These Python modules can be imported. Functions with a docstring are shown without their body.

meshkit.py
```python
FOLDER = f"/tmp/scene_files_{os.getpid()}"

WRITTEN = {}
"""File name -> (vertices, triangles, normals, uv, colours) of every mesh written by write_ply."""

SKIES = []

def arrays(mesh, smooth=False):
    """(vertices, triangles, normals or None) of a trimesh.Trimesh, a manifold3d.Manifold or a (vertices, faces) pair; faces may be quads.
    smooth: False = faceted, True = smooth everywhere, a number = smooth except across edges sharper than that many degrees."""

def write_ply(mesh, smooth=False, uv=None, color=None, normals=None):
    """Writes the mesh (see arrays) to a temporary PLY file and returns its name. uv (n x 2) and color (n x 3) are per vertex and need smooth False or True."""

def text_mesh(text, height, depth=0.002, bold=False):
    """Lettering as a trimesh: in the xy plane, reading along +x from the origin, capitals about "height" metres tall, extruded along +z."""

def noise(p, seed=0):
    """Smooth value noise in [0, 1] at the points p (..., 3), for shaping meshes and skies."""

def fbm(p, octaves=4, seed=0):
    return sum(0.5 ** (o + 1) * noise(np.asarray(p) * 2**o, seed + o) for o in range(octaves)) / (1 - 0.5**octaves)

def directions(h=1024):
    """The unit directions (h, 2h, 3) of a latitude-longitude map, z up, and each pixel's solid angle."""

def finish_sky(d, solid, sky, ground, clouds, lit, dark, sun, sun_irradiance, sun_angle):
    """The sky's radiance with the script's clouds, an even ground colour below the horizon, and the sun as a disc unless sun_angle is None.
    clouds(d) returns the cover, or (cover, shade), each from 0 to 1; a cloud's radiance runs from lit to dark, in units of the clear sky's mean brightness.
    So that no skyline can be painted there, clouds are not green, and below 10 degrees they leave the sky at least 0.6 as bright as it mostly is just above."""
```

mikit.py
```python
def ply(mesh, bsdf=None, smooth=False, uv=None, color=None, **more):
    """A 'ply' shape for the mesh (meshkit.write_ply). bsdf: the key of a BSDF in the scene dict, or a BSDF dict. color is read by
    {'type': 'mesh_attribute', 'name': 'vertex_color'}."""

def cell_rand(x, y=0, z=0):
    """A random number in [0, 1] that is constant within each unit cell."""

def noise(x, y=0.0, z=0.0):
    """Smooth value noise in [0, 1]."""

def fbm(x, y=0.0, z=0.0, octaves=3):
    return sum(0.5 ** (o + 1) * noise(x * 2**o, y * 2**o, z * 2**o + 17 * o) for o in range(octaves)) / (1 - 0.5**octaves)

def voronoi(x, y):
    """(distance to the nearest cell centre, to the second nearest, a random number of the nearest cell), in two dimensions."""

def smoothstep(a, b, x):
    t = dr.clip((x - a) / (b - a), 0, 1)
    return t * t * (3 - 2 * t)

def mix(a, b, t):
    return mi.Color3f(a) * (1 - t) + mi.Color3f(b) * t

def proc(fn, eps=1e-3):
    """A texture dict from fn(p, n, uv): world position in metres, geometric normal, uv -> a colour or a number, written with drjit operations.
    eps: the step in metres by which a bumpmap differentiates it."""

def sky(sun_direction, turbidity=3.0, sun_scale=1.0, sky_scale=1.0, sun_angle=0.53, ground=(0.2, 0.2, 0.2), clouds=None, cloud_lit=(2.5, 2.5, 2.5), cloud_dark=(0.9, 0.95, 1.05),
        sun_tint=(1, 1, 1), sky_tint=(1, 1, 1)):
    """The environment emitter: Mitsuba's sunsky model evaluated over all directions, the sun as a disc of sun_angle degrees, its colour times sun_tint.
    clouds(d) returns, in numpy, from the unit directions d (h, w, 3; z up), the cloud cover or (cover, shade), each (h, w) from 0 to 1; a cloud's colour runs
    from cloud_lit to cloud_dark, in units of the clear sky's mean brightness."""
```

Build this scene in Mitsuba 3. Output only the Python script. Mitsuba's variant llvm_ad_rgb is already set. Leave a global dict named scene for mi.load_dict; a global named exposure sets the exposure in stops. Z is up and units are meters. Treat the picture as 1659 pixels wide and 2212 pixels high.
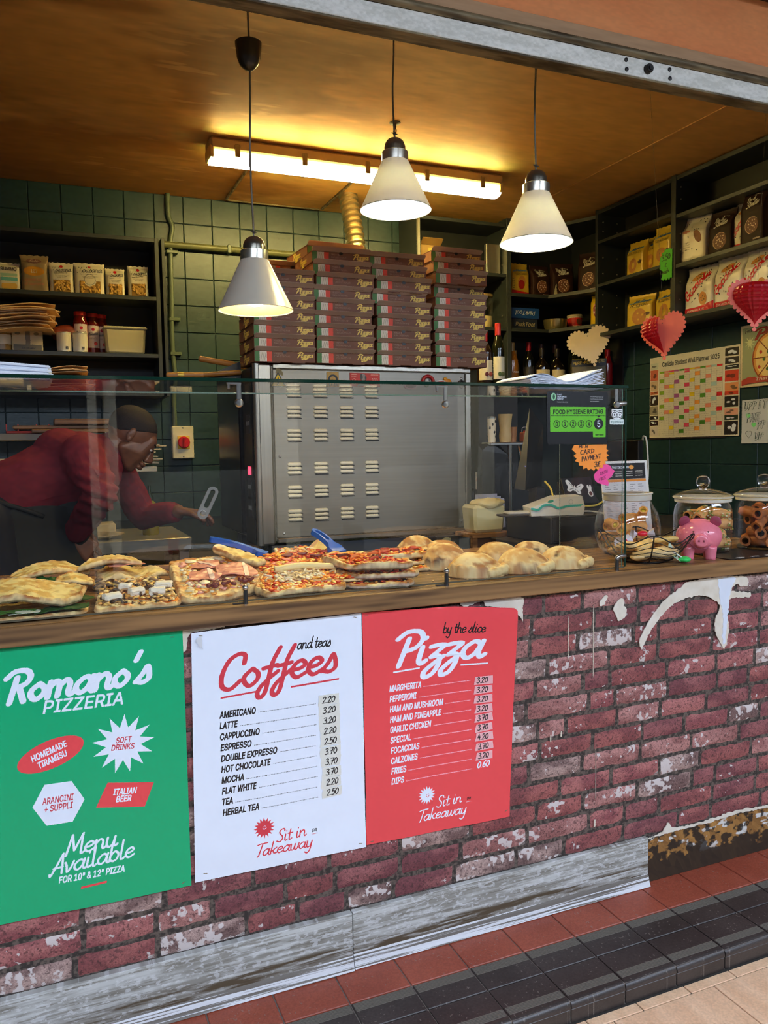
import math, random
import numpy as np
import trimesh, shapely
from shapely import affinity
from shapely.geometry import Polygon, LineString, Point, MultiPoint
from shapely.ops import unary_union
from scipy.spatial import Delaunay
import manifold3d as m3
import drjit as dr
import mitsuba as mi
import mikit, meshkit
from mikit import proc, noise, fbm, voronoi, smoothstep, mix, cell_rand

random.seed(7)
rng = np.random.default_rng(7)
T4 = mi.ScalarTransform4f
scene, labels = {}, {}

# ---------------------------------------------------------------- camera, lights, exposure
exposure = 0.0
scene['camera'] = {'type': 'perspective', 'fov': 51.05, 'fov_axis': 'x', 'near_clip': 0.05, 'far_clip': 60.0,
                   'to_world': T4().look_at(origin=[-0.6603, -1.8472, 1.31], target=[-0.2762, -0.9271, 1.2333], up=[0.04555, 0.06409, 0.9969])}


def lamp_panel(key, x0, x1, y0, y1, z, rgb):
    """A ceiling light panel of the market hall, shining down."""
    v = np.array([[x0, y0, z], [x1, y0, z], [x1, y1, z], [x0, y1, z]])
    scene[key] = {**mikit.ply((v, np.array([[0, 2, 1], [0, 3, 2]])), 'mat_lamp'), 'emitter': {'type': 'area', 'radiance': {'type': 'rgb', 'value': rgb}}}


HALL = [16.0, 18.8, 23.6]
scene['mat_lamp'] = {'type': 'diffuse', 'reflectance': {'type': 'rgb', 'value': [.8, .8, .8]}}
lamp_panel('hall_ceiling_light__panel', -3.2, 0.2, -3.6, -3.0, 3.0, HALL)
lamp_panel('hall_ceiling_light_001__panel', 1.0, 4.4, -3.6, -3.0, 3.0, HALL)
lamp_panel('hall_ceiling_light_002__panel', -3.2, 0.2, -5.3, -4.8, 3.0, HALL)
lamp_panel('hall_ceiling_light_003__panel', 1.0, 4.4, -5.3, -4.8, 3.0, HALL)
for i, w in enumerate(('nearest the stall on the left', 'nearest the stall on the right', 'over the café tables on the left', 'over the café tables on the right')):
    labels['hall_ceiling_light' + ('' if i == 0 else f'_{i:03d}')] = {'label': f'long white ceiling light of the market hall, {w}', 'category': 'ceiling light', 'group': 'hall ceiling lights'}
TUBE = [74.0, 57.0, 19.0]      # the fluorescent batten over the oven
BULB = [205.0, 164.0, 72.0]     # the bulbs in the three pendant lamps


# ---------------------------------------------------------------- helpers
def lin(c):
    c = np.asarray(c, float) / 255
    return [float(x) for x in np.where(c < 0.04045, c / 12.92, ((c + 0.055) / 1.055) ** 2.4)]


def M(rgb, rough=0.6, metallic=0.0, **kw):
    """A plain material of an sRGB colour, made once."""
    key = 'mat_' + '_'.join(str(int(x)) for x in rgb) + f'_{int(rough * 100)}_{int(metallic * 100)}' + ''.join(f'_{k}{int(v * 100)}' for k, v in kw.items())
    if key not in scene:
        scene[key] = {'type': 'twosided', 'b': {'type': 'principled', 'base_color': {'type': 'rgb', 'value': lin(rgb)}, 'roughness': rough, 'metallic': metallic, **kw}}
    return key


def P(key, fn, rough=0.6, metallic=0.0, bump=None, eps=1e-3, bscale=1.0, **kw):
    """A procedural material: fn(p) gives the colour, bump(p) the relief in metres."""
    r = rough if not callable(rough) else proc(lambda p, n, uv, f=rough: f(p))
    b = {'type': 'principled', 'base_color': proc(lambda p, n, uv, f=fn: f(p)), 'roughness': r, 'metallic': metallic, **kw}
    if bump:
        b = {'type': 'bumpmap', 'nested': b, 'arbitrary': proc(lambda p, n, uv, f=bump: f(p), eps), 'scale': bscale}
    scene[key] = {'type': 'twosided', 'b': b}
    return key


scene['mat_vc'] = {'type': 'twosided', 'b': {'type': 'principled', 'base_color': {'type': 'mesh_attribute', 'name': 'vertex_color'}, 'roughness': 0.62}}
scene['mat_vc_oily'] = {'type': 'twosided', 'b': {'type': 'principled', 'base_color': {'type': 'mesh_attribute', 'name': 'vertex_color'}, 'roughness': 0.38}}
scene['mat_pane'] = {'type': 'thindielectric', 'int_ior': 1.5}
scene['mat_glass'] = {'type': 'dielectric', 'int_ior': 1.5}

I4 = np.eye(4)
place = {}


def tr(x=0, y=0, z=0, rz=0.0, rx=0.0, ry=0.0, s=1.0):
    """Matrix: scale, then turns about x, y, z in degrees, then shift."""
    m = trimesh.transformations.euler_matrix(math.radians(rx), math.radians(ry), math.radians(rz), 'sxyz')
    m[:3, :3] = m[:3, :3] @ np.diag(np.broadcast_to(s, 3))
    m[:3, 3] = [x, y, z]
    return m


def numbered(name):
    if name not in scene and name not in place:
        return name
    k = 1
    while f'{name}_{k:03d}' in scene or f'{name}_{k:03d}' in place:
        k += 1
    return f'{name}_{k:03d}'


NEXT = {}


def numkey(name):
    if name not in NEXT and name not in scene and name not in place:
        NEXT[name] = 1
        return name
    k = NEXT.get(name, 1)
    while f'{name}_{k:03d}' in scene or f'{name}_{k:03d}' in place:
        k += 1
    NEXT[name] = k + 1
    return f'{name}_{k:03d}'


def thing(name, label, cat, m=I4, group=None):
    key = numkey(name)
    place[key] = np.asarray(m)
    labels[key] = {'label': label, 'category': cat}
    if group:
        labels[key]['group'] = group
    return key


def root_of(key):
    return key.split('__')[0]


def shape(mesh, bsdf, smooth=False, **kw):
    return mikit.ply(mesh, bsdf, smooth, **kw)


def put(key, sh, parent=None, m=None):
    """Adds the shape dict as one entry (a part of parent), placed by its thing's matrix times m."""
    full = numkey(parent + '__' + key if parent else key)
    mm = place.get(root_of(full), I4) if parent else I4
    if m is not None:
        mm = mm @ m
    scene[full] = {**sh, 'to_world': T4(mm.tolist())} if not np.allclose(mm, I4) else dict(sh)
    return full


def obj(name, mesh, bsdf, parent=None, smooth=False, m=None, label=None, **kw):
    k = put(name, shape(mesh, bsdf, smooth, **kw), parent, m)
    if label:
        labels[k] = {'label': label}
    return k


def single(name, mesh, bsdf, label, cat, smooth=False, m=None, group=None, kind=None, **kw):
    k = put(name, shape(mesh, bsdf, smooth, **kw), None, m)
    labels[k] = {'label': label, 'category': cat}
    if group:
        labels[k]['group'] = group
    if kind:
        labels[k]['kind'] = kind
    return k


def struct(name, mesh, bsdf, smooth=False, label=None):
    k = put(name, shape(mesh, bsdf, smooth))
    labels[k] = {'kind': 'structure'}
    if label:
        labels[k]['label'] = label
    return k


def cat(*ms):
    return trimesh.util.concatenate([m for m in ms if m is not None])


def hull(pts):
    return trimesh.convex.convex_hull(np.asarray(pts, float))


def box(x0, x1, y0, y1, z0, z1, b=0.0):
    if b <= 0:
        m = trimesh.creation.box((x1 - x0, y1 - y0, z1 - z0))
        m.apply_translation(((x0 + x1) / 2, (y0 + y1) / 2, (z0 + z1) / 2))
        return m
    pts = []
    for sx in (0, 1):
        for sy in (0, 1):
            for sz in (0, 1):
                c = np.array([(x0, x1)[sx], (y0, y1)[sy], (z0, z1)[sz]])
                d = np.array([1 - 2 * sx, 1 - 2 * sy, 1 - 2 * sz]) * b
                for k in range(3):
                    e = d.copy()
                    e[k] = 0
                    pts.append(c + e)
    return hull(pts)


def tube(pts, r, n=8, cap=True):
    p = np.asarray(pts, float)
    r = np.broadcast_to(r, (len(p),))
    t = np.gradient(p, axis=0)
    t /= np.linalg.norm(t, axis=1, keepdims=True) + 1e-12
    a = np.zeros_like(p)
    ref = np.array([0, 0, 1.0]) if abs(t[0, 2]) < .9 else np.array([1.0, 0, 0])
    for i in range(len(p)):
        v = ref - t[i] * (ref @ t[i])
        a[i] = v / (np.linalg.norm(v) + 1e-12)
        ref = a[i]
    b = np.cross(t, a)
    ang = np.arange(n) * 2 * np.pi / n
    v = (p[:, None] + r[:, None, None] * (np.cos(ang)[None, :, None] * a[:, None] + np.sin(ang)[None, :, None] * b[:, None])).reshape(-1, 3)
    i, j = np.meshgrid(np.arange(len(p) - 1), np.arange(n), indexing='ij')
    q = np.stack([i * n + j, i * n + (j + 1) % n, (i + 1) * n + (j + 1) % n, (i + 1) * n + j], -1).reshape(-1, 4)
    f = np.vstack([q[:, [0, 1, 2]], q[:, [0, 2, 3]]])
    if cap:
        k = len(v)
        v = np.vstack([v, p[:1], p[-1:]])
        j = np.arange(n)
        f = np.vstack([f, np.stack([np.full(n, k), (j + 1) % n, j], 1), np.stack([np.full(n, k + 1), (len(p) - 1) * n + j, (len(p) - 1) * n + (j + 1) % n], 1)])
    return trimesh.Trimesh(v, f, process=False)


def curve(pts, n=8):
    """Catmull-Rom through the points, n steps a segment."""
    p = np.asarray(pts, float)
    if len(p) < 3:
        return p
    q = np.vstack([2 * p[0] - p[1], p, 2 * p[-1] - p[-2]])
    t = np.linspace(0, 1, n, endpoint=False)[:, None]
    out = [0.5 * (2 * q[i + 1] + (q[i + 2] - q[i]) * t + (2 * q[i] - 5 * q[i + 1] + 4 * q[i + 2] - q[i + 3]) * t**2 + (3 * q[i + 1] - q[i] - 3 * q[i + 2] + q[i + 3]) * t**3) for i in range(len(p) - 1)]
    return np.vstack(out + [p[-1:]])


def lathe(profile, n=32):
    """Solid or shell of revolution about z from (radius, z) pairs."""
    pr = np.asarray(profile, float)
    ang = np.arange(n) * 2 * np.pi / n
    v = np.stack([pr[:, 0, None] * np.cos(ang), pr[:, 0, None] * np.sin(ang), np.broadcast_to(pr[:, 1, None], (len(pr), n))], -1).reshape(-1, 3)
    i, j = np.meshgrid(np.arange(len(pr) - 1), np.arange(n), indexing='ij')
    q = np.stack([i * n + j, i * n + (j + 1) % n, (i + 1) * n + (j + 1) % n, (i + 1) * n + j], -1).reshape(-1, 4)
    f = np.vstack([q[:, [0, 1, 2]], q[:, [0, 2, 3]]])
    m = trimesh.Trimesh(v, f, process=False)
    m.merge_vertices(digits_vertex=7)
    m.update_faces(m.nondegenerate_faces())
    return m


def sph(c, r, sub=2):
    m = trimesh.creation.icosphere(sub)
    m.apply_scale(np.broadcast_to(r, 3))
    m.apply_translation(c)
    return m


def cyl(p0, p1, r, n=16):
    return tube([p0, p1], r, n)


def geoms(poly):
    return [g for g in getattr(poly, 'geoms', [poly]) if g.geom_type == 'Polygon' and g.area > 1e-10]


def prism(poly, d):
    """Extrudes the polygon(s) along +z."""
    return cat(*[trimesh.creation.extrude_polygon(g, d, engine='earcut') for g in geoms(poly)])


def upright(mesh, y=0.0):
    """From lying in xy (+z up) to standing in xz and facing -y, its back at y."""
    v = np.array(mesh.vertices)
    return trimesh.Trimesh(np.stack([v[:, 0], y - v[:, 2], v[:, 1]], 1), mesh.faces, process=False)


def flat(poly, y=0.0, d=0.0006):
    """A flat print that stands in xz and faces -y."""
    return upright(prism(poly, d), y)


def moved(mesh, m):
    c = mesh.copy()
    c.apply_transform(m)
    return c


def warped(mesh, fn):
    c = mesh.copy()
    c.vertices = fn(np.array(c.vertices))
    return c


def fine(mesh, edge):
    v, f = trimesh.remesh.subdivide_to_size(mesh.vertices, mesh.faces, edge, max_iter=12)
    return trimesh.Trimesh(v, f, process=False)


def rrect(x0, x1, y0, y1, r=0.01):
    return shapely.box(x0 + r, y0 + r, x1 - r, y1 - r).buffer(r, quad_segs=4)


def ellipse(cx, cy, rx, ry, ang=0):
    return affinity.rotate(affinity.scale(Point(cx, cy).buffer(1, quad_segs=10), rx, ry), ang)


def star(cx, cy, r1, r0, n, ph=90.0):
    a = np.radians(ph + np.arange(2 * n) * 180 / n)
    r = np.where(np.arange(2 * n) % 2 == 0, r1, r0)
    return Polygon(np.stack([cx + r * np.cos(a), cy + r * np.sin(a)], 1))


# ---------------------------------------------------------------- lettering: a monoline script and the block letters of meshkit
GLYPHS = {
    'a': (1.05, [[(.82, .85), (.5, 1), (.12, .62), (.12, .22), (.4, 0), (.72, .3), (.88, .95)], [(.9, 1), (.84, .3), (1, .0), (1.18, .15)]]),
    'b': (.92, [[(.12, 2), (.1, .15)], [(.1, .6), (.45, 1), (.8, .7), (.76, .2), (.42, 0), (.1, .2)]]),
    'c': (.82, [[(.8, .8), (.5, 1), (.12, .65), (.15, .2), (.5, 0), (.86, .22)]]),
    'd': (1.05, [[(.82, .85), (.5, 1), (.12, .62), (.12, .22), (.4, 0), (.72, .3), (.88, .95)], [(.94, 2), (.84, .3), (1, .0), (1.18, .15)]]),
    'e': (.86, [[(.12, .5), (.5, .52), (.78, .74), (.54, 1), (.2, .8), (.1, .35), (.42, 0), (.88, .24)]]),
    'f': (.74, [[(.78, 2), (.5, 1.2), (.42, .3), (.34, -.55), (.12, -.82), (-.05, -.55), (.12, -.1), (.55, .35), (.85, .6)], [(.08, .9), (.75, .98)]]),
    'g': (1.0, [[(.82, .85), (.5, 1), (.12, .62), (.12, .22), (.4, 0), (.72, .3), (.88, .95)], [(.9, 1), (.84, -.5), (.5, -.95), (.1, -.7)]]),
    'h': (1.0, [[(.12, 2), (.1, 0)], [(.1, .55), (.45, 1), (.75, .75), (.74, .2), (.9, 0), (1.06, .14)]]),
    'i': (.5, [[(.15, 1), (.14, .25), (.3, 0), (.5, .16)], [(.2, 1.5), (.215, 1.53)]]),
    'k': (.9, [[(.12, 2), (.1, 0)], [(.78, .98), (.15, .45)], [(.32, .58), (.6, .1), (.92, .12)]]),
    'l': (.5, [[(.15, 2), (.14, .3), (.3, 0), (.5, .16)]]),
    'm': (1.42, [[(.1, 1), (.1, 0)], [(.1, .6), (.38, 1), (.6, .75), (.6, 0)], [(.6, .6), (.9, 1), (1.14, .75), (1.13, .2), (1.28, 0), (1.46, .16)]]),
    'n': (.98, [[(.1, 1), (.1, 0)], [(.1, .6), (.45, 1), (.72, .75), (.71, .2), (.87, 0), (1.03, .16)]]),
    'o': (.92, [[(.45, 1), (.12, .65), (.12, .3), (.42, 0), (.76, .3), (.76, .68), (.45, 1)]]),
    'p': (.95, [[(.1, 1), (.08, -.95)], [(.1, .6), (.45, 1), (.8, .7), (.76, .2), (.42, 0), (.1, .2)]]),
    'r': (.7, [[(.1, 1), (.1, 0)], [(.1, .55), (.35, .92), (.68, .96)]]),
    's': (.78, [[(-.02, .1), (.3, .6), (.47, 1.05), (.66, .6), (.68, .2), (.4, 0), (.08, .1)]]),
    't': (.62, [[(.27, 1.65), (.24, .25), (.4, 0), (.64, .16)], [(.0, 1.05), (.62, 1.05)]]),
    'u': (1.0, [[(.1, 1), (.1, .3), (.34, 0), (.64, .25), (.75, 1)], [(.75, 1), (.74, .25), (.9, 0), (1.06, .16)]]),
    'v': (.82, [[(.02, 1), (.2, .6), (.32, 0), (.6, .4), (.76, 1)]]),
    'w': (1.2, [[(.05, 1), (.1, .25), (.32, 0), (.54, .3), (.6, .95)], [(.6, .95), (.64, .25), (.86, 0), (1.06, .35), (1.14, 1)]]),
    'y': (.92, [[(.1, 1), (.1, .3), (.34, 0), (.64, .25), (.75, 1)], [(.75, 1), (.7, -.5), (.4, -.95), (.05, -.72)]]),
    'z': (.84, [[(.08, .95), (.4, 1), (.76, .95), (.45, .6), (.22, .34)], [(.22, .34), (.6, .34), (.7, -.15), (.52, -.7), (.18, -.86), (.08, -.55), (.36, -.15), (.84, .3)]]),
    'R': (1.2, [[(-.12, 1.62), (.25, 2), (.85, 1.95), (1.1, 1.55), (.92, 1.12), (.4, .95)], [(.42, 1.6), (.3, 0)], [(.62, .98), (1.0, 0)]]),
    'P': (1.05, [[(-.12, 1.62), (.25, 2), (.85, 1.95), (1.1, 1.5), (.88, 1.02), (.4, .85)], [(.42, 1.6), (.3, 0)]]),
    'B': (1.05, [[(.2, 2), (.15, 0)], [(.2, 1.95), (.75, 1.9), (.8, 1.3), (.2, 1.05)], [(.2, 1.05), (.9, .95), (.9, .1), (.15, .02)]]),
    'C': (1.12, [[(1.1, 1.4), (1.1, 1.85), (.8, 2), (.35, 1.7), (.1, .9), (.2, .2), (.62, 0), (1.05, .42)]]),
    'G': (1.2, [[(1.1, 1.5), (1.0, 1.9), (.7, 2), (.3, 1.7), (.1, .9), (.2, .2), (.6, 0), (1.0, .3), (1.1, .9)], [(.7, .9), (1.15, .9)]]),
    'S': (.98, [[(.92, 1.6), (.8, 1.95), (.42, 1.95), (.2, 1.55), (.42, 1.12), (.72, .78), (.74, .28), (.4, 0), (.0, .22)]]),
    'T': (.95, [[(.0, 1.8), (.4, 1.95), (1.3, 2)], [(.7, 1.96), (.52, .3), (.4, -.1)]]),
    'M': (1.5, [[(.05, 0), (.3, 2)], [(.3, 2), (.68, .4)], [(.68, .4), (1.2, 2)], [(1.2, 2), (1.26, .2), (1.4, 0), (1.55, .12)]]),
    'A': (1.15, [[(-.05, .1), (.12, 0), (.85, 2)], [(.85, 2), (1.0, 0)], [(.22, .62), (1.0, .66)]]),
    'F': (.95, [[(.15, 0), (.25, 2)], [(.25, 2), (.95, 2)], [(.2, 1.05), (.75, 1.1)]]),
    "'": (.4, [[(.3, 2.1), (.15, 1.55)]]),
    '-': (.6, [[(.1, .7), (.5, .7)]]),
    '.': (.4, [[(.15, .04), (.16, .05)]]),
    '0': (1.0, [[(.5, 2), (.12, 1.3), (.14, .5), (.45, 0), (.85, .6), (.85, 1.5), (.5, 2)]]),
    '1': (.5, [[(.05, 1.6), (.3, 2), (.25, 0)]]),
    '2': (1.0, [[(.1, 1.5), (.45, 2), (.82, 1.6), (.5, .8), (.08, .02)], [(.08, .02), (.9, .05)]]),
    '3': (.95, [[(.08, 1.8), (.5, 2), (.75, 1.6), (.3, 1.08)], [(.3, 1.08), (.8, .8), (.75, .25), (.35, 0), (.02, .2)]]),
    '4': (1.0, [[(.45, 2), (.08, .8)], [(.08, .8), (.9, .85)], [(.65, 1.4), (.6, 0)]]),
    '5': (.95, [[(.85, 2), (.25, 2)], [(.25, 2), (.15, 1.15)], [(.15, 1.15), (.6, 1.25), (.82, .7), (.5, .05), (.05, .15)]]),
    '6': (.95, [[(.7, 2), (.25, 1.3), (.12, .5), (.45, 0), (.8, .4), (.6, 1), (.2, .7)]]),
    '7': (.95, [[(.08, 1.95), (.85, 2)], [(.85, 2), (.35, 0)], [(.25, 1.0), (.75, 1.08)]]),
    '£': (.95, [[(.85, 1.7), (.6, 2), (.35, 1.6), (.35, .6), (.05, .05)], [(.05, .05), (.9, .1)], [(.1, 1), (.65, 1.05)]]),
}
HAND = {
    'A': [[(0, 0), (.45, 2), (.9, 0)], [(.18, .7), (.72, .75)]], 'C': [[(.85, 1.75), (.4, 2), (.05, 1), (.35, .05), (.85, .3)]], 'R': [[(.1, 0), (.12, 2), (.75, 1.75), (.6, 1.1), (.12, 1)], [(.3, 1), (.85, 0)]],
    'D': [[(.1, 0), (.1, 2), (.8, 1.4), (.75, .5), (.1, 0)]], 'P': [[(.1, 0), (.12, 2), (.8, 1.7), (.6, 1), (.12, .9)]], 'Y': [[(0, 2), (.4, 1)], [(.85, 2), (.3, 0)]],
    'M': [[(.05, 0), (.15, 2), (.5, .7), (.9, 2), (1, 0)]], 'E': [[(.8, 2), (.1, 1.95), (.1, .05), (.8, 0)], [(.1, 1), (.65, 1.05)]], 'N': [[(.08, 0), (.12, 2), (.8, 0), (.85, 2)]],
    'T': [[(0, 1.95), (.9, 2)], [(.45, 2), (.4, 0)]], 'I': [[(.2, 2), (.2, 0)]], 'S': [[(.8, 1.8), (.4, 2), (.1, 1.5), (.7, .7), (.5, .05), (.05, .2)]],
    'H': [[(.1, 0), (.1, 2)], [(.8, 2), (.8, 0)], [(.1, 1), (.8, 1)]], 'F': [[(.1, 0), (.12, 2), (.8, 2)], [(.1, 1.05), (.65, 1.1)]], 'U': [[(.08, 2), (.1, .4), (.45, 0), (.8, .4), (.85, 2)]],
    'O': [[(.45, 2), (.08, 1), (.45, 0), (.85, 1), (.45, 2)]],
}


def script(text, w=.2, slant=.22, hand=False, spacing=1.0):
    """The text as polygons with capitals two units high; w is the pen's width."""
    x, lines = 0.0, []
    for ch in text:
        if ch == ' ':
            x += .55
            continue
        if hand and ch in HAND:
            adv, st = 1.15, HAND[ch]
            for s in st:
                lines.append(np.array(s, float) + [x, 0])
        else:
            adv, st = GLYPHS[ch]
            for s in st:
                lines.append(curve(s, 5) + [x, 0])
        x += adv * spacing
    pol = unary_union([LineString(l).buffer(w / 2, quad_segs=2) for l in lines]).simplify(.012)
    return affinity.affine_transform(pol, [1, slant, 0, 1, 0, 0])


def fit(mesh, p0, p1, h, cap, slant=0.0):
    """Lettering (reading along +x) scaled so that it runs from p0 to p1 with capitals h tall."""
    v = np.array(mesh.vertices)
    v[:, 0] += slant * v[:, 1]
    x0, x1 = v[:, 0].min(), v[:, 0].max()
    p0, p1 = np.array(p0), np.array(p1)
    L = np.linalg.norm(p1 - p0)
    ex = (p1 - p0) / L
    ey = np.array([-ex[1], ex[0]])
    q = p0 + np.outer((v[:, 0] - x0) * L / (x1 - x0), ex) + np.outer(v[:, 1] * h / cap, ey)
    return trimesh.Trimesh(np.column_stack([q, v[:, 2]]), mesh.faces, process=False)


TEXTS = {}


def write(text, p0, p1, h, bold=True, slant=.2, d=.0005):
    """Block letters."""
    if (text, bold) not in TEXTS:
        t = meshkit.text_mesh(text, 1.0, 1.0, bool(bold))
        TEXTS[text, bold] = t
    t = TEXTS[text, bold].copy()
    t.vertices = t.vertices * [1, 1, d]
    if bold == 'heavy':
        t = cat(*[moved(t, tr(dx, dy, 0)) for dx, dy in ((-.035, 0), (.035, 0), (0, .02), (0, -.02))])
    return fit(t, p0, p1, h, 1.0, slant)


def pen(text, p0, p1, h, w=.2, slant=.22, hand=False, d=.0005, spacing=1.0):
    """Script letters."""
    k = (text, w, slant, hand, spacing)
    if k not in TEXTS:
        TEXTS[k] = prism(script(text, w, slant, hand, spacing), 1.0)
    t = TEXTS[k].copy()
    t.vertices = t.vertices * [1, 1, d]
    return fit(t, p0, p1, h, 2.0)


# ---------------------------------------------------------------- materials of the setting
def wood_fn(dark, light, s=1.0):
    d, l = lin(dark), lin(light)

    def f(p):
        g = fbm(p.x * 2.2 * s, p.y * 38 * s, p.z * 38 * s, 4)
        ring = noise(p.x * 5 * s + 3 * fbm(p.x * 3, p.y * 6, p.z * 6, 2), p.y * 110 * s, p.z * 110 * s)
        t = dr.clip(.75 * g + .45 * ring - .15, 0, 1)
        return mix(d, l, smoothstep(.15, .8, t))
    return f


P('mat_worktop', wood_fn((74, 50, 30), (150, 112, 70)), .42)
P('mat_board_wood', wood_fn((96, 62, 32), (168, 120, 70)), .5)


def plaster(p):
    big = fbm(p.x * 1.1 + 4, p.y * 2.3, 0, 4)
    soot = smoothstep(.44, .62, fbm(p.x * 1.5 - 1.2, p.y * 3.1 + 2.0, 5, 4)) * smoothstep(.95, .35, p.x)
    fine_ = fbm(p.x * 14, p.y * 40, 1, 3)
    c = mix(lin((196, 140, 70)), lin((212, 158, 86)), smoothstep(.3, .7, big))
    c = mix(c, lin((142, 88, 34)), soot * .8)
    scuff = smoothstep(.66, .76, fbm(p.x * 5, p.y * 26, 9, 3)) * smoothstep(.7, .1, dr.abs(p.x + .05))
    c = mix(c, lin((206, 156, 90)), scuff * .5)
    return c * (.86 + .28 * fine_)


P('mat_ceiling', plaster, .62)


def tile_paint(p):
    v = fbm(p.x * 3, p.y * 3, p.z * 3, 3)
    s = fbm(p.x * 60, p.y * 60, p.z * 60, 2)
    return mix(lin((24, 46, 50)), lin((34, 60, 60)), v) * (.85 + .3 * s)


P('mat_wall_paint', tile_paint, .38, bump=lambda p: fbm(p.x * 90, p.y * 90, p.z * 90, 2), bscale=.0006)
M_GROUT = M((24, 40, 40), .8)
SLATE = M((36, 43, 44), .5)
SLATE_EDGE = M((52, 60, 61), .45)


def brick_fn(base, alt, chalk):
    b, a = lin(base), lin(alt)

    def f(p):
        v = fbm(p.x * 16, p.z * 30, p.y * 5, 4)
        g = noise(p.x * 420, p.z * 420, p.y * 50)
        c = mix(b, a, smoothstep(.32, .68, v)) * (.7 + .55 * g)
        pit = smoothstep(.60, .72, fbm(p.x * 190, p.z * 210, 3, 3))
        c = mix(c, lin((60, 38, 38)), pit * .6)
        w = smoothstep(chalk, chalk + .05, .45 * fbm(p.x * 13 + 7, p.z * 20, 2, 2) + .55 * fbm(p.x * 85, p.z * 85, 4, 4))
        return mix(c, lin((206, 196, 192)), w * .9)
    return f


for i, (b_, a_, ch) in enumerate([((124, 68, 68), (154, 90, 86), .68), ((112, 62, 66), (142, 86, 86), .72), ((142, 92, 88), (172, 122, 116), .60), ((112, 86, 82), (170, 142, 134), .55), ((136, 76, 78), (166, 104, 100), .65)]):
    P(f'mat_brick_{i}', brick_fn(b_, a_, ch), .8)
P('mat_mortar', lambda p: mix(lin((54, 47, 43)), lin((98, 86, 78)), smoothstep(.35, .7, fbm(p.x * 150, p.z * 150, 1, 3))), .9)
P('mat_paste', lambda p: mix(lin((206, 196, 176)), lin((226, 220, 206)), fbm(p.x * 40, p.z * 40, 0, 3)), .8)


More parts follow.
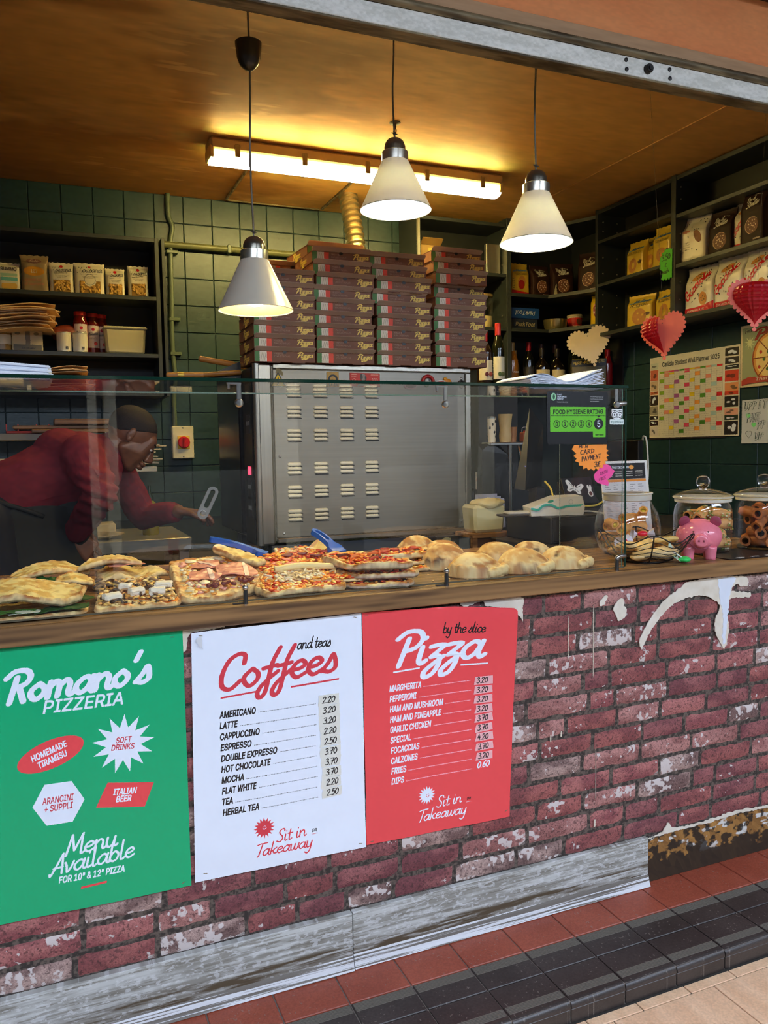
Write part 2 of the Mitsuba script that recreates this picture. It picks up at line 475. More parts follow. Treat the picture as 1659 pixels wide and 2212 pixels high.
def kick(p):
    g = fbm(p.x * 5, p.z * 160, 0, 4)
    patch = fbm(p.x * 22, p.z * 40, 4, 4)
    c = mix(lin((140, 138, 130)), lin((192, 194, 190)), smoothstep(.3, .68, .6 * g + .4 * patch))
    c = mix(c, lin((112, 106, 94)), smoothstep(.55, .64, fbm(p.x * 14, p.z * 240, 9, 4)) * .6)
    c = mix(c, lin((212, 214, 214)), smoothstep(.6, .66, fbm(p.x * 90 + 5, p.z * 200, 2, 4)) * .5)
    band = smoothstep(.03, .012, dr.abs(p.z - .046 + .012 * (fbm(p.x * 6, 0, 0, 2) - .5))) + .45 * smoothstep(.085, .05, p.z) * smoothstep(.03, .045, p.z)
    c = mix(c, lin((82, 70, 52)), dr.clip(band, 0, 1) * smoothstep(.34, .66, fbm(p.x * 9, p.z * 120, 8, 3)))
    return c


P('mat_kickboard', kick, .6)
P('mat_kick_lip', lambda p: mix(lin((110, 104, 96)), lin((214, 216, 218)), smoothstep(.4, .56, fbm(p.x * 4, p.z * 260 + p.y * 120, 0, 4))), .55)


def osb(p):
    d, e, r = voronoi(p.x * 46 + p.z * 22, p.z * 26)
    g = fbm(p.x * 260 * r + p.z * 90, p.z * 160 * (1 - r) + p.x * 40, r * 9, 3)
    c = mix(lin((104, 66, 28)), lin((176, 128, 66)), dr.clip(.55 * r + .6 * g - .1, 0, 1))
    white = smoothstep(.60, .68, fbm(p.x * 24 + 3, p.z * 50, 3, 5)) * smoothstep(.04, .075, p.z)
    mould = smoothstep(.50, .62, fbm(p.x * 44, p.z * 50, 6, 5) + smoothstep(.09, .02, p.z) * .42)
    c = mix(c, lin((206, 204, 198)), white)
    return mix(c, lin((26, 20, 15)), mould * .92)


P('mat_osb', osb, .75, bump=lambda p: voronoi(p.x * 26 + p.z * 9, p.z * 17)[2], bscale=.001)


def quarry(a, b):
    def f(p):
        v = fbm(p.x * 9, p.y * 9, p.z * 9, 3)
        s = noise(p.x * 300, p.y * 300, p.z * 300)
        c = mix(lin(a), lin(b), v) * (.85 + .25 * s)
        spot = smoothstep(.80, .84, fbm(p.x * 160, p.y * 160, 2, 2))
        return mix(c, lin((150, 140, 130)), spot * .3)
    return f


P('mat_red_tile', quarry((138, 62, 44), (166, 84, 62)), .42)
P('mat_black_tile', quarry((44, 38, 36), (64, 57, 54)), .36)
P('mat_beige_tile', lambda p: mix(lin((222, 176, 136)), lin((242, 202, 164)), fbm(p.x * 45, p.y * 12, 0, 4)) * (.9 + .2 * noise(p.x * 260, p.y * 260, 0)), .55)
P('mat_galvanised', lambda p: mix(lin((222, 221, 208)), lin((250, 249, 238)), smoothstep(.3, .7, .5 * fbm(p.x * 16, p.y * 30, p.z * 40, 3) + .5 * fbm(p.x * 120, p.y * 120, p.z * 160, 3))), lambda p: .3 + .18 * fbm(p.x * 18, p.y * 18, p.z * 30, 3), .15)
P('mat_old_steel', lambda p: mix(lin((74, 62, 42)), lin((140, 124, 92)), smoothstep(.3, .7, fbm(p.x * 8, p.y * 40, p.z * 40, 4))), .5, .3)
P('mat_fascia', lambda p: mix(lin((240, 138, 76)), lin((252, 164, 98)), fbm(p.x * 5, p.y * 5, p.z * 9, 3)) * (.94 + .12 * fbm(p.x * 60, p.z * 160, 0, 2)), .6)
P('mat_fascia_rail', lambda p: mix(lin((180, 136, 96)), lin((206, 164, 122)), fbm(p.x * 12, p.y * 60, p.z * 90, 3)), .65)
P('mat_steel', lambda p: mix(lin((150, 146, 134)), lin((164, 160, 148)), fbm(p.x * 3, p.y * 3, p.z * 120, 3)), .36, .5)
P('mat_brushed', lambda p: mix(lin((188, 184, 170)), lin((208, 204, 190)), fbm(p.x * 140, p.y * 4, p.z * 3, 3)), .3, .9)
P('mat_hall_wall', lambda p: mix(lin((206, 202, 194)), lin((226, 222, 214)), fbm(p.x, p.y, p.z, 2)), .8)

# ---------------------------------------------------------------- the room of the stall
YB, XR, ZC = 2.6, 2.55, 2.67
struct('ceiling', box(-2.2, XR + .1, -.02 + .06, YB + .1, ZC, ZC + .05), 'mat_ceiling')
struct('wall_back', box(-2.2, XR + .1, YB, YB + .1, -.1, ZC), M_GROUT)
struct('wall_right', box(XR, XR + .1, .06, YB, -.1, ZC), M_GROUT)
struct('wall_left', box(-2.25, -2.15, .06, YB, -.1, ZC), 'mat_wall_paint')
struct('floor', box(-2.2, XR + .1, .06, YB, -.15, -.055), M((52, 50, 48), .5))
TW, TH = .151, .1425
tile = shape(box(0.0016, TW - .0016, -.006, .0, .0016, TH - .0016, .0022), 'mat_wall_paint')
for i in range(-7, 13):
    for k in range(12):
        x, z = .068 + i * TW, .955 + k * TH + .004
        if x > 1.9 or (x < -.2 and 1.7 < z < 2.3 and False):
            continue
        put('tile', tile, 'wall_back', tr(x, YB, min(z, ZC - TH)))
rtile = shape(moved(box(0.0016, .3 - .0016, -.006, .0, .0016, TH - .0016, .0022), tr(rz=-90)), 'mat_wall_paint')
for i in range(8):
    for k in range(8):
        put('tile', rtile, 'wall_right', tr(XR, 2.58 - .3 * i, .78 + k * TH))

# access panel let into the ceiling, and the seam between two ceiling sheets
hx0, hx1, hy0, hy1 = .30, .82, 2.06, 2.55
obj('hatch', box(hx0, hx1, hy0, hy1, ZC - .006, ZC + .001, .002), 'mat_ceiling', 'ceiling')
for a in ((hx0 - .014, hx0 - .003, hy0, hy1), (hx1 + .003, hx1 + .014, hy0, hy1), (hx0, hx1, hy1 + .002, hy1 + .012)):
    obj('hatch_frame', box(a[0], a[1], a[2], a[3], ZC - .012, ZC + .001, .002), 'mat_old_steel', 'ceiling')
obj('sheet_joint', box(1.93, 1.945, .3, 2.5, ZC - .003, ZC + .001, .001), 'mat_ceiling', 'ceiling')

# ---------------------------------------------------------------- steel beam and fascia over the opening
t = thing('lintel_beam', 'galvanised steel beam across the top of the stall opening, with a rounded rail along it', 'beam')
obj('web', box(-2.2, 2.6, 0, .006, 2.325, 2.374, .0015), 'mat_galvanised', t)
obj('flange', box(-2.2, 2.6, .0, .048, 2.319, 2.3245, .001), 'mat_old_steel', t)
obj('rail', cyl([-2.2, -.004, 2.3835], [2.6, -.004, 2.3835], .0105, 14), 'mat_old_steel', t, smooth=40)
for x, z in ((.851, 2.3625), (.853, 2.338), (1.002, 2.361), (1.004, 2.337)):
    obj('rivet', lathe([(0, -.004), (.0052, -.003), (.0058, 0)], 12), M((34, 32, 30), .4, .4), t, m=tr(x, 0, z) @ tr(rx=90) @ tr(ry=180), smooth=50)
kb = lathe([(0, .016), (.006, .0162), (.0062, .013), (.0105, .013), (.0122, .010), (.0122, .002), (.0135, 0)], 20)
obj('bolt', kb, M((40, 38, 36), .45, .5), t, m=tr(.925, 0, 2.349) @ tr(rx=90), smooth=40)
obj('screw', sph((.02, 0, 2.374), .004, 1), M((40, 38, 36), .45, .5), t)
t = thing('fascia', 'orange-brown painted panel above the steel beam, with a greyer strip along its foot', 'fascia panel')
obj('foot_rail', box(-2.2, 2.6, .004, .03, 2.39, 2.432, .002), 'mat_fascia_rail', t)
obj('panel', box(-2.2, 2.6, .012, .03, 2.432, 2.62), 'mat_fascia', t)
struct('ceiling_hall_soffit', box(-3.5, 4.5, -.13, .03, 2.62, 2.66), M((58, 36, 22), .8))
struct('wall_bulkhead', box(-2.2, 2.6, .03, .06, 2.33, 2.75), 'mat_old_steel')
struct('wall_hall_front_right', box(2.6, 4.6, .0, .1, -.06, 3.1), 'mat_hall_wall')
struct('wall_hall_front_left', box(-4.2, -2.2, .0, .1, -.06, 3.1), 'mat_hall_wall')
struct('wall_hall_upper', box(-2.2, 2.6, .03, .1, 2.66, 3.1), M((70, 50, 36), .8))

# ---------------------------------------------------------------- counter: brick-faced front, worktop, kickboards
t = thing('counter', 'stall counter faced with old red brick, its facing torn in places', 'counter')
COUNTER = t
obj('core', box(-1.3, 1.75, .004, .05, .001, .912), 'mat_mortar', t)
obj('back_panel', box(-1.3, 1.75, .061, .09, -.05, .912), SLATE, t)
hidden = [shapely.box(-.79, .325, -.41, .89), shapely.box(-.36, .325, .03, .89), shapely.box(.06, .325, .44, .86)]


def brick_mesh(L, H, seed):
    nx, nz = max(3, int(L / .02)), 4
    u, w = np.meshgrid(np.linspace(0, 1, nx + 1), np.linspace(0, 1, nz + 1), indexing='ij')
    x, z = u * L, w * H
    edge = np.minimum(np.minimum(u, 1 - u) * L, np.minimum(w, 1 - w) * H)
    q = np.stack([x, z, np.full_like(x, seed * 3.7)], -1)
    x = x + (meshkit.noise(q * 45) - .5) * .006 * ((u > 0) & (u < 1))
    x = x + np.where(u == 0, 1, 0) * (meshkit.noise(q * 60 + 9) * .004) - np.where(u == 1, 1, 0) * (meshkit.noise(q * 60 + 9) * .004)
    z = z + np.where(w == 0, 1, 0) * (meshkit.noise(q * 60 + 3) * .005) - np.where(w == 1, 1, 0) * (meshkit.noise(q * 60 + 5) * .005)
    y = -np.where(edge <= 0, .0, .0038) - (meshkit.fbm(q * 60, 3, seed) - .5) * .003 * (edge > 0)
    v = np.stack([x, y, z], -1).reshape(-1, 3)
    i, j = np.meshgrid(np.arange(nx), np.arange(nz), indexing='ij')
    a = i * (nz + 1) + j
    f = np.stack([a, a + nz + 1, a + nz + 2, a + 1], -1).reshape(-1, 4)
    return v, f


brick_kinds = []
for L in (.085, .12, .15, .17, .185, .2):
    for s in range(2):
        for m_ in range(5):
            brick_kinds.append((L, s, m_))
bshape = {}


def brick_shape(L, s, m_):
    if (L, s) not in bshape:
        bshape[L, s] = mikit.ply(brick_mesh(L, .0515, s + int(L * 1000)), None, 35)
    return {**bshape[L, s], 'bsdf': {'type': 'ref', 'id': f'mat_brick_{m_}'}}


PITCH = .0588
rb = random.Random(11)
for row in range(13):
    z = .147 + row * PITCH
    x = -1.02 - rb.random() * .15
    while x < 1.62:
        L = rb.choice([.12, .15, .17, .185, .185, .2, .2, .17, .085])
        k = rb.choice([0, 0, 1, 1, 4, 4, 2, 3])
        s = rb.randrange(2)
        bx = shapely.box(x, z, x + L, z + .0515)
        if not any(h.contains(bx) for h in hidden):
            put('brick', brick_shape(L, s, k), t, tr(x, .004, z))
        x += L + .0085


def ragged(pts, amp=.004, seed=0, step=.006):
    """A torn outline through the points."""
    ring = LineString(np.vstack([curve(np.asarray(pts), 6), np.asarray(pts)[:1]]))
    n = max(12, int(ring.length / step))
    q = np.array([ring.interpolate(i / n, normalized=True).coords[0] for i in range(n)])
    r = np.random.default_rng(seed)
    return Polygon(q + r.normal(0, amp * .45, q.shape)).buffer(0)


torn = [
    [(.915, .716), (.91, .745), (.945, .8), (1.0, .855), (1.06, .887), (1.11, .905), (1.3, .905), (1.33, .874), (1.30, .872), (1.28, .88), (1.262, .86), (1.335, .85), (1.335, .835), (1.255, .836), (1.247, .8), (1.252, .74), (1.236, .684), (1.222, .70), (1.2, .735), (1.196, .775), (1.215, .815), (1.19, .84), (1.15, .855), (1.075, .853), (1.01, .826), (.955, .775)],
    [(.832, .808), (.822, .83), (.815, .848), (.834, .872), (.85, .872), (.852, .852), (.862, .845), (.858, .82)],
    [(.772, .858), (.765, .868), (.785, .888), (.795, .885), (.785, .866)],
    [(-.396, .86), (-.398, .915), (-.30, .914), (-.31, .905), (-.375, .9), (-.385, .86)],
    [(.33, .893), (.335, .912), (.5, .912), (.512, .87), (.512, .84), (.495, .86), (.43, .885), (.4, .893), (.39, .905), (.37, .905)],
]
for i, pts in enumerate(torn):
    obj('torn_patch', flat(ragged(pts, .0025, i).intersection(shapely.box(-2, 0, 2, .912)), -.0016, .0022), 'mat_paste', t, label='cream patch where the brick facing is torn away')
obj('paper_scrap', flat(ragged([(1.205, .902), (1.275, .902), (1.255, .86), (1.245, .77), (1.235, .70), (1.225, .72), (1.228, .78), (1.215, .83)], .003, 20), -.0040, .0008), M((214, 222, 234), .6), t, label='white scrap of torn paper')
for i, (x, z, dx, dz) in enumerate([(.60, .49, .003, .02), (.635, .50, .003, .015), (.66, .72, .0012, .12), (.745, .66, .0012, .2), (.755, .3, .0012, .16), (.75, .215, .004, .022)]):
    obj('torn_patch', flat(ragged([(x, z), (x + dx, z), (x + dx * 1.2, z + dz / 2), (x + dx, z + dz), (x, z + dz * .9)], .0006, 30 + i), -.0012, .002), 'mat_paste', t)
obj('osb_panel', box(.942, 1.75, -.0005, .004, .0008, .141, .001), 'mat_osb', t, label='bare chipboard, stained and mouldy, where the kickboard is missing')
obj('torn_edge', upright(prism(ragged([(.94, .138), (1.0, .15), (1.02, .175), (1.04, .155), (1.12, .15), (1.2, .152), (1.3, .158), (1.45, .15), (1.7, .155), (1.7, .147), (1.45, .143), (1.3, .147), (1.2, .142), (1.05, .142)], .003, 44), .002), -.003), 'mat_paste', t)
for (x0, x1, dy, d_) in ((-1.3, -.0015, -.004, 'left length of weathered grey kickboard, below the green and white posters'),
                         (.0015, .94, .0, 'right length of weathered grey kickboard, ending at the bare chipboard')):
    k = thing('kickboard', d_, 'kickboard', group='kickboards')
    obj('board', box(x0, x1, -.012 + dy, .003, .034, .147, .0012), 'mat_kickboard', k)
    lip = Polygon([(-.012 + dy, .036), (-.0145 + dy, .03), (-.019 + dy, .012), (-.024 + dy, .002), (.003, .002), (.003, .036)])
    lp = prism(lip, x1 - x0)
    v = np.array(lp.vertices)
    obj('lip', trimesh.Trimesh(np.stack([x0 + v[:, 2], v[:, 0], v[:, 1]], 1), lp.faces[:, ::-1], process=False), 'mat_kick_lip', k)

w = thing('worktop', 'dark stained wooden worktop running along the whole counter', 'worktop')
obj('board', box(-1.3, 1.75, -.025, .46, .913, .955, .002), 'mat_worktop', w)
# display tray board behind the front edge (wood), its far edge seen behind the food
t = thing('serving_board', 'long wooden serving board under the pizzas with a raised back edge', 'serving board')
obj('plank', box(-1.2, .78, .462, .67, .92, .955, .002), 'mat_board_wood', t)
obj('back_edge', box(-1.2, .50, .655, .675, .93, .972, .002), 'mat_board_wood', t)

# ---------------------------------------------------------------- tiled step and hall floor
t = thing('step', 'tiled step along the counter foot, red tiles behind and black ones at the edge', 'step')
obj('bed', box(-1.6, 2.6, -.334, .06, -.06, -.004), M((120, 112, 104), .9), t)
X0 = .107 - .1605 * 10
redt = shape(box(.0018, .1587, -.131, .02, -.012, 0, .0016), 'mat_red_tile')
blk1 = shape(box(.0018, .1587, -.2245, -.1345, -.012, 0, .0016), 'mat_black_tile')
prof = [(-.228, -.012), (-.228, -.0008), (-.2265 - .003, 0), (-.322, 0), (-.331, -.002), (-.3375, -.0075), (-.340, -.015), (-.340, -.0195), (-.33, -.0195), (-.33, -.012)]
pb = prism(Polygon(prof), .1569)
v = np.array(pb.vertices)
nose = shape(trimesh.Trimesh(np.stack([.0018 + v[:, 2], v[:, 0], v[:, 1]], 1), pb.faces[:, ::-1], process=False), 'mat_black_tile', 35)
riser = shape(box(.0018, .1587, -.3385, -.33, -.0555, -.0215, .0012), 'mat_black_tile')
RIB = M((104, 98, 88), .6)
ribs1 = shape(cat(*[box(.004, .1565, -.1385 - .0042 * j - .0022, -.1385 - .0042 * j, -.001, .0012) for j in range(7)]), RIB)
ribs2 = shape(cat(*[box(.004, .1565, -.297 - .0042 * j - .0022, -.297 - .0042 * j, -.001, .0012) for j in range(6)]), RIB)
for i in range(22):
    m = tr(X0 + .1605 * i, 0, 0)
    put('red_tile', redt, t, m)
    k = put('black_tile', blk1, t, m)
    put('ribs', ribs1, k, m)
    k = put('nosing_tile', nose, t, m)
    put('ribs', ribs2, k, m)
    put('riser_tile', riser, t, m)
struct('floor_hall', box(-5, 5, -7.2, .06, -.12, -.058), M((58, 54, 50), .6))
bt = shape(box(.0015, .3085, -.155 + .0015, -.0015, -.008, 0, .001), 'mat_beige_tile')
border = shape(box(.0015, .1485, -.0295, -.0015, -.008, 0, .001), 'mat_beige_tile')
for i in range(22):
    put('border_tile', border, 'floor_hall', tr(.165 + .15 * (i - 9), -.343, -.055))
for i in range(12):
    for k in range(9):
        put('tile', bt, 'floor_hall', tr(.525 + .31 * (i - 6), -.374 - .155 * k, -.055))

# ---------------------------------------------------------------- the hall behind the camera, mirrored in the glass
struct('wall_hall_back', box(-4.6, 5, -7.2, -7.1, -.06, 3.75), M((44, 46, 48), .8))
struct('wall_hall_left', box(-4.3, -4.2, -7.2, 0, -.06, 3.75), M((110, 108, 104), .8))
struct('wall_hall_right', box(4.6, 4.7, -7.2, 0, -.06, 3.75), M((110, 108, 104), .8))
struct('ceiling_hall', box(-4.6, 5, -7.2, .1, 3.03, 3.1), M((150, 148, 144), .8))
# ---------------------------------------------------------------- the three posters
WHITE, RED, GREEN, INK = M((230, 239, 252), .38), M((234, 74, 80), .38), M((0, 170, 112), .38), M((20, 20, 24), .4)
TAPE = M((222, 222, 212), .3)


def poster(name, corners, bend, mat, label, lift=.0075):
    """A paper sheet in xz; bend(x, z) is how far it comes forward of the bricks."""
    t = thing(name, label, 'poster', group='menu posters')
    sheet = fine(flat(Polygon(corners), 0, .0004), .016)

    def w(v):
        v = np.array(v)
        v[:, 1] -= lift + bend(v[:, 0], v[:, 2])
        return v
    obj('sheet', warped(sheet, w), mat, t, smooth=30)

    def p(key, mesh, m, sub=None, off=.0004):
        big = np.ptp(np.array(mesh.vertices)[:, 0]) > .05 and len(mesh.faces) < 900
        return obj(key, warped(upright(fine(mesh, .012) if big and off < .0005 and key.endswith('badge') else mesh, -off), w), m, (t + '__' + sub if sub else t))
    return t, p


z3 = lambda x, z: 0 * x
g_, p = poster('poster', [(-.802, .313), (-.394, .307), (-.393, .909), (-.80, .912)], lambda x, z: .0016 * np.sin(x * 19) + .0012 * np.sin(z * 11), GREEN, 'green poster with the white name of a pizzeria and four snack badges')
p('title', pen("Romano's", (-.763, .790), (-.462, .803), .066, .33, .26), WHITE)
p('lettering', write('PIZZERIA', (-.6925, .760), (-.528, .7592), .027, True, .22), WHITE)
b = p('oval_badge', prism(ellipse(-.6805, .6686, .070, .031, 18), .0002), RED)
p('lettering', write('HOMEMADE', (-.7176, .657), (-.6454, .683), .0135, 'heavy', .15, .0003), WHITE, 'oval_badge', .0007)
p('lettering', write('TIRAMISU', (-.7048, .641), (-.6462, .662), .0135, 'heavy', .15, .0003), WHITE, 'oval_badge', .0007)
p('star_badge', prism(star(-.531, .669, .067, .037, 13, 86), .0002), WHITE)
p('lettering', write('SOFT', (-.547, .6725), (-.513, .671), .0125, True, .2, .0003), M((196, 60, 74), .4), 'star_badge', .0007)
p('lettering', write('DRINKS', (-.5577, .6575), (-.508, .6545), .0125, True, .2, .0003), M((196, 60, 74), .4), 'star_badge', .0007)
p('hexagon_badge', prism(Polygon([(-.7221, .5575), (-.6961, .6036), (-.6417, .6029), (-.6169, .5571), (-.6435, .5113), (-.696, .5117)]), .0002), WHITE)
p('lettering', write('ARANCINI', (-.7025, .56), (-.6385, .5607), .0135, True, .2, .0003), M((196, 60, 74), .4), 'hexagon_badge', .0007)
p('lettering', write('+ SUPPLI', (-.699, .5425), (-.6408, .5425), .0135, True, .2, .0003), M((196, 60, 74), .4), 'hexagon_badge', .0007)
p('slanted_badge', prism(Polygon([(-.568, .586), (-.469, .5685), (-.491, .5158), (-.5945, .5337)]), .0002), RED)
p('lettering', write('ITALIAN', (-.5581, .5558), (-.507, .5507), .0135, 'heavy', .2, .0003), WHITE, 'slanted_badge', .0007)
p('lettering', write('BEER', (-.5528, .5385), (-.5193, .5355), .0135, 'heavy', .2, .0003), WHITE, 'slanted_badge', .0007)
p('lettering', pen('Menu', (-.6633, .4362), (-.5503, .4395), .044, .2, .24), WHITE)
p('lettering', pen('Available', (-.6978, .3985), (-.5153, .4062), .043, .2, .24), WHITE)
p('lettering', write('FOR 10" & 12" PIZZA', (-.678, .3776), (-.54, .3754), .0145, 'heavy', .2), WHITE)
p('underline', prism(Polygon([(-.6336, .3555), (-.579, .3575), (-.5785, .3625), (-.6325, .3605)]), .0003), RED)
STAPLE = M((150, 140, 120), .35, .8)


def staple(p, x, z, a=0):
    c, s = math.cos(math.radians(a)) * .004, math.sin(math.radians(a)) * .004
    p('staple', prism(LineString([(x - c, z - s), (x + c, z + s)]).buffer(.0007), .0009), STAPLE)


staple(p, -.417, .897)
staple(p, -.412, .318, 20)


def strip(a, seed):
    q = np.random.default_rng(seed)
    a = np.array(a) + q.normal(0, .0009, (4, 2))
    m = (a[0] + a[3]) / 2 + [q.uniform(-.002, .003), q.uniform(-.003, .003)]
    return Polygon(np.vstack([a, m[None]]))


def menu(p, ink, rows, z0, z1, x0, tx0, tx1, dots_end, h):
    n = len(rows)
    for i, (txt, x1) in enumerate(rows):
        z = z0 + (z1 - z0) * i / (n - 1)
        p('item', write(txt, (x0, z), (x1, z), h, 'heavy', .2), ink)
        xs = np.arange(x1 + .007, dots_end, .0037)
        p('dots', cat(*[prism(Point(x, z + .0016).buffer(.0010, quad_segs=2), .0004) for x in xs]), ink)


w_, p = poster('poster', [(-.3853, .3109), (.0414, .3087), (.0418, .9092), (-.374, .9015)], lambda x, z: .0018 * np.sin(z * 24 + x * 7) * np.clip((.40 - z) / .06, 0, 1) + .001 * np.sin(x * 23) + .004 * np.clip((-.34 - x) / .05, 0, 1) * np.clip((z - .86) / .05, 0, 1), WHITE,
                 'white poster listing coffees and teas with handwritten prices on tape')
CRED = M((214, 60, 74), .4)
p('title', pen('Coffees', (-.3147, .7585), (-.0205, .7725), .080, .24, .20), CRED)
p('lettering', pen('and teas', (-.1255, .836), (-.0387, .8345), .028, .22, .22), INK)
p('underline', prism(Polygon([(-.3123, .7395), (-.2264, .7445), (-.2255, .7485), (-.3115, .7435)]), .0004), CRED)
p('underline', prism(Polygon([(-.1439, .744), (-.0208, .7485), (-.0200, .7525), (-.143, .748)]), .0004), CRED)
rows = [('AMERICANO', -.2301), ('LATTE', -.2738), ('CAPPUCCINO', -.2224), ('ESPRESSO', -.2427), ('DOUBLE EXPRESSO', -.181), ('HOT CHOCOLATE', -.1975), ('MOCHA', -.2635), ('FLAT WHITE', -.2335), ('TEA', -.2912), ('HERBAL TEA', -.2294)]
menu(p, INK, rows, .6940, .4592, -.3165, 0, 0, -.0815, .0150)
pr = ['2.20', '3.20', '3.20', '2.20', '2.50', '3.70', '3.70', '3.70', '2.20', '2.50']
for i, s in enumerate(pr):
    z = .6945 + (.4605 - .6945) * i / 9
    dx = .006 * (i / 9)
    a = [(-.0762 + dx, z - .006), (-.0215 + dx * .3, z - .004), (-.0215 + dx * .3, z + .0205), (-.0745 + dx, z + .0195)]
    k = p('tape', prism(strip(a, i), .0002), TAPE, off=.0012)
    p('price', pen(s, (-.0655 + dx, z + .0005), (-.031 + dx * .6, z + .001), .0150, .24, .12, True, .0003), INK, k.split('__')[1], .0022)
p('sun_emblem', prism(star(-.2186, .411, .0255, .0165, 16), .0003), CRED)
p('smile', prism(unary_union([LineString([(-.2225, .411), (-.219, .4075), (-.2135, .4105)]).buffer(.0007), Point(-.2215, .4145).buffer(.001), Point(-.2165, .4155).buffer(.001)]), .0003), WHITE, 'sun_emblem', .0009)
p('lettering', pen('Sit in', (-.1904, .369), (-.1128, .3715), .030, .17, .22), CRED)
p('lettering', write('OR', (-.0995, .3762), (-.0863, .3755), .0075, True, .2), INK)
p('underline', prism(shapely.box(-.1, .3705, -.085, .3713), .0004), CRED)
p('lettering', pen('Takeaway', (-.2384, .3441), (-.0985, .3405), .030, .17, .22), CRED)
for x, z in ((-.353, .893), (.024, .9), (-.361, .328), (.0265, .3215)):
    staple(p, x, z, -10)
obj('corner_tape', upright(prism(ragged([(-.366, .885), (-.356, .893), (-.350, .885), (-.352, .868), (-.346, .86), (-.358, .87)], .0012, 4, .003), .0005), -.0125), M((214, 218, 222), .2), w_, label='clear tape on the torn corner')

r_, p = poster('poster', [(.0443, .3111), (.466, .303), (.472, .88), (.462, .888), (.30, .902), (.0436, .9091)],
               lambda x, z: .0012 * np.sin(z * 17) + .034 * np.clip((x - .25) / .22, 0, 1) ** 1.6 * np.clip((z - .36) / .5, 0, 1) ** 1.3 + .001 * np.sin(x * 31 + z * 9), RED,
               'red poster of pizza by the slice, its right edge curling off the bricks')
FOLD = .0
p('title', pen('Pizza', (.1322, .7615), (.391, .7625), .086, .26, .26), WHITE)
p('lettering', pen('by the slice', (.2657, .835), (.385, .828), .027, .22, .22), INK)
p('underline', prism(Polygon([(.1249, .746), (.1983, .749), (.1995, .753), (.126, .75)]), .0004), WHITE)
p('underline', prism(Polygon([(.3153, .7433), (.392, .7412), (.393, .7452), (.3165, .7473)]), .0004), WHITE)
rows = [('MARGHERITA', .2031), ('PEPPERONI', .1906), ('HAM AND MUSHROOM', .2663), ('HAM AND PINEAPPLE', .2602), ('GARLIC CHICKEN', .2306), ('SPECIAL', .1718), ('FOCACCIAS', .196), ('CALZONES', .1903), ('FRIES', .1571), ('DIPS', .1501)]
menu(p, WHITE, rows, .6990, .4584, .1140, 0, 0, .3465, .0155)
pr = ['3.20', '3.20', '3.20', '3.20', '3.70', '3.70', '4.20', '3.70', '3.20']
for i, s in enumerate(pr):
    z = .6905 + (.4835 - .6905) * i / 8
    dx = .004 * (i / 8)
    a = [(.3535 + dx, z - .003), (.4075 + dx, z - .003), (.406 + dx, z + .0185), (.3575 + dx, z + .0175)]
    k = p('tape', prism(strip(a, 50 + i), .0002), M((236, 178, 182), .35), off=.0014)
    p('price', pen(s, (.361 + dx, z + .0008), (.394 + dx, z + .001), .0148, .24, .08, True, .0003), INK, k.split('__')[1], .0022)
p('price', pen('0.60', (.3626, .4590), (.4025, .459), .0165, .3, .15), WHITE)
p('sun_emblem', prism(star(.2147, .4108, .0245, .0155, 16), .0003), WHITE)
p('smile', prism(unary_union([LineString([(.2125, .4085), (.2165, .4055), (.2215, .4095)]).buffer(.0007), Point(.2145, .4125).buffer(.001), Point(.2195, .4135).buffer(.001)]), .0003), CRED, 'sun_emblem', .0009)
p('lettering', pen('Sit in', (.241, .3716), (.318, .374), .030, .17, .22), WHITE)
p('lettering', write('OR', (.3319, .3768), (.3435, .3763), .007, True, .2), INK)
p('underline', prism(shapely.box(.329, .3708, .345, .3716), .0004), WHITE)
p('lettering', pen('Takeaway', (.1913, .3439), (.331, .3405), .030, .17, .22), WHITE)
for x, z, a in ((.055, .9, 0), (.455, .322, 20), (.06, .318, 0)):
    staple(p, x, z, a)
# ---------------------------------------------------------------- glass screen on the worktop
EDGE = M((14, 48, 36), .08, 0.0)
CHROME = M((206, 206, 202), .16, .95)
t = thing('glass_screen', 'glass food screen on the worktop, topped by a glass shelf with green edges', 'glass screen')
SCREEN = t


def pane(key, v):
    v = np.array(v, float)
    return obj(key, trimesh.Trimesh(v, [[0, 1, 2], [0, 2, 3]], process=False), 'mat_pane', t)


GX0, GX1, GY, GT = -1.25, .87, .02, 1.475
pane('front_pane', [(GX0, GY, .962), (GX1 - .006, GY, .962), (GX1 - .006, GY, GT - .001), (GX0, GY, GT - .001)])
pane('end_pane', [(GX1, .016, .962), (GX1, .335, .962), (GX1, .335, GT - .001), (GX1, .016, GT - .001)])
pane('top_shelf', [(GX0, .012, GT + .002), (GX1 + .004, .012, GT + .002), (GX1 + .004, .42, GT + .002), (GX0, .42, GT + .002)])
obj('top_edge', box(GX0, GX1 + .004, .0095, .0125, GT - .0015, GT + .0065, .0008), EDGE, t, label='green cut edge of the glass shelf')
obj('top_edge', box(GX0, GX1 + .004, .42, .422, GT - .0005, GT + .0035, .0006), M((120, 150, 138), .15), t)
obj('top_edge', box(GX1 + .004, GX1 + .006, .01, .42, GT - .001, GT + .0055, .0006), EDGE, t)
obj('corner_edge', box(GX1 - .003, GX1 + .002, .0135, .0165, .962, GT - .002, .0007), EDGE, t)
obj('corner_edge', box(GX1 - .0095, GX1 - .0075, .0185, .0205, .962, GT - .002, .0005), M((96, 134, 118), .15), t)
obj('back_edge', box(GX1 - .001, GX1 + .001, .335, .3375, .962, GT - .002, .0005), M((150, 170, 160), .15), t)
obj('foot_edge', box(GX0, GX1, GY - .002, GY + .002, .9585, .9625, .0006), M((84, 78, 60), .2), t)
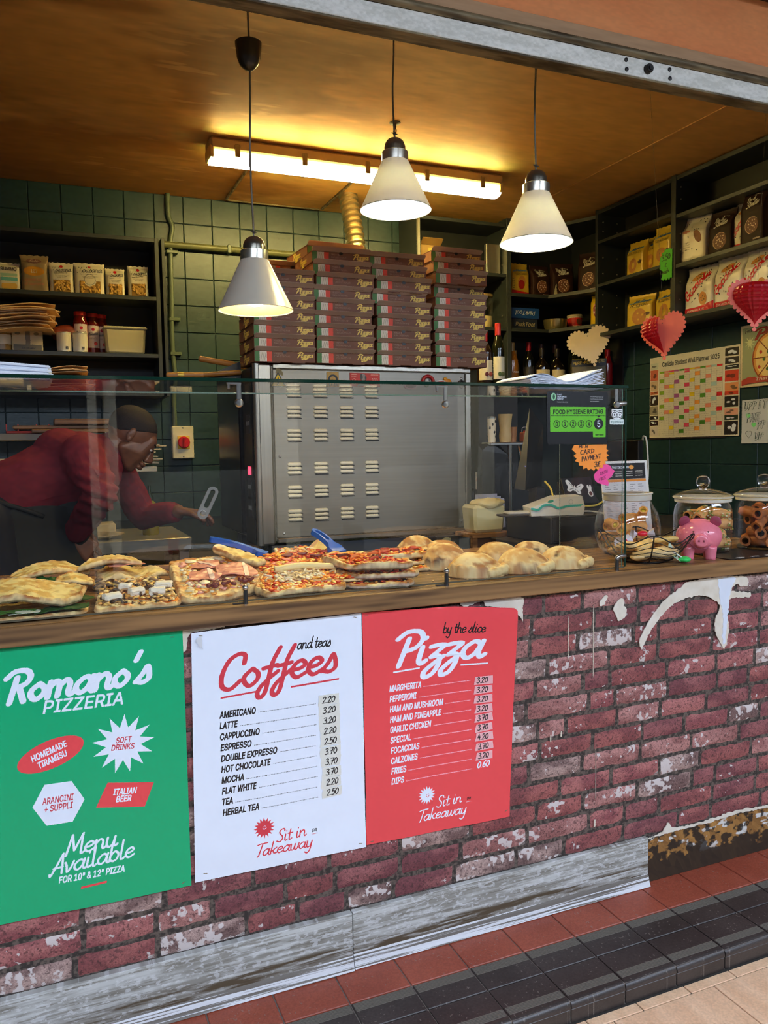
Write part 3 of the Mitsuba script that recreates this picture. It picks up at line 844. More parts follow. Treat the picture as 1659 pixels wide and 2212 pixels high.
# brackets: top clips and bottom studs
DARKCHROME = M((104, 106, 106), .18, .9)
for x in (-.243, .292):
    k = obj('clip', cat(box(x - .0055, x + .0055, .0085, .013, GT - .046, GT - .004, .0015), box(x - .028, x + .006, .0085, .0125, GT - .0085, GT - .003, .001), box(x - .0265, x - .0205, .009, .016, GT - .019, GT - .006, .0015)), CHROME, t)
    obj('screw', lathe([(0, .007), (.007, .0065), (.0095, .004), (.0105, 0)], 20), CHROME, k, smooth=40, m=tr(x, .013, GT - .05) @ tr(rx=90))
for x in (-.243, .287):
    k = obj('stud', cat(lathe([(.0001, 0), (.0062, 0), (.0056, .004), (.0052, .03), (.0052, .034), (.0001, .034)], 16)), DARKCHROME, t, smooth=40, m=tr(x, .007, .955))
    obj('ball', sph((x, .007, .993), .0075, 2), CHROME, k, smooth=True)
    obj('foot_plate', box(x - .03, x + .006, .006, .014, .9555, .9585, .001), DARKCHROME, k)
k = obj('stud', cat(lathe([(.0001, 0), (.0062, 0), (.0056, .03), (.0001, .034)], 16)), DARKCHROME, t, smooth=40, m=tr(.835, .008, .955))
obj('arm', tube(curve([(.835, .008, .985), (.838, .008, .992), (.85, .008, .995), (.866, .01, .994)], 4), .0062, 10), CHROME, k, smooth=True)
obj('clip', cat(box(.828, .839, .0085, .013, GT - .05, GT - .003, .0015)), CHROME, t)
obj('arm', tube([(.834, .014, GT - .047), (.868, .014, GT - .043)], .0062, 10), CHROME, t, smooth=True)
obj('clip_knob', lathe([(0, .007), (.007, .0065), (.0095, .004), (.0105, 0)], 20), CHROME, t, smooth=40, m=tr(.834, .012, GT - .048) @ tr(rx=90))
obj('stud', sph((.856, .33, .975), .008, 2), CHROME, t, smooth=True)
lk = Polygon(LineString([(-.325, 1.168), (-.300, 1.218)]).buffer(.013, quad_segs=8)).difference(LineString([(-.316, 1.187), (-.300, 1.218)]).buffer(.006, quad_segs=6))
k = obj('slotted_hinge', flat(lk, .07, .003), CHROME, t, label='slotted metal strut behind the glass')
obj('bolt', lathe([(0, .006), (.005, .0055), (.007, .003), (.0075, 0)], 18), CHROME, k, smooth=40, m=tr(-.325, .067, 1.169) @ tr(rx=90))
STRUT = k

# stickers on the screen
BLACKCARD = M((22, 22, 24), .35)
t = thing('hygiene_sticker', 'black sticker with a bright green food hygiene rating of five, on the glass screen', 'sticker')


def F(poly, y, d=.0004):
    return flat(poly, y, d)


HY = .0185
obj('card', F(rrect(.606, .809, 1.318, 1.463, .006), HY), BLACKCARD, t)
HG = M((104, 196, 40), .4)
obj('green_panel', F(unary_union([rrect(.6155, .8015, 1.352, 1.4205, .002), rrect(.758, .8015, 1.336, 1.36, .002)]), HY - .0005), HG, t)
obj('rule', F(shapely.box(.617, 1.3955, .80, 1.3968), HY - .001), INK, t)
obj('pointer', F(Polygon([(.772, 1.396), (.782, 1.396), (.777, 1.391)]), HY - .001), INK, t)
obj('lettering', upright(write('FOOD HYGIENE RATING', (.6255, 1.4005), (.792, 1.402), .0115, True, 0), HY - .001), INK, t)
for i in range(6):
    x = .637 + .0268 * i + (.006 if i == 5 else 0)
    r = .0105 if i < 5 else .0155
    z = 1.3735
    if i < 5:
        obj('number_ring', F(Point(x, z).buffer(r).difference(Point(x, z).buffer(r - .0016)), HY - .001), INK, t)
        obj('number', upright(write(str(i), (x - .0035, z - .006), (x + .0035, z - .006), .012, True, 0), HY - .001), INK, t)
    else:
        obj('number_disc', F(Point(x, z).buffer(r), HY - .001), INK, t)
        obj('number', upright(write('5', (x - .005, z - .009), (x + .005, z - .009), .018, True, 0), HY - .0016), WHITE, t)
obj('lettering', upright(write('VERY GOOD', (.766, 1.3405), (.794, 1.3405), .004, True, 0), HY - .001), INK, t)
obj('emblem', F(ellipse(.6265, 1.4475, .0085, .0105), HY - .0005), M((150, 205, 160), .4), t)
obj('emblem_mark', F(ellipse(.6275, 1.4475, .0035, .007), HY - .001), M((40, 90, 60), .4), t)
for j, s in enumerate(('Food', 'Standards', 'Agency')):
    obj('lettering', upright(write(s, (.638, 1.4515 - .0058 * j), (.638 + .0034 * len(s), 1.4515 - .0058 * j), .0048, False, 0), HY - .0005), WHITE, t)
obj('lettering', upright(write('food.gov.uk/ratings', (.637, 1.432), (.674, 1.432), .003, False, 0), HY - .0005), M((170, 170, 170), .5), t)
for j, w_x in enumerate((.045, .045, .03)):
    obj('small_print', F(shapely.box(.748, 1.4475 - .006 * j, .748 + w_x, 1.449 - .006 * j), HY - .0005), M((140, 140, 140), .5), t)
t = thing('owl_sticker', 'small white owl sticker of a travel review site on the glass, beside the rating sticker', 'sticker')
obj('name_plate', F(rrect(.816, .866, 1.371, 1.386, .003), HY), M((222, 236, 230), .4), t)
owl = unary_union([ellipse(.8415, 1.4, .0195, .0145), Polygon([(.822, 1.406), (.823, 1.4155), (.84, 1.414), (.86, 1.4155), (.861, 1.406)])])
obj('face', F(owl, HY - .0004), M((236, 240, 240), .4), t)
for sx in (-1, 1):
    obj('eye_ring', F(Point(.8415 + sx * .0095, 1.3985).buffer(.0085).difference(Point(.8415 + sx * .0095, 1.3985).buffer(.0065)), HY - .0009), INK, t)
    obj('eye', F(Point(.8415 + sx * .0095, 1.3985).buffer(.0025), HY - .0009), INK, t)
obj('beak', F(Polygon([(.8395, 1.394), (.8435, 1.394), (.8415, 1.3895)]), HY - .0009), INK, t)
obj('brow', F(LineString([(.824, 1.409), (.832, 1.4105), (.8415, 1.4085), (.851, 1.4105), (.859, 1.409)]).buffer(.0011), HY - .0009), INK, t)
obj('lettering', upright(write('tripadvisor', (.8195, 1.3755), (.8635, 1.3755), .0068, False, 0), HY - .0005), M((110, 140, 136), .5), t)


def burst_card(pts, seed):
    return Polygon(pts)


t = thing('payment_card', 'orange star-shaped card with a handwritten minimum card payment of three pounds', 'sign')
oc = burst_card([(.687, 1.303), (.695, 1.315), (.806, 1.315), (.805, 1.302), (.812, 1.298), (.804, 1.291), (.814, 1.284), (.805, 1.279), (.811, 1.27), (.801, 1.268), (.803, 1.258), (.793, 1.259), (.792, 1.249), (.782, 1.252), (.778, 1.243), (.768, 1.249), (.762, 1.241), (.752, 1.248), (.744, 1.243), (.737, 1.251), (.726, 1.247), (.725, 1.257), (.71, 1.258), (.711, 1.266), (.698, 1.27), (.704, 1.278), (.692, 1.284), (.702, 1.291)], 1)
obj('card', F(oc, HY), M((252, 150, 52), .6), t)
obj('lettering', upright(pen('MIN', (.71, 1.306), (.742, 1.307), .0085, .22, .1, True), HY - .0005), M((70, 34, 30), .6), t)
obj('lettering', upright(pen('CARD', (.715, 1.287), (.764, 1.2925), .0125, .24, .1, True), HY - .0005), M((70, 34, 30), .6), t)
obj('lettering', upright(pen('PAYMENT', (.720, 1.269), (.788, 1.277), .0125, .24, .1, True), HY - .0005), M((70, 34, 30), .6), t)
obj('lettering', upright(pen('3£', (.762, 1.252), (.786, 1.2545), .014, .26, .1, True), HY - .0005), M((70, 34, 30), .6), t)
t = thing('cash_card', 'pink card with handwriting tucked behind the orange payment card', 'sign')
obj('card', F(Polygon([(.77, 1.235), (.765, 1.228), (.769, 1.215), (.78, 1.206), (.815, 1.197), (.818, 1.206), (.812, 1.215), (.826, 1.222), (.838, 1.239), (.828, 1.246), (.822, 1.255), (.80, 1.262)]), HY + .005), M((248, 78, 160), .6), t)
obj('lettering', upright(pen('CASH', (.787, 1.228), (.814, 1.236), .0085, .24, .1, True), HY + .0042), M((150, 30, 90), .6), t)
obj('lettering', upright(pen('FREE', (.785, 1.211), (.809, 1.219), .0085, .24, .1, True), HY + .0042), M((150, 30, 90), .6), t)


def paper_pile(name, x0, x1, y0, y1, z, h, label, curl, seed, n=14):
    """A loose pile of paper sheets or bags, each a sheet of its own."""
    t = thing(name, label, 'paper pile')
    r = np.random.default_rng(seed)
    for i in range(n):
        dx, dy, a = r.normal(0, .003), r.normal(0, .003), r.normal(0, .6)
        b = fine(box(x0, x1, y0, y1, 0, h / n * .8), .035)

        def w(v, i=i, a=a):
            v = np.array(v)
            u = (v[:, 0] - x0) / (x1 - x0)
            v[:, 2] += z + i * h / n + curl(u) * (i / n)
            return v
        c = np.array([(x0 + x1) / 2, (y0 + y1) / 2])
        mm = tr(c[0] + dx, c[1] + dy, 0, a) @ tr(-c[0], -c[1], 0)
        obj('sheet', moved(warped(b, w), mm), M((226, 232, 240), .7), t, smooth=30)
    return t


paper_pile('napkin_pile', .645, .905, .16, .34, GT + .0045, .036, 'loose pile of white paper on the glass shelf above the rating sticker', lambda u: .012 * np.sin(u * 9) + .026 * np.clip((u - .7) / .3, 0, 1) ** 2, 3)
paper_pile('napkin_pile', -1.05, -.645, .14, .34, GT + .0045, .056, 'white paper pile on the left end of the glass shelf', lambda u: -.022 * np.clip((u - .2) / .8, 0, 1), 4)
# ---------------------------------------------------------------- fluorescent batten and pendant lamps
t = thing('batten_light', 'long fluorescent batten light on the brown ceiling, glowing yellow-white', 'ceiling light')
LX0, LX1, LYB, LZ = .045, 1.50, 1.76, 2.6
obj('housing', box(LX0, LX1, LYB - .055, LYB + .055, LZ + .008, ZC - .003, .012), M((150, 128, 86), .5), t)
sec = Polygon([(-.05, .010), (-.05, -.012), (-.038, -.03), (-.02, -.036), (.02, -.036), (.038, -.03), (.05, -.012), (.05, .010)])
df = prism(sec, LX1 - LX0 - .02)
v = np.array(df.vertices)
dm = trimesh.Trimesh(np.stack([LX0 + .01 + v[:, 2], LYB + v[:, 0], LZ + v[:, 1]], 1), df.faces[:, ::-1], process=False)
if dm.volume < 0:
    dm.invert()
k = put('diffuser', {**mikit.ply(dm, 'mat_lamp'), 'emitter': {'type': 'area', 'radiance': {'type': 'rgb', 'value': TUBE}}}, t)
for x in (LX0 + .01, LX1 - .012):
    obj('end_cap', box(x - .012, x + .012, LYB - .053, LYB + .053, LZ - .02, LZ + .03, .006), M((206, 170, 90), .4), t)
for x in np.linspace(LX0 + .12, LX1 - .12, 5):
    obj('catch', box(x - .012, x + .012, LYB - .0585, LYB - .0495, LZ - .012, LZ + .04, .002), M((74, 58, 36), .5), t)

STEELCAP = M((120, 116, 104), .22, .85)
COLLAR = M((205, 200, 184), .25, .9)
scene['mat_shade'] = {'type': 'principledthin', 'base_color': {'type': 'rgb', 'value': lin((238, 224, 196))}, 'roughness': .35, 'diff_trans': .06}
scene['mat_shade_aluminium'] = {'type': 'twosided', 'b': {'type': 'principled', 'base_color': {'type': 'rgb', 'value': lin((232, 224, 202))}, 'roughness': .32, 'metallic': .3}}
INNER = M((176, 132, 88), .5)
RT = np.linspace(0, 2 * np.pi, 65)


def pendant(x, y, z, label, mat, cup=None):
    t = thing('pendant_lamp', label, 'pendant lamp', tr(x, y, z, 0), 'pendant lamps')
    if mat == 'mat_shade':
        obj('shade', lathe([(.1070, 0), (.0400, .142)], 56), mat, t, smooth=True)
        obj('rim', tube(np.column_stack([.107 * np.cos(RT), .107 * np.sin(RT), 0 * RT]), .0011, 6, False), COLLAR, t, smooth=True)
    else:
        obj('shade', lathe([(.1065, 0), (.1075, .0015), (.0405, .142), (.0395, .142), (.104, .002), (.1065, 0)], 56), mat, t, smooth=50)
        obj('lining', lathe([(.1035, .003), (.0385, .1405)], 56), INNER, t, smooth=True)
    obj('collar', lathe([(.0385, .139), (.0395, .141), (.0395, .168), (.0375, .1695), (.03, .1695)], 40), COLLAR, t, smooth=40)
    obj('cap', lathe([(.0315, .1685), (.0315, .183), (.03, .190), (.025, .2), (.017, .2065), (.008, .2095), (.004, .2105), (.0001, .2105)], 36), STEELCAP, t, smooth=40)
    b = lathe([(.0001, .012), (.012, .014), (.022, .020), (.0285, .032), (.029, .044), (.024, .062), (.014, .085), (.013, .11)], 28)
    put('bulb', {**mikit.ply(b, 'mat_lamp', True), 'emitter': {'type': 'area', 'radiance': {'type': 'rgb', 'value': BULB}}}, t)
    obj('bulb_holder', lathe([(.0001, .15), (.019, .15), (.019, .105), (.0135, .105)], 20), M((40, 38, 36), .5), t, smooth=40)
    top = ZC - z
    pts = [(0, 0, .21), (-.004, 0, .21 + (top - .21) * .3), (.002, 0, .21 + (top - .21) * .6), (0, 0, top)]
    obj('cable', tube(curve(pts, 6), .0028, 8), M((96, 88, 74), .4), t, smooth=True)
    obj('cable_knot', cat(sph((0, 0, .222), .005, 1), tube([(-.009, 0, .224), (.009, 0, .221)], .0018, 6)), M((60, 54, 46), .5), t)
    return t


t = pendant(-.085, .46, 1.715, 'left pendant lamp, lowest of the three, a brushed aluminium cone hanging before the pizza boxes', 'mat_shade_aluminium')
obj('ceiling_cup', lathe([(.0001, 0), (.012, .003), (.026, .016), (.033, .035), (.036, .06), (.0375, .075), (.036, .0755), (.033, .06), (.0001, .05)], 32), M((44, 40, 32), .28, .2), t, smooth=45, m=tr(0, 0, .665), label='dark cup that slid down the cable')
pendant(.337, .41, 2.024, 'middle pendant lamp, the white cone hanging highest in front of the ceiling light', 'mat_shade')
pendant(.699, .21, 1.909, 'right pendant lamp, a white cone with a bit of yellow tape inside its rim', 'mat_shade')
single('ceiling_hook', cat(lathe([(.0001, -.02), (.006, -.018), (.007, -.006), (.022, -.003), (.024, 0)], 20), tube(curve([(0, 0, -.018), (.006, 0, -.03), (0, 0, -.04), (-.008, 0, -.034)], 5), .0024, 8)), M((58, 44, 28), .5), 'small dark hook screwed into the brown ceiling behind the middle pendant lamp', 'ceiling hook', m=tr(.743, 1.324, ZC - .001))
# ---------------------------------------------------------------- oven on its stand
DARK = M((24, 25, 27), .35)
GREYP = M((92, 94, 96), .45, .3)
t = thing('pizza_oven', 'stainless steel pizza oven with rows of louvred vents on its side panel', 'oven')
OX0, OX1, OY0, OY1, OZ0, OZ1 = .145, 1.157, 1.45, 2.12, .93, 1.677
obj('body', box(OX0 + .02, OX1 - .01, OY0 + .012, OY1, OZ0, OZ1, .003), 'mat_steel', t)
obj('corner_column', cat(box(OX0 + .012, .219, OY0 - .004, OY0 + .08, OZ0 - .012, OZ1, .008), cyl([OX0 + .012, OY0 + .012, OZ0 - .012], [OX0 + .012, OY0 + .012, OZ1], .016, 16)), 'mat_brushed', t, smooth=30)
obj('side_panel', box(.2245, 1.128, OY0 - .003, OY0 + .012, OZ0 + .018, 1.6535, .002), 'mat_steel', t)
obj('top_rail', box(.2245, OX1, OY0 - .005, OY0 + .012, 1.6575, OZ1, .002), 'mat_brushed', t)
obj('end_rail', box(1.131, OX1, OY0 - .005, OY0 + .012, OZ0 + .018, 1.6545, .002), 'mat_brushed', t)
obj('base_rail', box(.2245, OX1, OY0 - .012, OY0 + .012, OZ0 - .004, OZ0 + .0145, .003), 'mat_brushed', t)
lv = []
a = np.linspace(0, np.pi, 9)
half = np.column_stack([np.zeros(9), -.0075 * np.sin(a), .0078 * np.cos(a)])
secs = [(-.031, .2), (-.028, .75), (-.024, 1), (.024, 1), (.028, .75), (.031, .2)]
v = np.vstack([half * [1, s, s] + [x, 0, 0] for x, s in secs])
f = [[i * 9 + j, i * 9 + j + 1, (i + 1) * 9 + j + 1, (i + 1) * 9 + j] for i in range(5) for j in range(8)]
LOUVRE = shape(trimesh.Trimesh(*[np.array(q) for q in (v, [[a_, b_, c_] for a_, b_, c_, d_ in f] + [[a_, c_, d_] for a_, b_, c_, d_ in f])], process=False), M((246, 236, 204), .35), 40)
slot = shape(box(-.026, .034, -.0035, .001, -.0118, -.008), DARK)
for x in (.310, .428, .546, .663):
    for z in (1.565, 1.478, 1.380, 1.239, 1.141, 1.040):
        for k in (-1, 0, 1):
            put('louvre', LOUVRE, t, tr(x - (1.478 - z) * .012, OY0 - .003, z + k * .0175))
            put('louvre_slot', slot, t, tr(x - (1.478 - z) * .012, OY0 - .003, z + k * .0175))
for x, z in ((.245, 1.29), (.255, .965), (1.11, 1.63), (1.105, .975)):
    obj('screw', sph((x, OY0 - .003, z), (.006, .003, .006), 1), CHROME, t, smooth=True)
obj('control_panel', box(OX0 - .006, OX0 + .012, OY0 + .035, OY0 + .2, OZ0 - .01, OZ1 - .012, .004), DARK, t)
obj('door', box(OX0 - .02, OX0 + .02, OY0 + .215, OY1, OZ0 + .02, OZ1 - .02, .006), M((16, 17, 19), .25), t)
for z in (1.56, 1.43, 1.16, 1.07):
    obj('key_pad', box(OX0 - .0072, OX0 - .005, OY0 + .07, OY0 + .14, z - .04, z + .04, .0005), M((52, 54, 56), .5), t)
    for q in range(3):
        obj('key', box(OX0 - .0082, OX0 - .007, OY0 + .08 + .02 * q, OY0 + .09 + .02 * q, z - .005, z + .012, .0003), M((150, 152, 150), .5), t)
scene_led = {**mikit.ply(box(OX0 - .0082, OX0 - .006, OY0 + .075, OY0 + .125, 1.215, 1.25), M((200, 20, 40), .5)), 'emitter': {'type': 'area', 'radiance': {'type': 'rgb', 'value': [2.2, .12, .25]}}}
put('display', scene_led, t)
labels[t + '__display'] = {'label': 'small red lit display'}
t2 = thing('oven_stand', 'grey stand under the pizza oven', 'oven stand')
for x0, x1 in ((.20, .315), (.975, 1.09)):
    obj('leg', box(x0, x1, OY0 - .004, OY0 + .1, -.05, OZ0 - .016, .003), GREYP, t2)
obj('apron', box(.315, .975, OY0 + .02, OY0 + .03, .1, OZ0 - .016), M((70, 74, 80), .45, .3), t2)
for x in (.20, .975):
    obj('leg', box(x, x + .115, OY1 - .1, OY1, -.05, OZ0 - .016, .003), GREYP, t2)
obj('shelf', box(.2, 1.09, OY0 + .03, OY1, .08, .1), M((70, 74, 80), .45, .3), t2)
obj('sticker', flat(ragged([(.262, .875), (.262, .9), (.305, .902), (.306, .876)], .003, 2), OY0 - .0042, .0005), M((196, 186, 140), .5), t2)
obj('sticker', flat(ragged([(.225, .85), (.225, .875), (.245, .876), (.246, .852)], .003, 3), OY0 - .0042, .0005), M((150, 146, 120), .5), t2)
for i, (x0, x1, z0, z1) in enumerate(((1.005, 1.045, .875, .9), (1.055, 1.07, .845, .88), (1.0, 1.02, .83, .85))):
    obj('sticker', flat(ragged([(x0, z0), (x0, z1), (x1, z1), (x1, z0)], .002, 6 + i), OY0 - .0042, .0005), M((206, 200, 160), .5), t2)
FY = OY0 - .003
t = thing('warning_sign', 'yellow triangular electricity warning sticker on the oven', 'warning sign')
tri = lambda x, z, s: Polygon([(x - s, z - s * .75), (x + s, z - s * .75), (x, z + s)])
obj('border', flat(tri(.246, 1.606, .033).buffer(.002), FY, .0008), INK, t)
obj('plate', flat(tri(.246, 1.606, .0285), FY - .0008, .0006), M((244, 204, 40), .5), t)
obj('bolt', flat(Polygon([(.249, 1.622), (.238, 1.603), (.245, 1.604), (.241, 1.586), (.254, 1.607), (.247, 1.606)]), FY - .0014, .0005), INK, t)
obj('peeled_patch', flat(ragged([(.238, 1.637), (.24, 1.655), (.262, 1.65), (.268, 1.63), (.255, 1.632)], .004, 9, .004), FY, .0004), M((140, 128, 92), .7), t)
t = thing('magnet', 'gold square magnet with a dark arch on the oven panel', 'magnet')
obj('tile', box(.46, .514, FY - .004, FY, 1.585, 1.648, .001), M((188, 146, 62), .4), t)
obj('arch', flat(Point(.487, 1.615).buffer(.022).difference(Point(.487, 1.615).buffer(.014)).intersection(shapely.box(.4, 1.61, .6, 1.7)), FY - .004, .0006), INK, t)
for x in (.472, .481, .493, .503):
    obj('column', flat(shapely.box(x - .0025, 1.589, x + .0025, 1.614), FY - .004, .0006), M((64, 50, 26), .5), t)
t = thing('magnet', 'red banknote magnet with a grey portrait on the oven panel', 'magnet')
obj('note', box(.565, .705, FY - .003, FY, 1.588, 1.646, .001), M((206, 54, 36), .45), t)
obj('portrait', flat(unary_union([ellipse(.627, 1.628, .011, .015), Polygon([(.598, 1.589), (.608, 1.605), (.622, 1.615), (.634, 1.614), (.65, 1.602), (.658, 1.589)])]), FY - .003, .0005), M((150, 142, 136), .6), t)
obj('hair', flat(unary_union([ellipse(.618, 1.629, .006, .014), ellipse(.638, 1.623, .004, .01)]), FY - .0035, .0004), M((88, 82, 80), .6), t)
obj('number', upright(write('100', (.668, 1.61), (.694, 1.61), .014, True, 0), FY - .003), M((236, 170, 150), .5), t)
for x0, x1, z in ((.572, .598, 1.637), (.572, .594, 1.63), (.662, .698, 1.637), (.662, .69, 1.598), (.572, .59, 1.598)):
    obj('print', flat(shapely.box(x0, z, x1, z + .0035), FY - .003, .0004), M((236, 150, 130), .5), t)
obj('seal', flat(Point(.584, 1.614).buffer(.0085).difference(Point(.584, 1.614).buffer(.006)), FY - .003, .0004), M((236, 150, 130), .5), t)


def magnet_arc(x, z, r, rgb, label, extra):
    t = thing('magnet', label, 'magnet')
    obj('arch', moved(tube([(x + r * math.cos(a), 0, z + r * math.sin(a)) for a in np.linspace(-.5, 3.4, 18)], r * .3, 8), tr(0, FY - .006, 0)), M(rgb, .35), t, smooth=True)
    for (dx, dz, rr, c) in extra:
        obj('figure', sph((x + dx, FY - .005, z + dz), (rr, .005, rr), 2), M(c, .4), t, smooth=True)


magnet_arc(.938, 1.612, .026, (176, 34, 30), 'round souvenir magnet with a red arch and green and white middle on the oven', [(0, 0, .016, (196, 200, 190)), (-.006, -.012, .012, (60, 110, 52)), (.004, .006, .008, (90, 90, 86))])
magnet_arc(1.108, 1.603, .016, (44, 36, 30), 'small dark mushroom-like souvenir magnet at the right end of the oven', [(0, -.008, .009, (150, 140, 116))])
t = thing('magnet', 'orange souvenir magnet beside a red and white oval badge on the oven', 'magnet')
obj('figure', sph((1.035, FY - .005, 1.613), (.022, .006, .016), 2), M((224, 136, 30), .4), t, smooth=True)
obj('top', sph((1.026, FY - .005, 1.627), (.009, .005, .008), 2), M((236, 160, 40), .4), t, smooth=True)
t = thing('magnet', 'red and white oval badge magnet on the oven just above the glass', 'magnet')
obj('badge', flat(ellipse(1.003, 1.606, .031, .0155), FY - .005, .005), M((232, 226, 214), .4), t)
obj('badge_centre', flat(ellipse(1.003, 1.606, .024, .010), FY - .010, .001), M((206, 40, 38), .4), t)
t = thing('magnet', 'dark red magnet with a pink rim low on the oven panel', 'magnet')
obj('rim', flat(ellipse(.85, 1.592, .03, .013), FY - .003, .003), M((214, 160, 170), .4), t)
obj('shape', flat(ellipse(.852, 1.595, .026, .011), FY - .006, .002), M((96, 16, 34), .4), t)

# ---------------------------------------------------------------- the stacks of pizza boxes
BROWN, KRAFT, KLIP = M((128, 84, 60), .55), M((120, 84, 64), .65), M((196, 170, 146), .6)
BW, BD, BH = .261, .265, .046
pb = {
    'tray': shape(cat(box(-BW / 2, BW / 2, 0, BD, .0, BH - .003, .0012)), BROWN),
    'foot': shape(cat(box(-.075, -.02, -.0006, .006, -.0035, .001), box(.03, .085, -.0006, .006, -.0035, .001)), KRAFT),
    'lid': shape(cat(box(-BW / 2 - .002, BW / 2 + .002, .0, BD, BH - .003, BH - .0005, .0008)), KRAFT),
}
lip = prism(shapely.box(-BW / 2 + .002, -.026, BW / 2 - .002, .002).buffer(.0).union(rrect(-BW / 2, BW / 2, -.028, .002, .012)), .0016)
pb['lip'] = shape(moved(lip, tr(0, 0, BH - .0012, rx=-30)), KLIP)
pb['notch'] = shape(flat(ellipse(-.002, BH - .006, .0085, .006), -.0002, .0012), DARK)
fl = lambda x0, x1: flat(shapely.box(x0, .0008, x1, BH - .0045), 0.0, .0005)
pb['green_stripe'] = shape(fl(-BW / 2 + .002, -BW / 2 + .022), M((84, 140, 78), .55))
pb['white_stripe'] = shape(cat(fl(-BW / 2 + .022, -BW / 2 + .053)), M((246, 236, 212), .55))
pb['fold_print'] = shape(cat(*[flat(LineString([(-BW / 2 + .026 + i * .008, .004), (-BW / 2 + .034 + i * .008, .036)]).buffer(.0012), -.0005, .0003) for i in range(3)]), M((206, 194, 168), .6))
pb['red_stripe'] = shape(fl(-BW / 2 + .053, -BW / 2 + .074), M((248, 92, 66), .55))
GOLD = M((255, 222, 104), .45)
pb['lettering'] = shape(upright(cat(write('FRESH &', (-.045, .031), (-.010, .031), .0062, False, 0), write('DELICIOUS', (-.045, .0205), (.022, .0205), .0062, False, 0)), -.0002), M((190, 160, 140), .6))
pb['title'] = shape(upright(pen('Pizza', (.052, .0195), (.124, .0225), .021, .36, .34), -.0002), GOLD)
sd = upright(pen('Pizza', (.02, .012), (.12, .012), .028, .32, .3), 0)
pb['side_title'] = shape(moved(sd, tr(-BW / 2 - .0002, .2, 0, rz=-90)), GOLD)
STEP = .0527


def pizza_box(x, y, z, rz, label, group, sub=True):
    t = thing('pizza_box', label, 'pizza box', tr(x, y, z, rz), group)
    for k, sh in pb.items():
        put(k, sh, t)
    return t


ORD = ['bottom', 'second from the bottom', 'third from the bottom', 'fourth from the bottom', 'fifth from the bottom', 'sixth from the bottom', 'seventh from the bottom', 'eighth from the bottom', 'ninth from the bottom', 'tenth from the bottom']
columns = [
    ('the left stack behind the low pendant lamp', .272, [0, 0, 0, .002, .003, .001, .002], [0, 0, 0, 0, 0, 0, 0], [0] * 7),
    ('the tall second stack from the left', .540, [.0, .001, .001, -.006, .002, -.006, .004, -.006, -.008], [0, 0, 0, .006, 0, .006, -.002, .004, .008], [0, 0, 0, 0, 0, .5, 0, 0, -1]),
    ('the third stack from the left', .812, [.002, .002, .001, .004, .003, -.012, .004, -.012, -.018], [0, 0, 0, -.004, 0, .012, -.004, .012, .016], [0, .5, 0, 0, 0, .8, 0, 0, 0]),
    ('the right stack, under the right lamp', 1.098, [.0, -.003, -.004, -.008, -.006, .006, .018, .006, .004, .006], [0, 0, 0, 0, 0, .01, .05, .004, .02, .05], [0, 0, 0, 0, 0, 0, 1, 0, 0, 2]),
]
for who, x, dx, dy, rz in columns:
    for i in range(len(dx)):
        top = ', topmost' if i == len(dx) - 1 else ''
        pizza_box(x + dx[i], 1.42 + dy[i], OZ1 + .004 + STEP * i, rz[i], f'brown pizza box in {who}, {ORD[i] if not top else "topmost"}', 'stacked pizza boxes')
pizza_box(.55, 1.56, OZ1 + .004 + STEP * 9, 3, 'brown pizza box set back on top of the tall second stack', 'stacked pizza boxes')
for i in range(9):
    pizza_box(.405, 1.73, OZ1 + .004 + STEP * (i + 1) - STEP, 1.5 if i % 2 else -1, f'brown pizza box in the rear stack behind the tall one, {ORD[i] if i < 8 else "topmost"}', 'stacked pizza boxes')

# peels lying on the oven with their handles out to the left
WOODH = M((176, 120, 56), .4)
for i, (p0, p1, p2, lb) in enumerate([((-.051, 1.60, 1.707), (.10, 1.62, 1.688), (.30, 1.66, 1.684), 'upper round wooden peel handle sticking out left of the oven'),
                                      ((.075, 1.80, 1.72), (.17, 1.82, 1.70), (.35, 1.86, 1.69), 'short wooden peel handle end just beside the left box stack'),
                                      ((-.19, 1.58, 1.632), (-.04, 1.58, 1.637), (.12, 1.585, 1.652), 'lower wooden peel handle with a brass ferrule left of the oven')]):
    t = thing('pizza_peel', lb, 'pizza peel')
    p0, p1, p2 = map(np.array, (p0, p1, p2))
    d = (p1 - p0) / np.linalg.norm(p1 - p0)
    obj('handle', tube([p0, p0 + d * .006, p1 - d * .002, p1], [.008, .0125, .0125, .012], 14), WOODH, t, smooth=40)
    if i == 2:
        obj('ferrule', tube([p0 + d * .045, p0 + d * .07], .0135, 14), M((220, 190, 90), .3, .7), t, smooth=40)
        obj('shaft', tube([p1, p2], .011, 12), M((150, 98, 40), .4), t, smooth=40)
    else:
        obj('shaft', tube([p1, p2], .011, 12), M((150, 104, 50), .4), t, smooth=40)
obj('bracket', prism(Polygon([(-.03, 1.63), (.125, 1.70), (.125, 1.62)]), .003), DARK, t, m=tr(0, 1.60, 0) @ np.array([[1, 0, 0, 0], [0, 0, 1, 0], [0, 1, 0, 0], [0, 0, 0, 1.0]]))

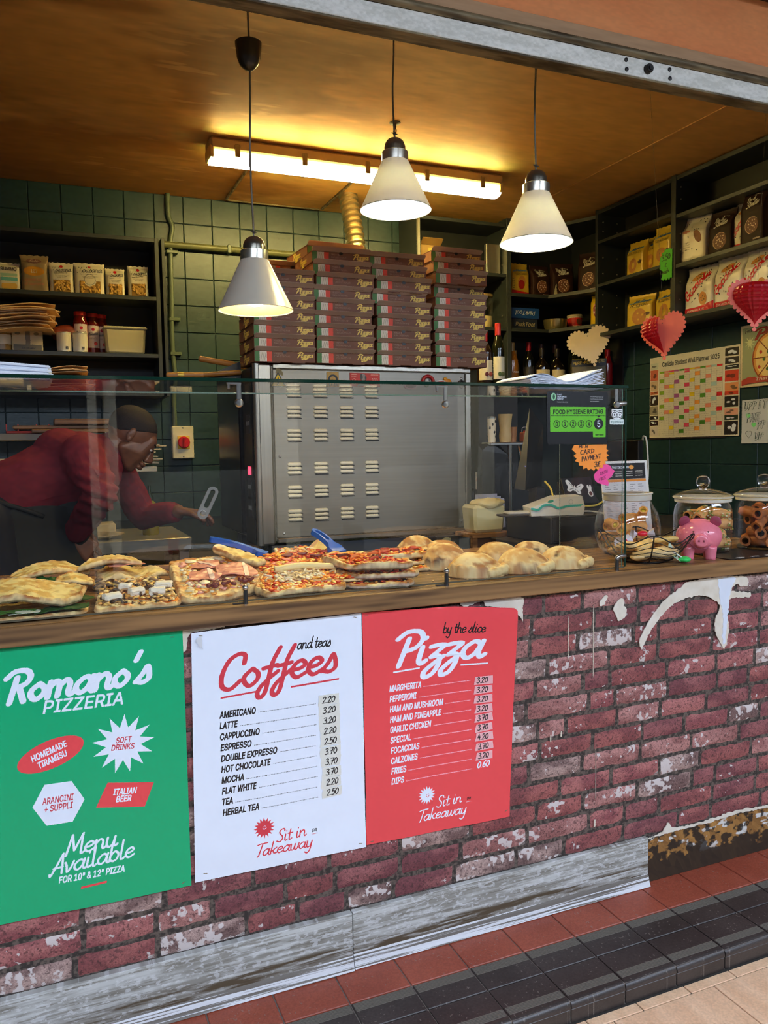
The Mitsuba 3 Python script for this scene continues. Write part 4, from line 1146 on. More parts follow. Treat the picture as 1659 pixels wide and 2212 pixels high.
# ducts, pipes, switch
t = thing('flue_duct', 'corrugated foil flue duct going up into the ceiling behind the pizza boxes', 'duct')
path = curve([(.90, 2.18, 2.15), (.905, 2.2, 2.3), (.897, 2.24, 2.5), (.885, 2.28, ZC)], 22)
rr = .048 + .0035 * np.sign(np.sin(np.arange(len(path)) * 1.55))
obj('hose', tube(path, rr, 20, False), M((170, 158, 120), .28, .85), t, smooth=25)
PIPE = M((74, 88, 72), .4)
t = thing('conduit', 'painted upright conduit pipe on the tiled wall, right of the pasta shelves', 'conduit')
obj('pipe', tube(curve([(-.012, 2.575, 2.67), (-.012, 2.575, 2.56), (.006, 2.575, 2.5), (-.006, 2.575, 2.42), (-.010, 2.575, 2.2), (-.016, 2.575, 1.9), (-.008, 2.575, 1.72), (-.018, 2.575, 1.6), (-.018, 2.575, 1.46)], 6), .0125, 12), PIPE, t, smooth=True)
for z in (2.37, 2.02, 1.84):
    obj('clip', box(-.03, .03, 2.558, 2.594, z - .009, z + .009, .003), PIPE, t)
t = thing('conduit', 'painted horizontal conduit pipe running across the tiled wall toward the box stacks', 'conduit')
obj('pipe', cyl([-.10, 2.565, 2.405], [1.3, 2.565, 2.405], .0175, 14), M((96, 100, 64), .4), t, smooth=40)
for x in (.3, .75, 1.2):
    obj('clip', box(x - .01, x + .01, 2.545, 2.594, 2.383, 2.427, .003), PIPE, t)
t = thing('isolator_switch', 'cream isolator switch with a round red knob on the tiled wall', 'switch')
obj('case', box(-.038, .074, 2.545, 2.594, 1.284, 1.456, .004), M((232, 222, 190), .4), t)
obj('plate', box(-.012, .052, 2.540, 2.546, 1.335, 1.405, .002), M((226, 190, 60), .4), t)
obj('knob', cat(lathe([(0, .016), (.028, .016), (.031, .013), (.032, 0)], 28)), M((190, 24, 26), .35), t, smooth=40, m=tr(.02, 2.541, 1.37) @ tr(rx=90))
obj('knob_grip', box(.013, .027, 2.515, 2.53, 1.345, 1.395, .003), M((176, 20, 22), .35), t)
for z in (1.447, 1.294):
    obj('screw', sph((.018, 2.545, z), (.004, .002, .004), 1), INK, t)
obj('gland', tube([(-.02, 2.575, 1.56), (-.02, 2.575, 1.456)], [.012, .014], 10), M((60, 70, 64), .5), t, smooth=40)

# stainless bench behind the man, the plate on it, shelf with boards
t = thing('prep_bench', 'stainless steel prep bench along the back wall behind the man', 'bench')
obj('top', box(-1.6, -.058, 1.9, 2.52, .868, .926, .004), 'mat_steel', t)
obj('leg', box(-.11, -.07, 1.93, 1.97, -.05, .868), GREYP, t)
obj('leg', box(-.11, -.07, 2.45, 2.49, -.05, .868), GREYP, t)
obj('leg', box(-1.55, -1.51, 1.93, 1.97, -.05, .868), GREYP, t)
obj('leg', box(-1.55, -1.51, 2.45, 2.49, -.05, .868), GREYP, t)
single('plate', lathe([(.0001, .004), (.075, .006), (.118, .018), (.12, .021), (.112, .019), (.07, .010), (.0001, .009)], 40), M((232, 214, 170), .35), 'white plate on the steel bench behind the man', 'plate', smooth=40, m=tr(-.46, 2.06, .926))
single('food_tub', box(-.47, -.36, 2.3, 2.44, .926, .975, .006), M((226, 206, 160), .5), 'low cream tub behind the plate on the steel bench', 'tub')
t = thing('squeeze_bottle', 'olive squeeze bottle with a dark green cap on the steel bench', 'bottle', tr(-.215, 2.12, .926))
obj('body', lathe([(.0001, 0), (.036, 0), (.038, .01), (.038, .10), (.028, .15), (.016, .165), (.0001, .165)], 24), M((140, 128, 40), .4), t, smooth=40)
obj('cap', lathe([(.018, .163), (.018, .18), (.008, .2), (.006, .235), (.0001, .236)], 18), M((26, 50, 30), .4), t, smooth=40)
t = thing('wall_shelf', 'grey wall shelf behind the man, holding wooden boards', 'shelf')
obj('board', box(-1.4, -.2, 2.33, 2.594, 1.385, 1.418, .003), M((120, 112, 98), .5), t)
for i, (x0, x1, y0, y1, z0, z1, lb) in enumerate([(-.72, -.22, 2.31, 2.57, 1.42, 1.437, 'lower long wooden board on the wall shelf'), (-.80, -.26, 2.33, 2.57, 1.4385, 1.456, 'middle wooden board on the wall shelf'), (-.62, -.16, 2.31, 2.56, 1.458, 1.486, 'topmost wooden board on the wall shelf, near the head of the man')]):
    single('chopping_board', box(x0, x1, y0, y1, z0, z1, .004), 'mat_board_wood', lb, 'chopping board', group='wooden boards on the wall shelf')
t = thing('red_tray', 'small red tray on the wall shelf at the left edge', 'tray')
obj('base', box(-.83, -.64, 2.34, 2.5, 1.419, 1.43, .003), M((190, 52, 34), .5), t)
for x in (-.83, -.78, -.70, -.645):
    obj('post', box(x, x + .006, 2.34, 2.346, 1.43, 1.462), M((190, 52, 34), .5), t)
t = thing('appliance', 'cream topped kitchen appliance under the shelf at the left edge', 'appliance')
obj('body', box(-1.5, -.74, 2.2, 2.5, .93, 1.24, .01), M((40, 40, 40), .5), t)
obj('lid', box(-1.5, -.745, 2.16, 2.5, 1.25, 1.30, .006), M((216, 200, 160), .4), t)
obj('rim', box(-1.5, -.76, 2.17, 2.5, 1.236, 1.25, .003), M((196, 180, 140), .4), t)
obj('tag', box(-.73, -.71, 2.3, 2.31, 1.31, 1.345, .002), M((190, 180, 150), .5), t)


def fan_pile(name, x, y, z, n, L, Wd, dz, label, seed, rgb=(222, 188, 136)):
    """A pile of folded paper bags: each a thin sheet that bows a little."""
    t = thing(name, label, 'paper bag pile')
    r = np.random.default_rng(seed)
    mat = M(rgb, .7)
    for i in range(n):
        b = fine(box(-L / 2, L / 2, -Wd / 2, Wd / 2, 0, dz * (.45 if L > .3 else .8)), .06)
        bow, a = r.uniform(.004, .022) * (1 if L > .3 else .25), r.normal(0, 6 if L > .3 else 3)

        def w(v, bow=bow):
            v = np.array(v)
            v[:, 2] += bow * np.sin((v[:, 0] / L + .5) * np.pi * 3) * .5 + bow * (v[:, 0] / L) ** 2 * 1.4
            return v
        obj('bag', warped(b, w), mat, t, smooth=30, m=tr(x + r.normal(0, .018), y + r.normal(0, .010), z + dz * i + .004, a, 0, r.normal(0, 1.2)))
    return t


def shelf_unit(name, label, boards, back=None):
    t = thing(name, label, 'shelf unit')
    for key, b in boards:
        obj(key, box(*b, .0015), SLATE, t)
    if back:
        obj('back_panel', box(*back), M((22, 27, 28), .6), t)
    return t


S = .018
shelf_unit('shelf_unit', 'dark slate shelf unit on the left wall holding pasta, tins and paper bags', [
    ('side_panel', (-.118, -.098, 2.352, 2.594, 1.60, 2.378)), ('side_panel', (-.086, -.070, 2.345, 2.594, 1.60, 2.382)), ('side_panel', (-1.5, -1.48, 2.352, 2.594, 1.60, 2.378)),
    ('top_board', (-1.48, -.118, 2.352, 2.594, 2.358, 2.378)), ('shelf', (-1.48, -.118, 2.352, 2.594, 2.072, 2.092)), ('shelf', (-1.48, -.118, 2.352, 2.594, 1.79, 1.81)), ('bottom_board', (-1.48, -.118, 2.352, 2.594, 1.60, 1.62))],
    (-1.48, -.118, 2.575, 2.59, 1.62, 2.358))
YA = 2.048
t = shelf_unit('shelf_unit', 'dark slate shelf unit on the right wall holding yellow and white biscuit bags', [
    ('side_panel', (2.33, 2.543, YA, YA + .02, 1.945, 2.668)), ('divider', (2.328, 2.543, 1.418, 1.452, 1.945, 2.668)), ('side_panel', (2.33, 2.543, .42, .44, 1.945, 2.668)),
    ('top_board', (2.33, 2.543, 1.452, YA, 2.64, 2.662)), ('top_board', (2.33, 2.543, .44, 1.418, 2.64, 2.662)),
    ('shelf', (2.33, 2.543, 1.452, YA, 2.472, 2.49)), ('shelf', (2.33, 2.543, 1.452, YA, 2.228, 2.246)), ('shelf', (2.33, 2.543, 1.452, YA, 1.945, 1.965)),
    ('shelf', (2.33, 2.543, .44, 1.418, 2.452, 2.472)), ('shelf', (2.33, 2.543, .44, 1.418, 2.205, 2.225)), ('shelf', (2.33, 2.543, .44, 1.418, 1.945, 1.965))],
    (2.53, 2.543, .44, YA, 1.965, 2.64))
PIN = M((150, 146, 130), .3, .8)
for y, x in ((YA - .001, 2.37), (YA - .001, 2.47)):
    for z in (2.02, 2.12, 2.19, 2.31, 2.40, 2.55, 2.60):
        obj('shelf_pin', sph((x, y, z), (.005, .003, .005), 1), PIN, t, smooth=True)
for y in (1.417,):
    for z in (2.05, 2.14, 2.3, 2.38, 2.55, 2.61):
        obj('shelf_pin', sph((2.36, y, z), (.005, .003, .005), 1), PIN, t, smooth=True)
t = thing('corner_shelf_unit', 'dark slate corner shelf unit at the back holding biscuits, boxes and bottles', 'shelf unit')
for key, z in (('top_board', 2.645), ('shelf', 2.232), ('shelf', 2.026), ('bottom_board', 1.672)):
    pl = Polygon([(1.935, 2.35), (2.2, 2.35), (2.345, 2.068), (2.543, 2.068), (2.543, 2.59), (1.935, 2.59)])
    obj(key, moved(prism(pl, .02), tr(0, 0, z - .02)), SLATE, t)
obj('side_panel', box(1.905, 1.935, 2.345, 2.59, 1.2, 2.662, .0015), SLATE, t)
obj('back_panel', box(1.935, 2.53, 2.578, 2.592, 1.672, 2.64), M((22, 27, 28), .6), t)
obj('back_panel', box(2.532, 2.545, 2.07, 2.578, 1.672, 2.64), M((22, 27, 28), .6), t)
obj('fascia', box(1.935, 2.21, 2.348, 2.36, 2.63, 2.665), SLATE, t)
obj('plinth', box(2.30, 2.545, 2.068, 2.09, 1.55, 1.672), SLATE, t)
for z in (1.75, 1.85, 1.95, 2.1, 2.3, 2.4):
    obj('shelf_pin', sph((1.904, 2.40, z), (.003, .005, .005), 1), PIN, t, smooth=True)
shelf_unit('shelf_unit', 'dark slate shelf unit behind the right pizza box stack', [
    ('side_panel', (1.32, 1.345, 2.35, 2.594, 1.6, 2.665)), ('top_board', (1.345, 1.905, 2.352, 2.594, 2.61, 2.63)), ('shelf', (1.345, 1.905, 2.352, 2.594, 2.32, 2.34)), ('shelf', (1.345, 1.905, 2.352, 2.594, 2.005, 2.025)), ('bottom_board', (1.345, 1.905, 2.352, 2.594, 1.655, 1.675))],
    (1.345, 1.905, 2.575, 2.592, 1.675, 2.61))
obj('corner_post', box(1.318, 1.334, 2.335, 2.349, 2.3, 2.665), M((150, 150, 136), .4, .5), 'shelf_unit_002', label='pale metal corner post')
# ---------------------------------------------------------------- packets, tins, jars and bottles on the shelves
class Bag:
    """A block-bottomed packet: full depth low down, pinched to a crimp at the top; prints follow its front."""

    def __init__(s, W, D, H, seed=0, pinch=.62, taper=.04, wrinkle=.003, lean=0.0):
        s.W, s.D, s.H, s.seed, s.pinch, s.taper, s.wr, s.lean = W, D, H, seed, pinch, taper, wrinkle, lean

    def depth(s, v):
        k = np.clip((v - s.pinch) / (.93 - s.pinch), 0, 1)
        return s.D * (1 - k * k * (3 - 2 * k)) * (.93 + .07 * np.clip(v / .08, 0, 1)) + .005

    def width(s, v):
        return s.W * (1 - s.taper * np.sin(np.clip(v, 0, 1) * np.pi) + .02 * np.clip((v - .8) / .2, 0, 1))

    def front(s, x, z):
        v = z / s.H
        hw = s.width(v) / 2
        u = np.clip(np.abs(x) / hw, 0, 1)
        q = np.stack([x * 1.0, z, np.full_like(x, s.seed * 1.7)], -1)
        return -s.depth(v) / 2 * (1 - u ** 6) ** (1 / 6) + s.lean * z - s.wr * (meshkit.fbm(q * 34, 3, s.seed) - .5) * 2 * (1 - u ** 4)

    def mesh(s, nv=26, nu=13):
        v = np.linspace(0, 1, nv)
        c = np.linspace(-1, 1, nu)
        c = np.sign(c) * (1 - (1 - np.abs(c)) ** 1.5)
        rows = []
        for vv in v:
            hw = s.width(vv) / 2
            x = c * hw
            z = np.full(nu, vv * s.H)
            yf = s.front(x, z)
            yb = 2 * s.lean * z - yf
            rows.append(np.vstack([np.column_stack([x, yf, z]), np.column_stack([x[::-1][1:-1], yb[::-1][1:-1], z[1:-1]])]))
        n = len(rows[0])
        jag = np.where(np.arange(n) % 2, .0, .004)
        rows[-1][:, 2] -= jag
        V = np.vstack(rows + [[[0, 0, 0]]])
        i, j = np.meshgrid(np.arange(nv - 1), np.arange(n), indexing='ij')
        q = np.stack([i * n + j, i * n + (j + 1) % n, (i + 1) * n + (j + 1) % n, (i + 1) * n + j], -1).reshape(-1, 4)
        j = np.arange(n)
        f = np.vstack([q[:, [0, 1, 2]], q[:, [0, 2, 3]], np.stack([np.full(n, nv * n), (j + 1) % n, j], 1)])
        return trimesh.Trimesh(V, f, process=False)

    def drape(s, poly, off=.0008, edge=.012):
        m = poly if isinstance(poly, trimesh.Trimesh) else trimesh.Trimesh(*_tri(poly), process=False)
        v2 = np.array(m.vertices)
        if edge:
            m = fine(trimesh.Trimesh(np.column_stack([v2[:, :2], 0 * v2[:, 0]]), m.faces, process=False), edge)
        v = np.array(m.vertices)
        return trimesh.Trimesh(np.column_stack([v[:, 0], s.front(v[:, 0], v[:, 1]) - off, v[:, 1]]), m.faces, process=False)


def _tri(poly):
    vs, fs, k = [], [], 0
    for g in geoms(poly):
        v, f = trimesh.creation.triangulate_polygon(g, engine='earcut')
        vs.append(np.column_stack([v, np.zeros(len(v))]))
        fs.append(f + k)
        k += len(v)
    return np.vstack(vs), np.vstack(fs)


def tops(mesh):
    """The upper faces of flat lettering, as a sheet."""
    n = mesh.face_normals[:, 2] > .5
    return trimesh.Trimesh(mesh.vertices, mesh.faces[n], process=False)


def bpen(b, text, p0, p1, h, w=.24, slant=.2, off=.0014):
    return b.drape(tops(pen(text, p0, p1, h, w, slant)), off, None)


def bwrite(b, text, p0, p1, h, bold=True, slant=0, off=.0014):
    return b.drape(tops(write(text, p0, p1, h, bold, slant)), off, None)


PAPER, CREAMBAG = M((226, 216, 186), .5), M((230, 220, 196), .38)
CHOC, YEL = M((40, 22, 17), .55, 0.0, specular=.15), M((228, 190, 62), .35)
PASTA, COOKIE, CRED2 = M((214, 168, 74), .5), M((196, 132, 62), .6), M((190, 24, 34), .4)
INKB = M((36, 30, 34), .5)
PWHITE = M((236, 228, 206), .45)


def pasta_bag(x, y, z, W, H, label, seed, script_h=.026, big=False):
    b = Bag(W, .06, H, seed, .72, .03, .0022)
    t = thing('pasta_bag', label, 'pasta bag', tr(x, y, z, rng.normal(0, 2)), 'pasta bags')
    obj('bag', b.mesh(), PAPER, t, smooth=38)
    hw = W / 2
    obj('seal', b.drape(Point(0, H * .86).buffer(.0085 if not big else .007)), CRED2, t)
    obj('lettering', bpen(b, 'Molisana', (-hw * .8, H * .66), (hw * .85, H * .70), script_h, .17), INKB, t)
    obj('underline', b.drape(LineString([(-hw * .6, H * .615), (hw * .45, H * .645)]).buffer(.001)), INKB, t)
    for q in range(3):
        obj('print', b.drape(shapely.box(-hw * (.55 - .1 * q), H * (.555 - .03 * q), hw * (.55 - .1 * q), H * (.565 - .03 * q))), M((150, 140, 120), .6), t)
    win = shapely.box(-hw * .68, H * .05, hw * .68, H * .42)
    if big:
        win = win.difference(Point(0, H * .44).buffer(hw * .42))
        obj('roundel', b.drape(Point(0, H * .46).buffer(hw * .38).difference(Point(0, H * .46).buffer(hw * .34))), M((150, 140, 120), .6), t)
    obj('window', b.drape(win), M((150, 110, 44), .25), t)
    r = np.random.default_rng(seed)
    tubes = []
    for _ in range(34):
        px, pz, a, L = r.uniform(-hw * .6, hw * .6), r.uniform(H * .08, H * .38), r.uniform(0, np.pi), r.uniform(.006, .010)
        if big and math.hypot(px, pz - H * .44) < hw * .45:
            continue
        c = np.array([px, b.front(np.array([px]), np.array([pz]))[0] - .0005, pz])
        d = np.array([math.cos(a), 0, math.sin(a)]) * L
        tubes.append(tube([c - d, c + [0, -.002, 0], c + d], .0042, 6))
    obj('pasta', cat(*tubes), PASTA, t, smooth=True)
    labels[scene_last()] = {'kind': 'stuff'}
    return t


def scene_last():
    return next(reversed(scene))


SH1, SH2 = 2.0925, 1.8105
r_ = [(-.553, .112, .152, 'cream pasta bag just right of the clear plastic pasta bag', False), (-.425, .142, .158, 'broad cream pasta bag, the largest on the top left shelf', True),
      (-.305, .092, .140, 'small cream pasta bag, second from the right on the top left shelf', False), (-.195, .100, .160, 'slim cream pasta bag, rightmost on the top left shelf', False)]
for i, (x, W, H, lb, big) in enumerate(r_):
    pasta_bag(x, 2.43, SH1, W, H, lb, 10 + i, .024 if not big else .03, big)
b = Bag(.098, .06, .135, 21, .8, .0, .002)
t = thing('pasta_bag', 'short cream and teal pasta bag at the left end of the top shelf', 'pasta bag', tr(-.785, 2.43, SH1, 2), 'pasta bags')
obj('bag', b.mesh(), PAPER, t, smooth=38)
obj('lettering', bwrite(b, 'RUMMO', (-.034, .092), (.034, .092), .016, True), M((70, 60, 40), .5), t)
obj('band', b.drape(shapely.box(-.036, .045, .036, .062)), M((96, 166, 160), .5), t)
obj('band', b.drape(shapely.box(-.036, .066, .036, .08)), M((160, 190, 160), .5), t)
obj('window', b.drape(rrect(-.034, .034, .008, .034, .01)), PASTA, t)
b = Bag(.128, .07, .178, 22, .75, .1, .006)
t = thing('pasta_bag', 'clear plastic pasta bag with a golden middle and red lettering on the top left shelf', 'pasta bag', tr(-.672, 2.43, SH1, -3), 'pasta bags')
obj('bag', b.mesh(), M((146, 124, 92), .15), t, smooth=30)
obj('label', b.drape(ellipse(0, .145, .034, .014)), M((126, 84, 76), .4), t)
obj('lettering', bpen(b, 'Sole', (-.022, .138), (.022, .142), .014, .3), M((200, 170, 150), .4), t)
obj('pasta', b.drape(ellipse(0, .096, .046, .022)), M((206, 140, 36), .3), t)
obj('number', bwrite(b, '107', (-.014, .088), (.014, .088), .015, True), M((240, 224, 180), .4), t)
obj('lettering', bwrite(b, 'pasta', (-.04, .05), (.03, .052), .012, False, .2), M((190, 110, 86), .4), t)
obj('lettering', bwrite(b, 'di semola', (-.045, .03), (.04, .032), .012, False, .2), M((190, 110, 86), .4), t)

for (x, y, z, n, L, dz, lb, sd_, *rgb_) in ((-.86, 2.40, 1.895, 14, .54, .0085, 'tall pile of brown paper bags crowded under the top left shelf', 5), (-.72, 2.34, 1.622, 13, .50, .0072, 'pile of brown paper bags on the lowest left shelf', 6), (-.235, 2.42, 1.252, 13, .17, .0082, 'pile of cream paper bags on the box behind the man\'s face', 8, (232, 216, 176))):
    fan_pile('paper_bag_pile', x, y, z, n, L, .22, dz, lb, sd_, *rgb_)
single('white_tub', box(-.33, -.15, 2.31, 2.5, 1.222, 1.249, .004), M((222, 222, 210), .5), 'white box under the cream paper bags behind the man\'s face', 'box')

# second shelf
t = thing('egg_carton_box', 'cream and grey printed box on the second left shelf below the paper bags', 'box', tr(-.718, 2.40, SH2))
obj('body', box(-.068, .068, 0, .12, 0, .104, .002), M((206, 186, 140), .5), t)
obj('base_print', flat(shapely.box(-.062, .003, .062, .032), -.0003), M((104, 96, 78), .5), t)
obj('lettering', upright(write('Eurodoseur', (-.026, .012), (.034, .012), .008, True, 0), -.0008), INKB, t)
obj('middle_print', flat(shapely.box(-.008, .032, .012, .098), -.0003), M((120, 110, 90), .5), t)
for x in (-.042, .04):
    obj('oval_print', flat(ellipse(x, .084, .012, .007), -.0003), M((130, 118, 92), .5), t)
t = thing('flour_jar', 'glass jar of grain at the left edge of the second shelf', 'jar', tr(-.83, 2.42, SH2))
obj('body', lathe([(.0001, 0), (.042, 0), (.042, .08), (.036, .095), (.036, .11), (.0001, .11)], 24), M((150, 116, 60), .3), t, smooth=40)
obj('label', lathe([(.0425, .03), (.0425, .075)], 24), PAPER, t, smooth=True)


def tin(x, lb, rgb):
    t = thing('food_tin', lb, 'tin', tr(x, 2.40, SH2), 'white tins')
    obj('can', lathe([(.0001, 0), (.034, 0), (.0345, .002), (.0338, .004), (.0338, .091), (.0345, .093), (.034, .095), (.0325, .0935), (.0001, .093)], 32), M((190, 186, 170), .3, .7), t, smooth=30)
    obj('label', lathe([(.0342, .006), (.0342, .089)], 32), M(rgb, .5), t, smooth=True)
    obj('barcode', cat(*[box(.006 + .0022 * i, .007 + .0022 * i, -.0349, -.0338, .012, .026) for i in range(6)]), INKB, t)


tin(-.555, 'left of two white tins before the red jars on the second shelf', (224, 216, 190))
tin(-.482, 'right of two white tins, beside the tomato sauce jars', (228, 222, 200))
single('red_net_bag', moved(warped(sph((0, 0, 0), (.075, .05, .042), 3), lambda v: v + (meshkit.noise(v * 40)[:, None] - .5) * .012), tr(-.54, 2.48, SH2 + .10)), M((110, 40, 22), .5), 'reddish bag lying behind the two white tins', 'bag', smooth=True)


def sauce(x, y, lb):
    t = thing('sauce_jar', lb, 'jar', tr(x, y, SH2), 'tomato sauce jars')
    obj('sauce', lathe([(.0001, 0), (.031, 0), (.034, .006), (.034, .15), (.028, .172), (.0265, .178), (.0265, .19), (.0001, .19)], 28), M((92, 13, 9), .12), t, smooth=40)
    obj('lid', lathe([(.028, .188), (.0285, .19), (.0285, .205), (.027, .2075), (.0001, .2075)], 28), M((186, 44, 30), .3, .3), t, smooth=40)
    a = np.radians(np.linspace(-150, -30, 13))
    v = np.array([[.0344 * math.cos(q), .0344 * math.sin(q), z] for z in (.035, .145) for q in a])
    f = np.array([[i, i + 1, 14 + i] for i in range(12)] + [[i, 14 + i, 13 + i] for i in range(12)])
    obj('label', trimesh.Trimesh(v, f, process=False), M((226, 204, 186), .5), t, smooth=True)
    obj('seal', moved(lathe([(.008, 0), (.0001, .0006)], 16), tr(.002, -.0348, .125, rx=90)), CRED2, t)
    obj('lettering', upright(pen('Molisana', (-.022, .095), (.024, .1), .014, .26), -.0352 + .0), INKB, t)
    obj('lettering', upright(write('PASSATA', (-.02, .078), (.02, .08), .006, False, 0), -.0352), M((150, 120, 100), .5), t)
    obj('tomato', moved(sph((0, 0, 0), (.0085, .002, .0085), 2), tr(.012, -.0345, .055)), M((206, 40, 24), .4), t, smooth=True)


sauce(-.475, 2.46, 'left tomato sauce jar with a red lid on the second shelf')
sauce(-.418, 2.50, 'middle tomato sauce jar with a red lid')
sauce(-.375, 2.53, 'right tomato sauce jar, half hidden, next to the cream tub')
tb = np.array(box(-1, 1, -1, 1, 0, .14, .01).vertices)
t = thing('storage_tub', 'tall translucent cream tub at the right of the second shelf', 'tub', tr(-.268, 2.47, SH2))
m = box(-.1, .1, -.07, .07, 0, .13, .012)
v = np.array(m.vertices)
v[:, :2] *= (.9 + .1 * v[:, 2:3] / .13)
obj('tub', trimesh.Trimesh(v, m.faces, process=False), M((196, 184, 138), .4), t)
obj('rim', box(-.105, .105, -.075, .075, .122, .137, .005), M((206, 196, 152), .4), t)

# ---- biscuits
def turn_right(x, y, z, extra=0):
    """Faces -x, toward the middle of the room, for packets on the right wall."""
    return tr(x, y, z, -90 + extra)


def star_bag(m, label, W=.135, H=.19, seed=0, lean=0):
    b = Bag(W, .07, H, seed, .6, .03, .0045, lean)
    t = thing('biscuit_bag', label, 'biscuit bag', m, 'dark brown biscuit bags')
    obj('bag', b.mesh(), CHOC, t, smooth=34)
    s = W / .135
    obj('lettering', bpen(b, 'Pan di', (-.036 * s, H * .73), (.008 * s, H * .76), .022 * s, .32, .25), PWHITE, t)
    obj('lettering', bpen(b, 'Stelle', (-.032 * s, H * .61), (.036 * s, H * .67), .024 * s, .32, .25), PWHITE, t)
    obj('star_trail', b.drape(unary_union([star(-.005 * s + .008 * i, H * (.845 + .012 * math.sin(i)), .0028, .0013, 5) for i in range(6)]), .0012, None), PWHITE, t)
    c = (0.002, H * .30)
    obj('cookie_rim', b.drape(Point(c).buffer(.0365 * s).difference(Point(c[0] + .005 * s, c[1] - .003).buffer(.0345 * s))), M((226, 190, 160), .5), t)
    obj('cookie', b.drape(Point(c).buffer(.034 * s), .0012), M((104, 58, 36), .6), t)
    pts = [(0, 0), (.014, .008), (-.014, .006), (.004, .02), (-.008, -.016), (.014, -.012), (-.018, -.006), (.022, .0), (-.004, .009), (.004, -.024), (-.014, .02), (.008, -.004), (.017, .02)]
    obj('stars', b.drape(unary_union([star(c[0] + px * s, c[1] + pz * s, .0042 * s, .0022 * s, 5) for px, pz in pts]), .0017, None), M((240, 214, 190), .5), t)
    obj('net_weight', b.drape(shapely.box(.008 * s, H * .045, .045 * s, H * .07)), M((150, 130, 120), .5), t)
    return t


def drop_bag(m, label, W=.15, H=.21, seed=0, front=True, lean=0):
    b = Bag(W, .08, H, seed, .6, .03, .005, lean)
    t = thing('biscuit_bag', label, 'biscuit bag', m, 'white biscuit bags with red lettering')
    obj('bag', b.mesh(), CREAMBAG, t, smooth=34)
    s = W / .15
    if front:
        obj('red_foot', b.drape(Polygon([(-.07 * s, .003), (.07 * s, .003), (.07 * s, .05), (.03 * s, .036), (-.02 * s, .03), (-.07 * s, .03)])), CRED2, t)
        obj('lettering', bwrite(b, 'CHOCOLATE', (-.055 * s, .010), (.03 * s, .014), .0085, True, .1), PWHITE, t)
        obj('lettering_edge', bpen(b, 'Gocciole', (-.055 * s, H * .27), (.05 * s, H * .80), .036 * s, .62, .1, .0010), PWHITE, t)
        obj('lettering', bpen(b, 'Gocciole', (-.054 * s, H * .27), (.049 * s, H * .80), .034 * s, .36, .1, .0016), CRED2, t)
        for (cx, cz, rx, rz, a) in ((-.012, H * .78, .030, .014, 25), (.028, H * .29, .019, .027, 10)):
            cookie = affinity.rotate(unary_union([ellipse(cx, cz, rx * s, rz * s)]), a)
            obj('cookie', b.drape(cookie, .0014), COOKIE, t)
            obj('cookie_chips', b.drape(unary_union([Point(cx + dx * s, cz + dz * s).buffer(.0026 * s, quad_segs=2) for dx, dz in ((-.008, .004), (.006, -.004), (.0, .009), (.01, .006), (-.004, -.008))]), .002, None), M((60, 34, 24), .5), t)
    else:
        obj('cookie', b.drape(affinity.rotate(ellipse(.03, H * .52, .018, .034), 25), .0014), M((130, 84, 50), .6), t)
        obj('print', b.drape(ellipse(-.035, H * .66, .022, .008)), M((196, 130, 104), .5), t)
        for q in range(4):
            obj('print', b.drape(shapely.box(-.05, H * (.42 - .05 * q), -.012, H * (.428 - .05 * q))), M((176, 164, 140), .5), t)
    r = np.random.default_rng(seed)
    obj('chip_print', b.drape(unary_union([affinity.rotate(ellipse(r.uniform(-.05, .055) * s, r.uniform(H * .22, H * .9), .0034 * s, .0024 * s), r.uniform(0, 180)) for _ in range(17)]), .0011, None), M((40, 26, 24), .5), t)
    return t


def yellow_bag(m, label, name, W=.13, H=.19, seed=0, cookie='ring', lean=0):
    b = Bag(W, .07, H, seed, .62, .03, .004, lean)
    t = thing('biscuit_bag', label, 'biscuit bag', m, 'yellow biscuit bags')
    obj('bag', b.mesh(), YEL, t, smooth=34)
    s = W / .13
    obj('banner', b.drape(Polygon([(-.048 * s, H * .70), (-.01, H * .745), (.05 * s, H * .75), (.052 * s, H * .79), (.0, H * .785), (-.048 * s, H * .745)])), M((150, 170, 170), .4), t)
    obj('lettering', bpen(b, 'Mulino', (-.03 * s, H * .725), (.046 * s, H * .755), .013 * s, .3, .2), M((44, 74, 120), .4), t)
    obj('lettering', bwrite(b, name, (-.042 * s, H * .60), (.044 * s, H * .625), .0155 * s, False, .1), M((90, 56, 24), .5), t)
    if cookie == 'ring':
        p = ellipse(-.012, H * .30, .026 * s, .036 * s).difference(ellipse(-.008, H * .30, .010 * s, .016 * s))
    elif cookie == 'lens':
        p = ellipse(.0, H * .3, .032 * s, .034 * s).difference(unary_union([Point(dx * s, H * .3 + dz * s).buffer(.004 * s) for dx, dz in ((-.01, .012), (.012, .01), (0, -.012))]))
    else:
        p = ellipse(0.004, H * .38, .026 * s, .04 * s)
    obj('cookie', b.drape(affinity.rotate(p, -15), .0014), COOKIE, t)
    if cookie == 'jam':
        obj('jam', b.drape(ellipse(.004, H * .32, .022 * s, .026 * s), .002), M((150, 30, 30), .35), t)
        obj('foot_band', b.drape(Polygon([(-.06 * s, .004), (.06 * s, .004), (.06 * s, .016), (-.06 * s, .03)])), CRED2, t)
        obj('stalk', b.drape(unary_union([LineString([(-.055 * s, H * (.2 + .07 * k)), (-.042 * s, H * (.22 + .07 * k))]).buffer(.0012) for k in range(5)]), .0012, None), INKB, t)
    else:
        obj('chocolate', b.drape(Polygon([(.022 * s, H * .36), (.034 * s, H * .42), (.05 * s, H * .4), (.046 * s, H * .33), (.03 * s, H * .31)]), .0014), M((74, 40, 26), .4), t)
    return t


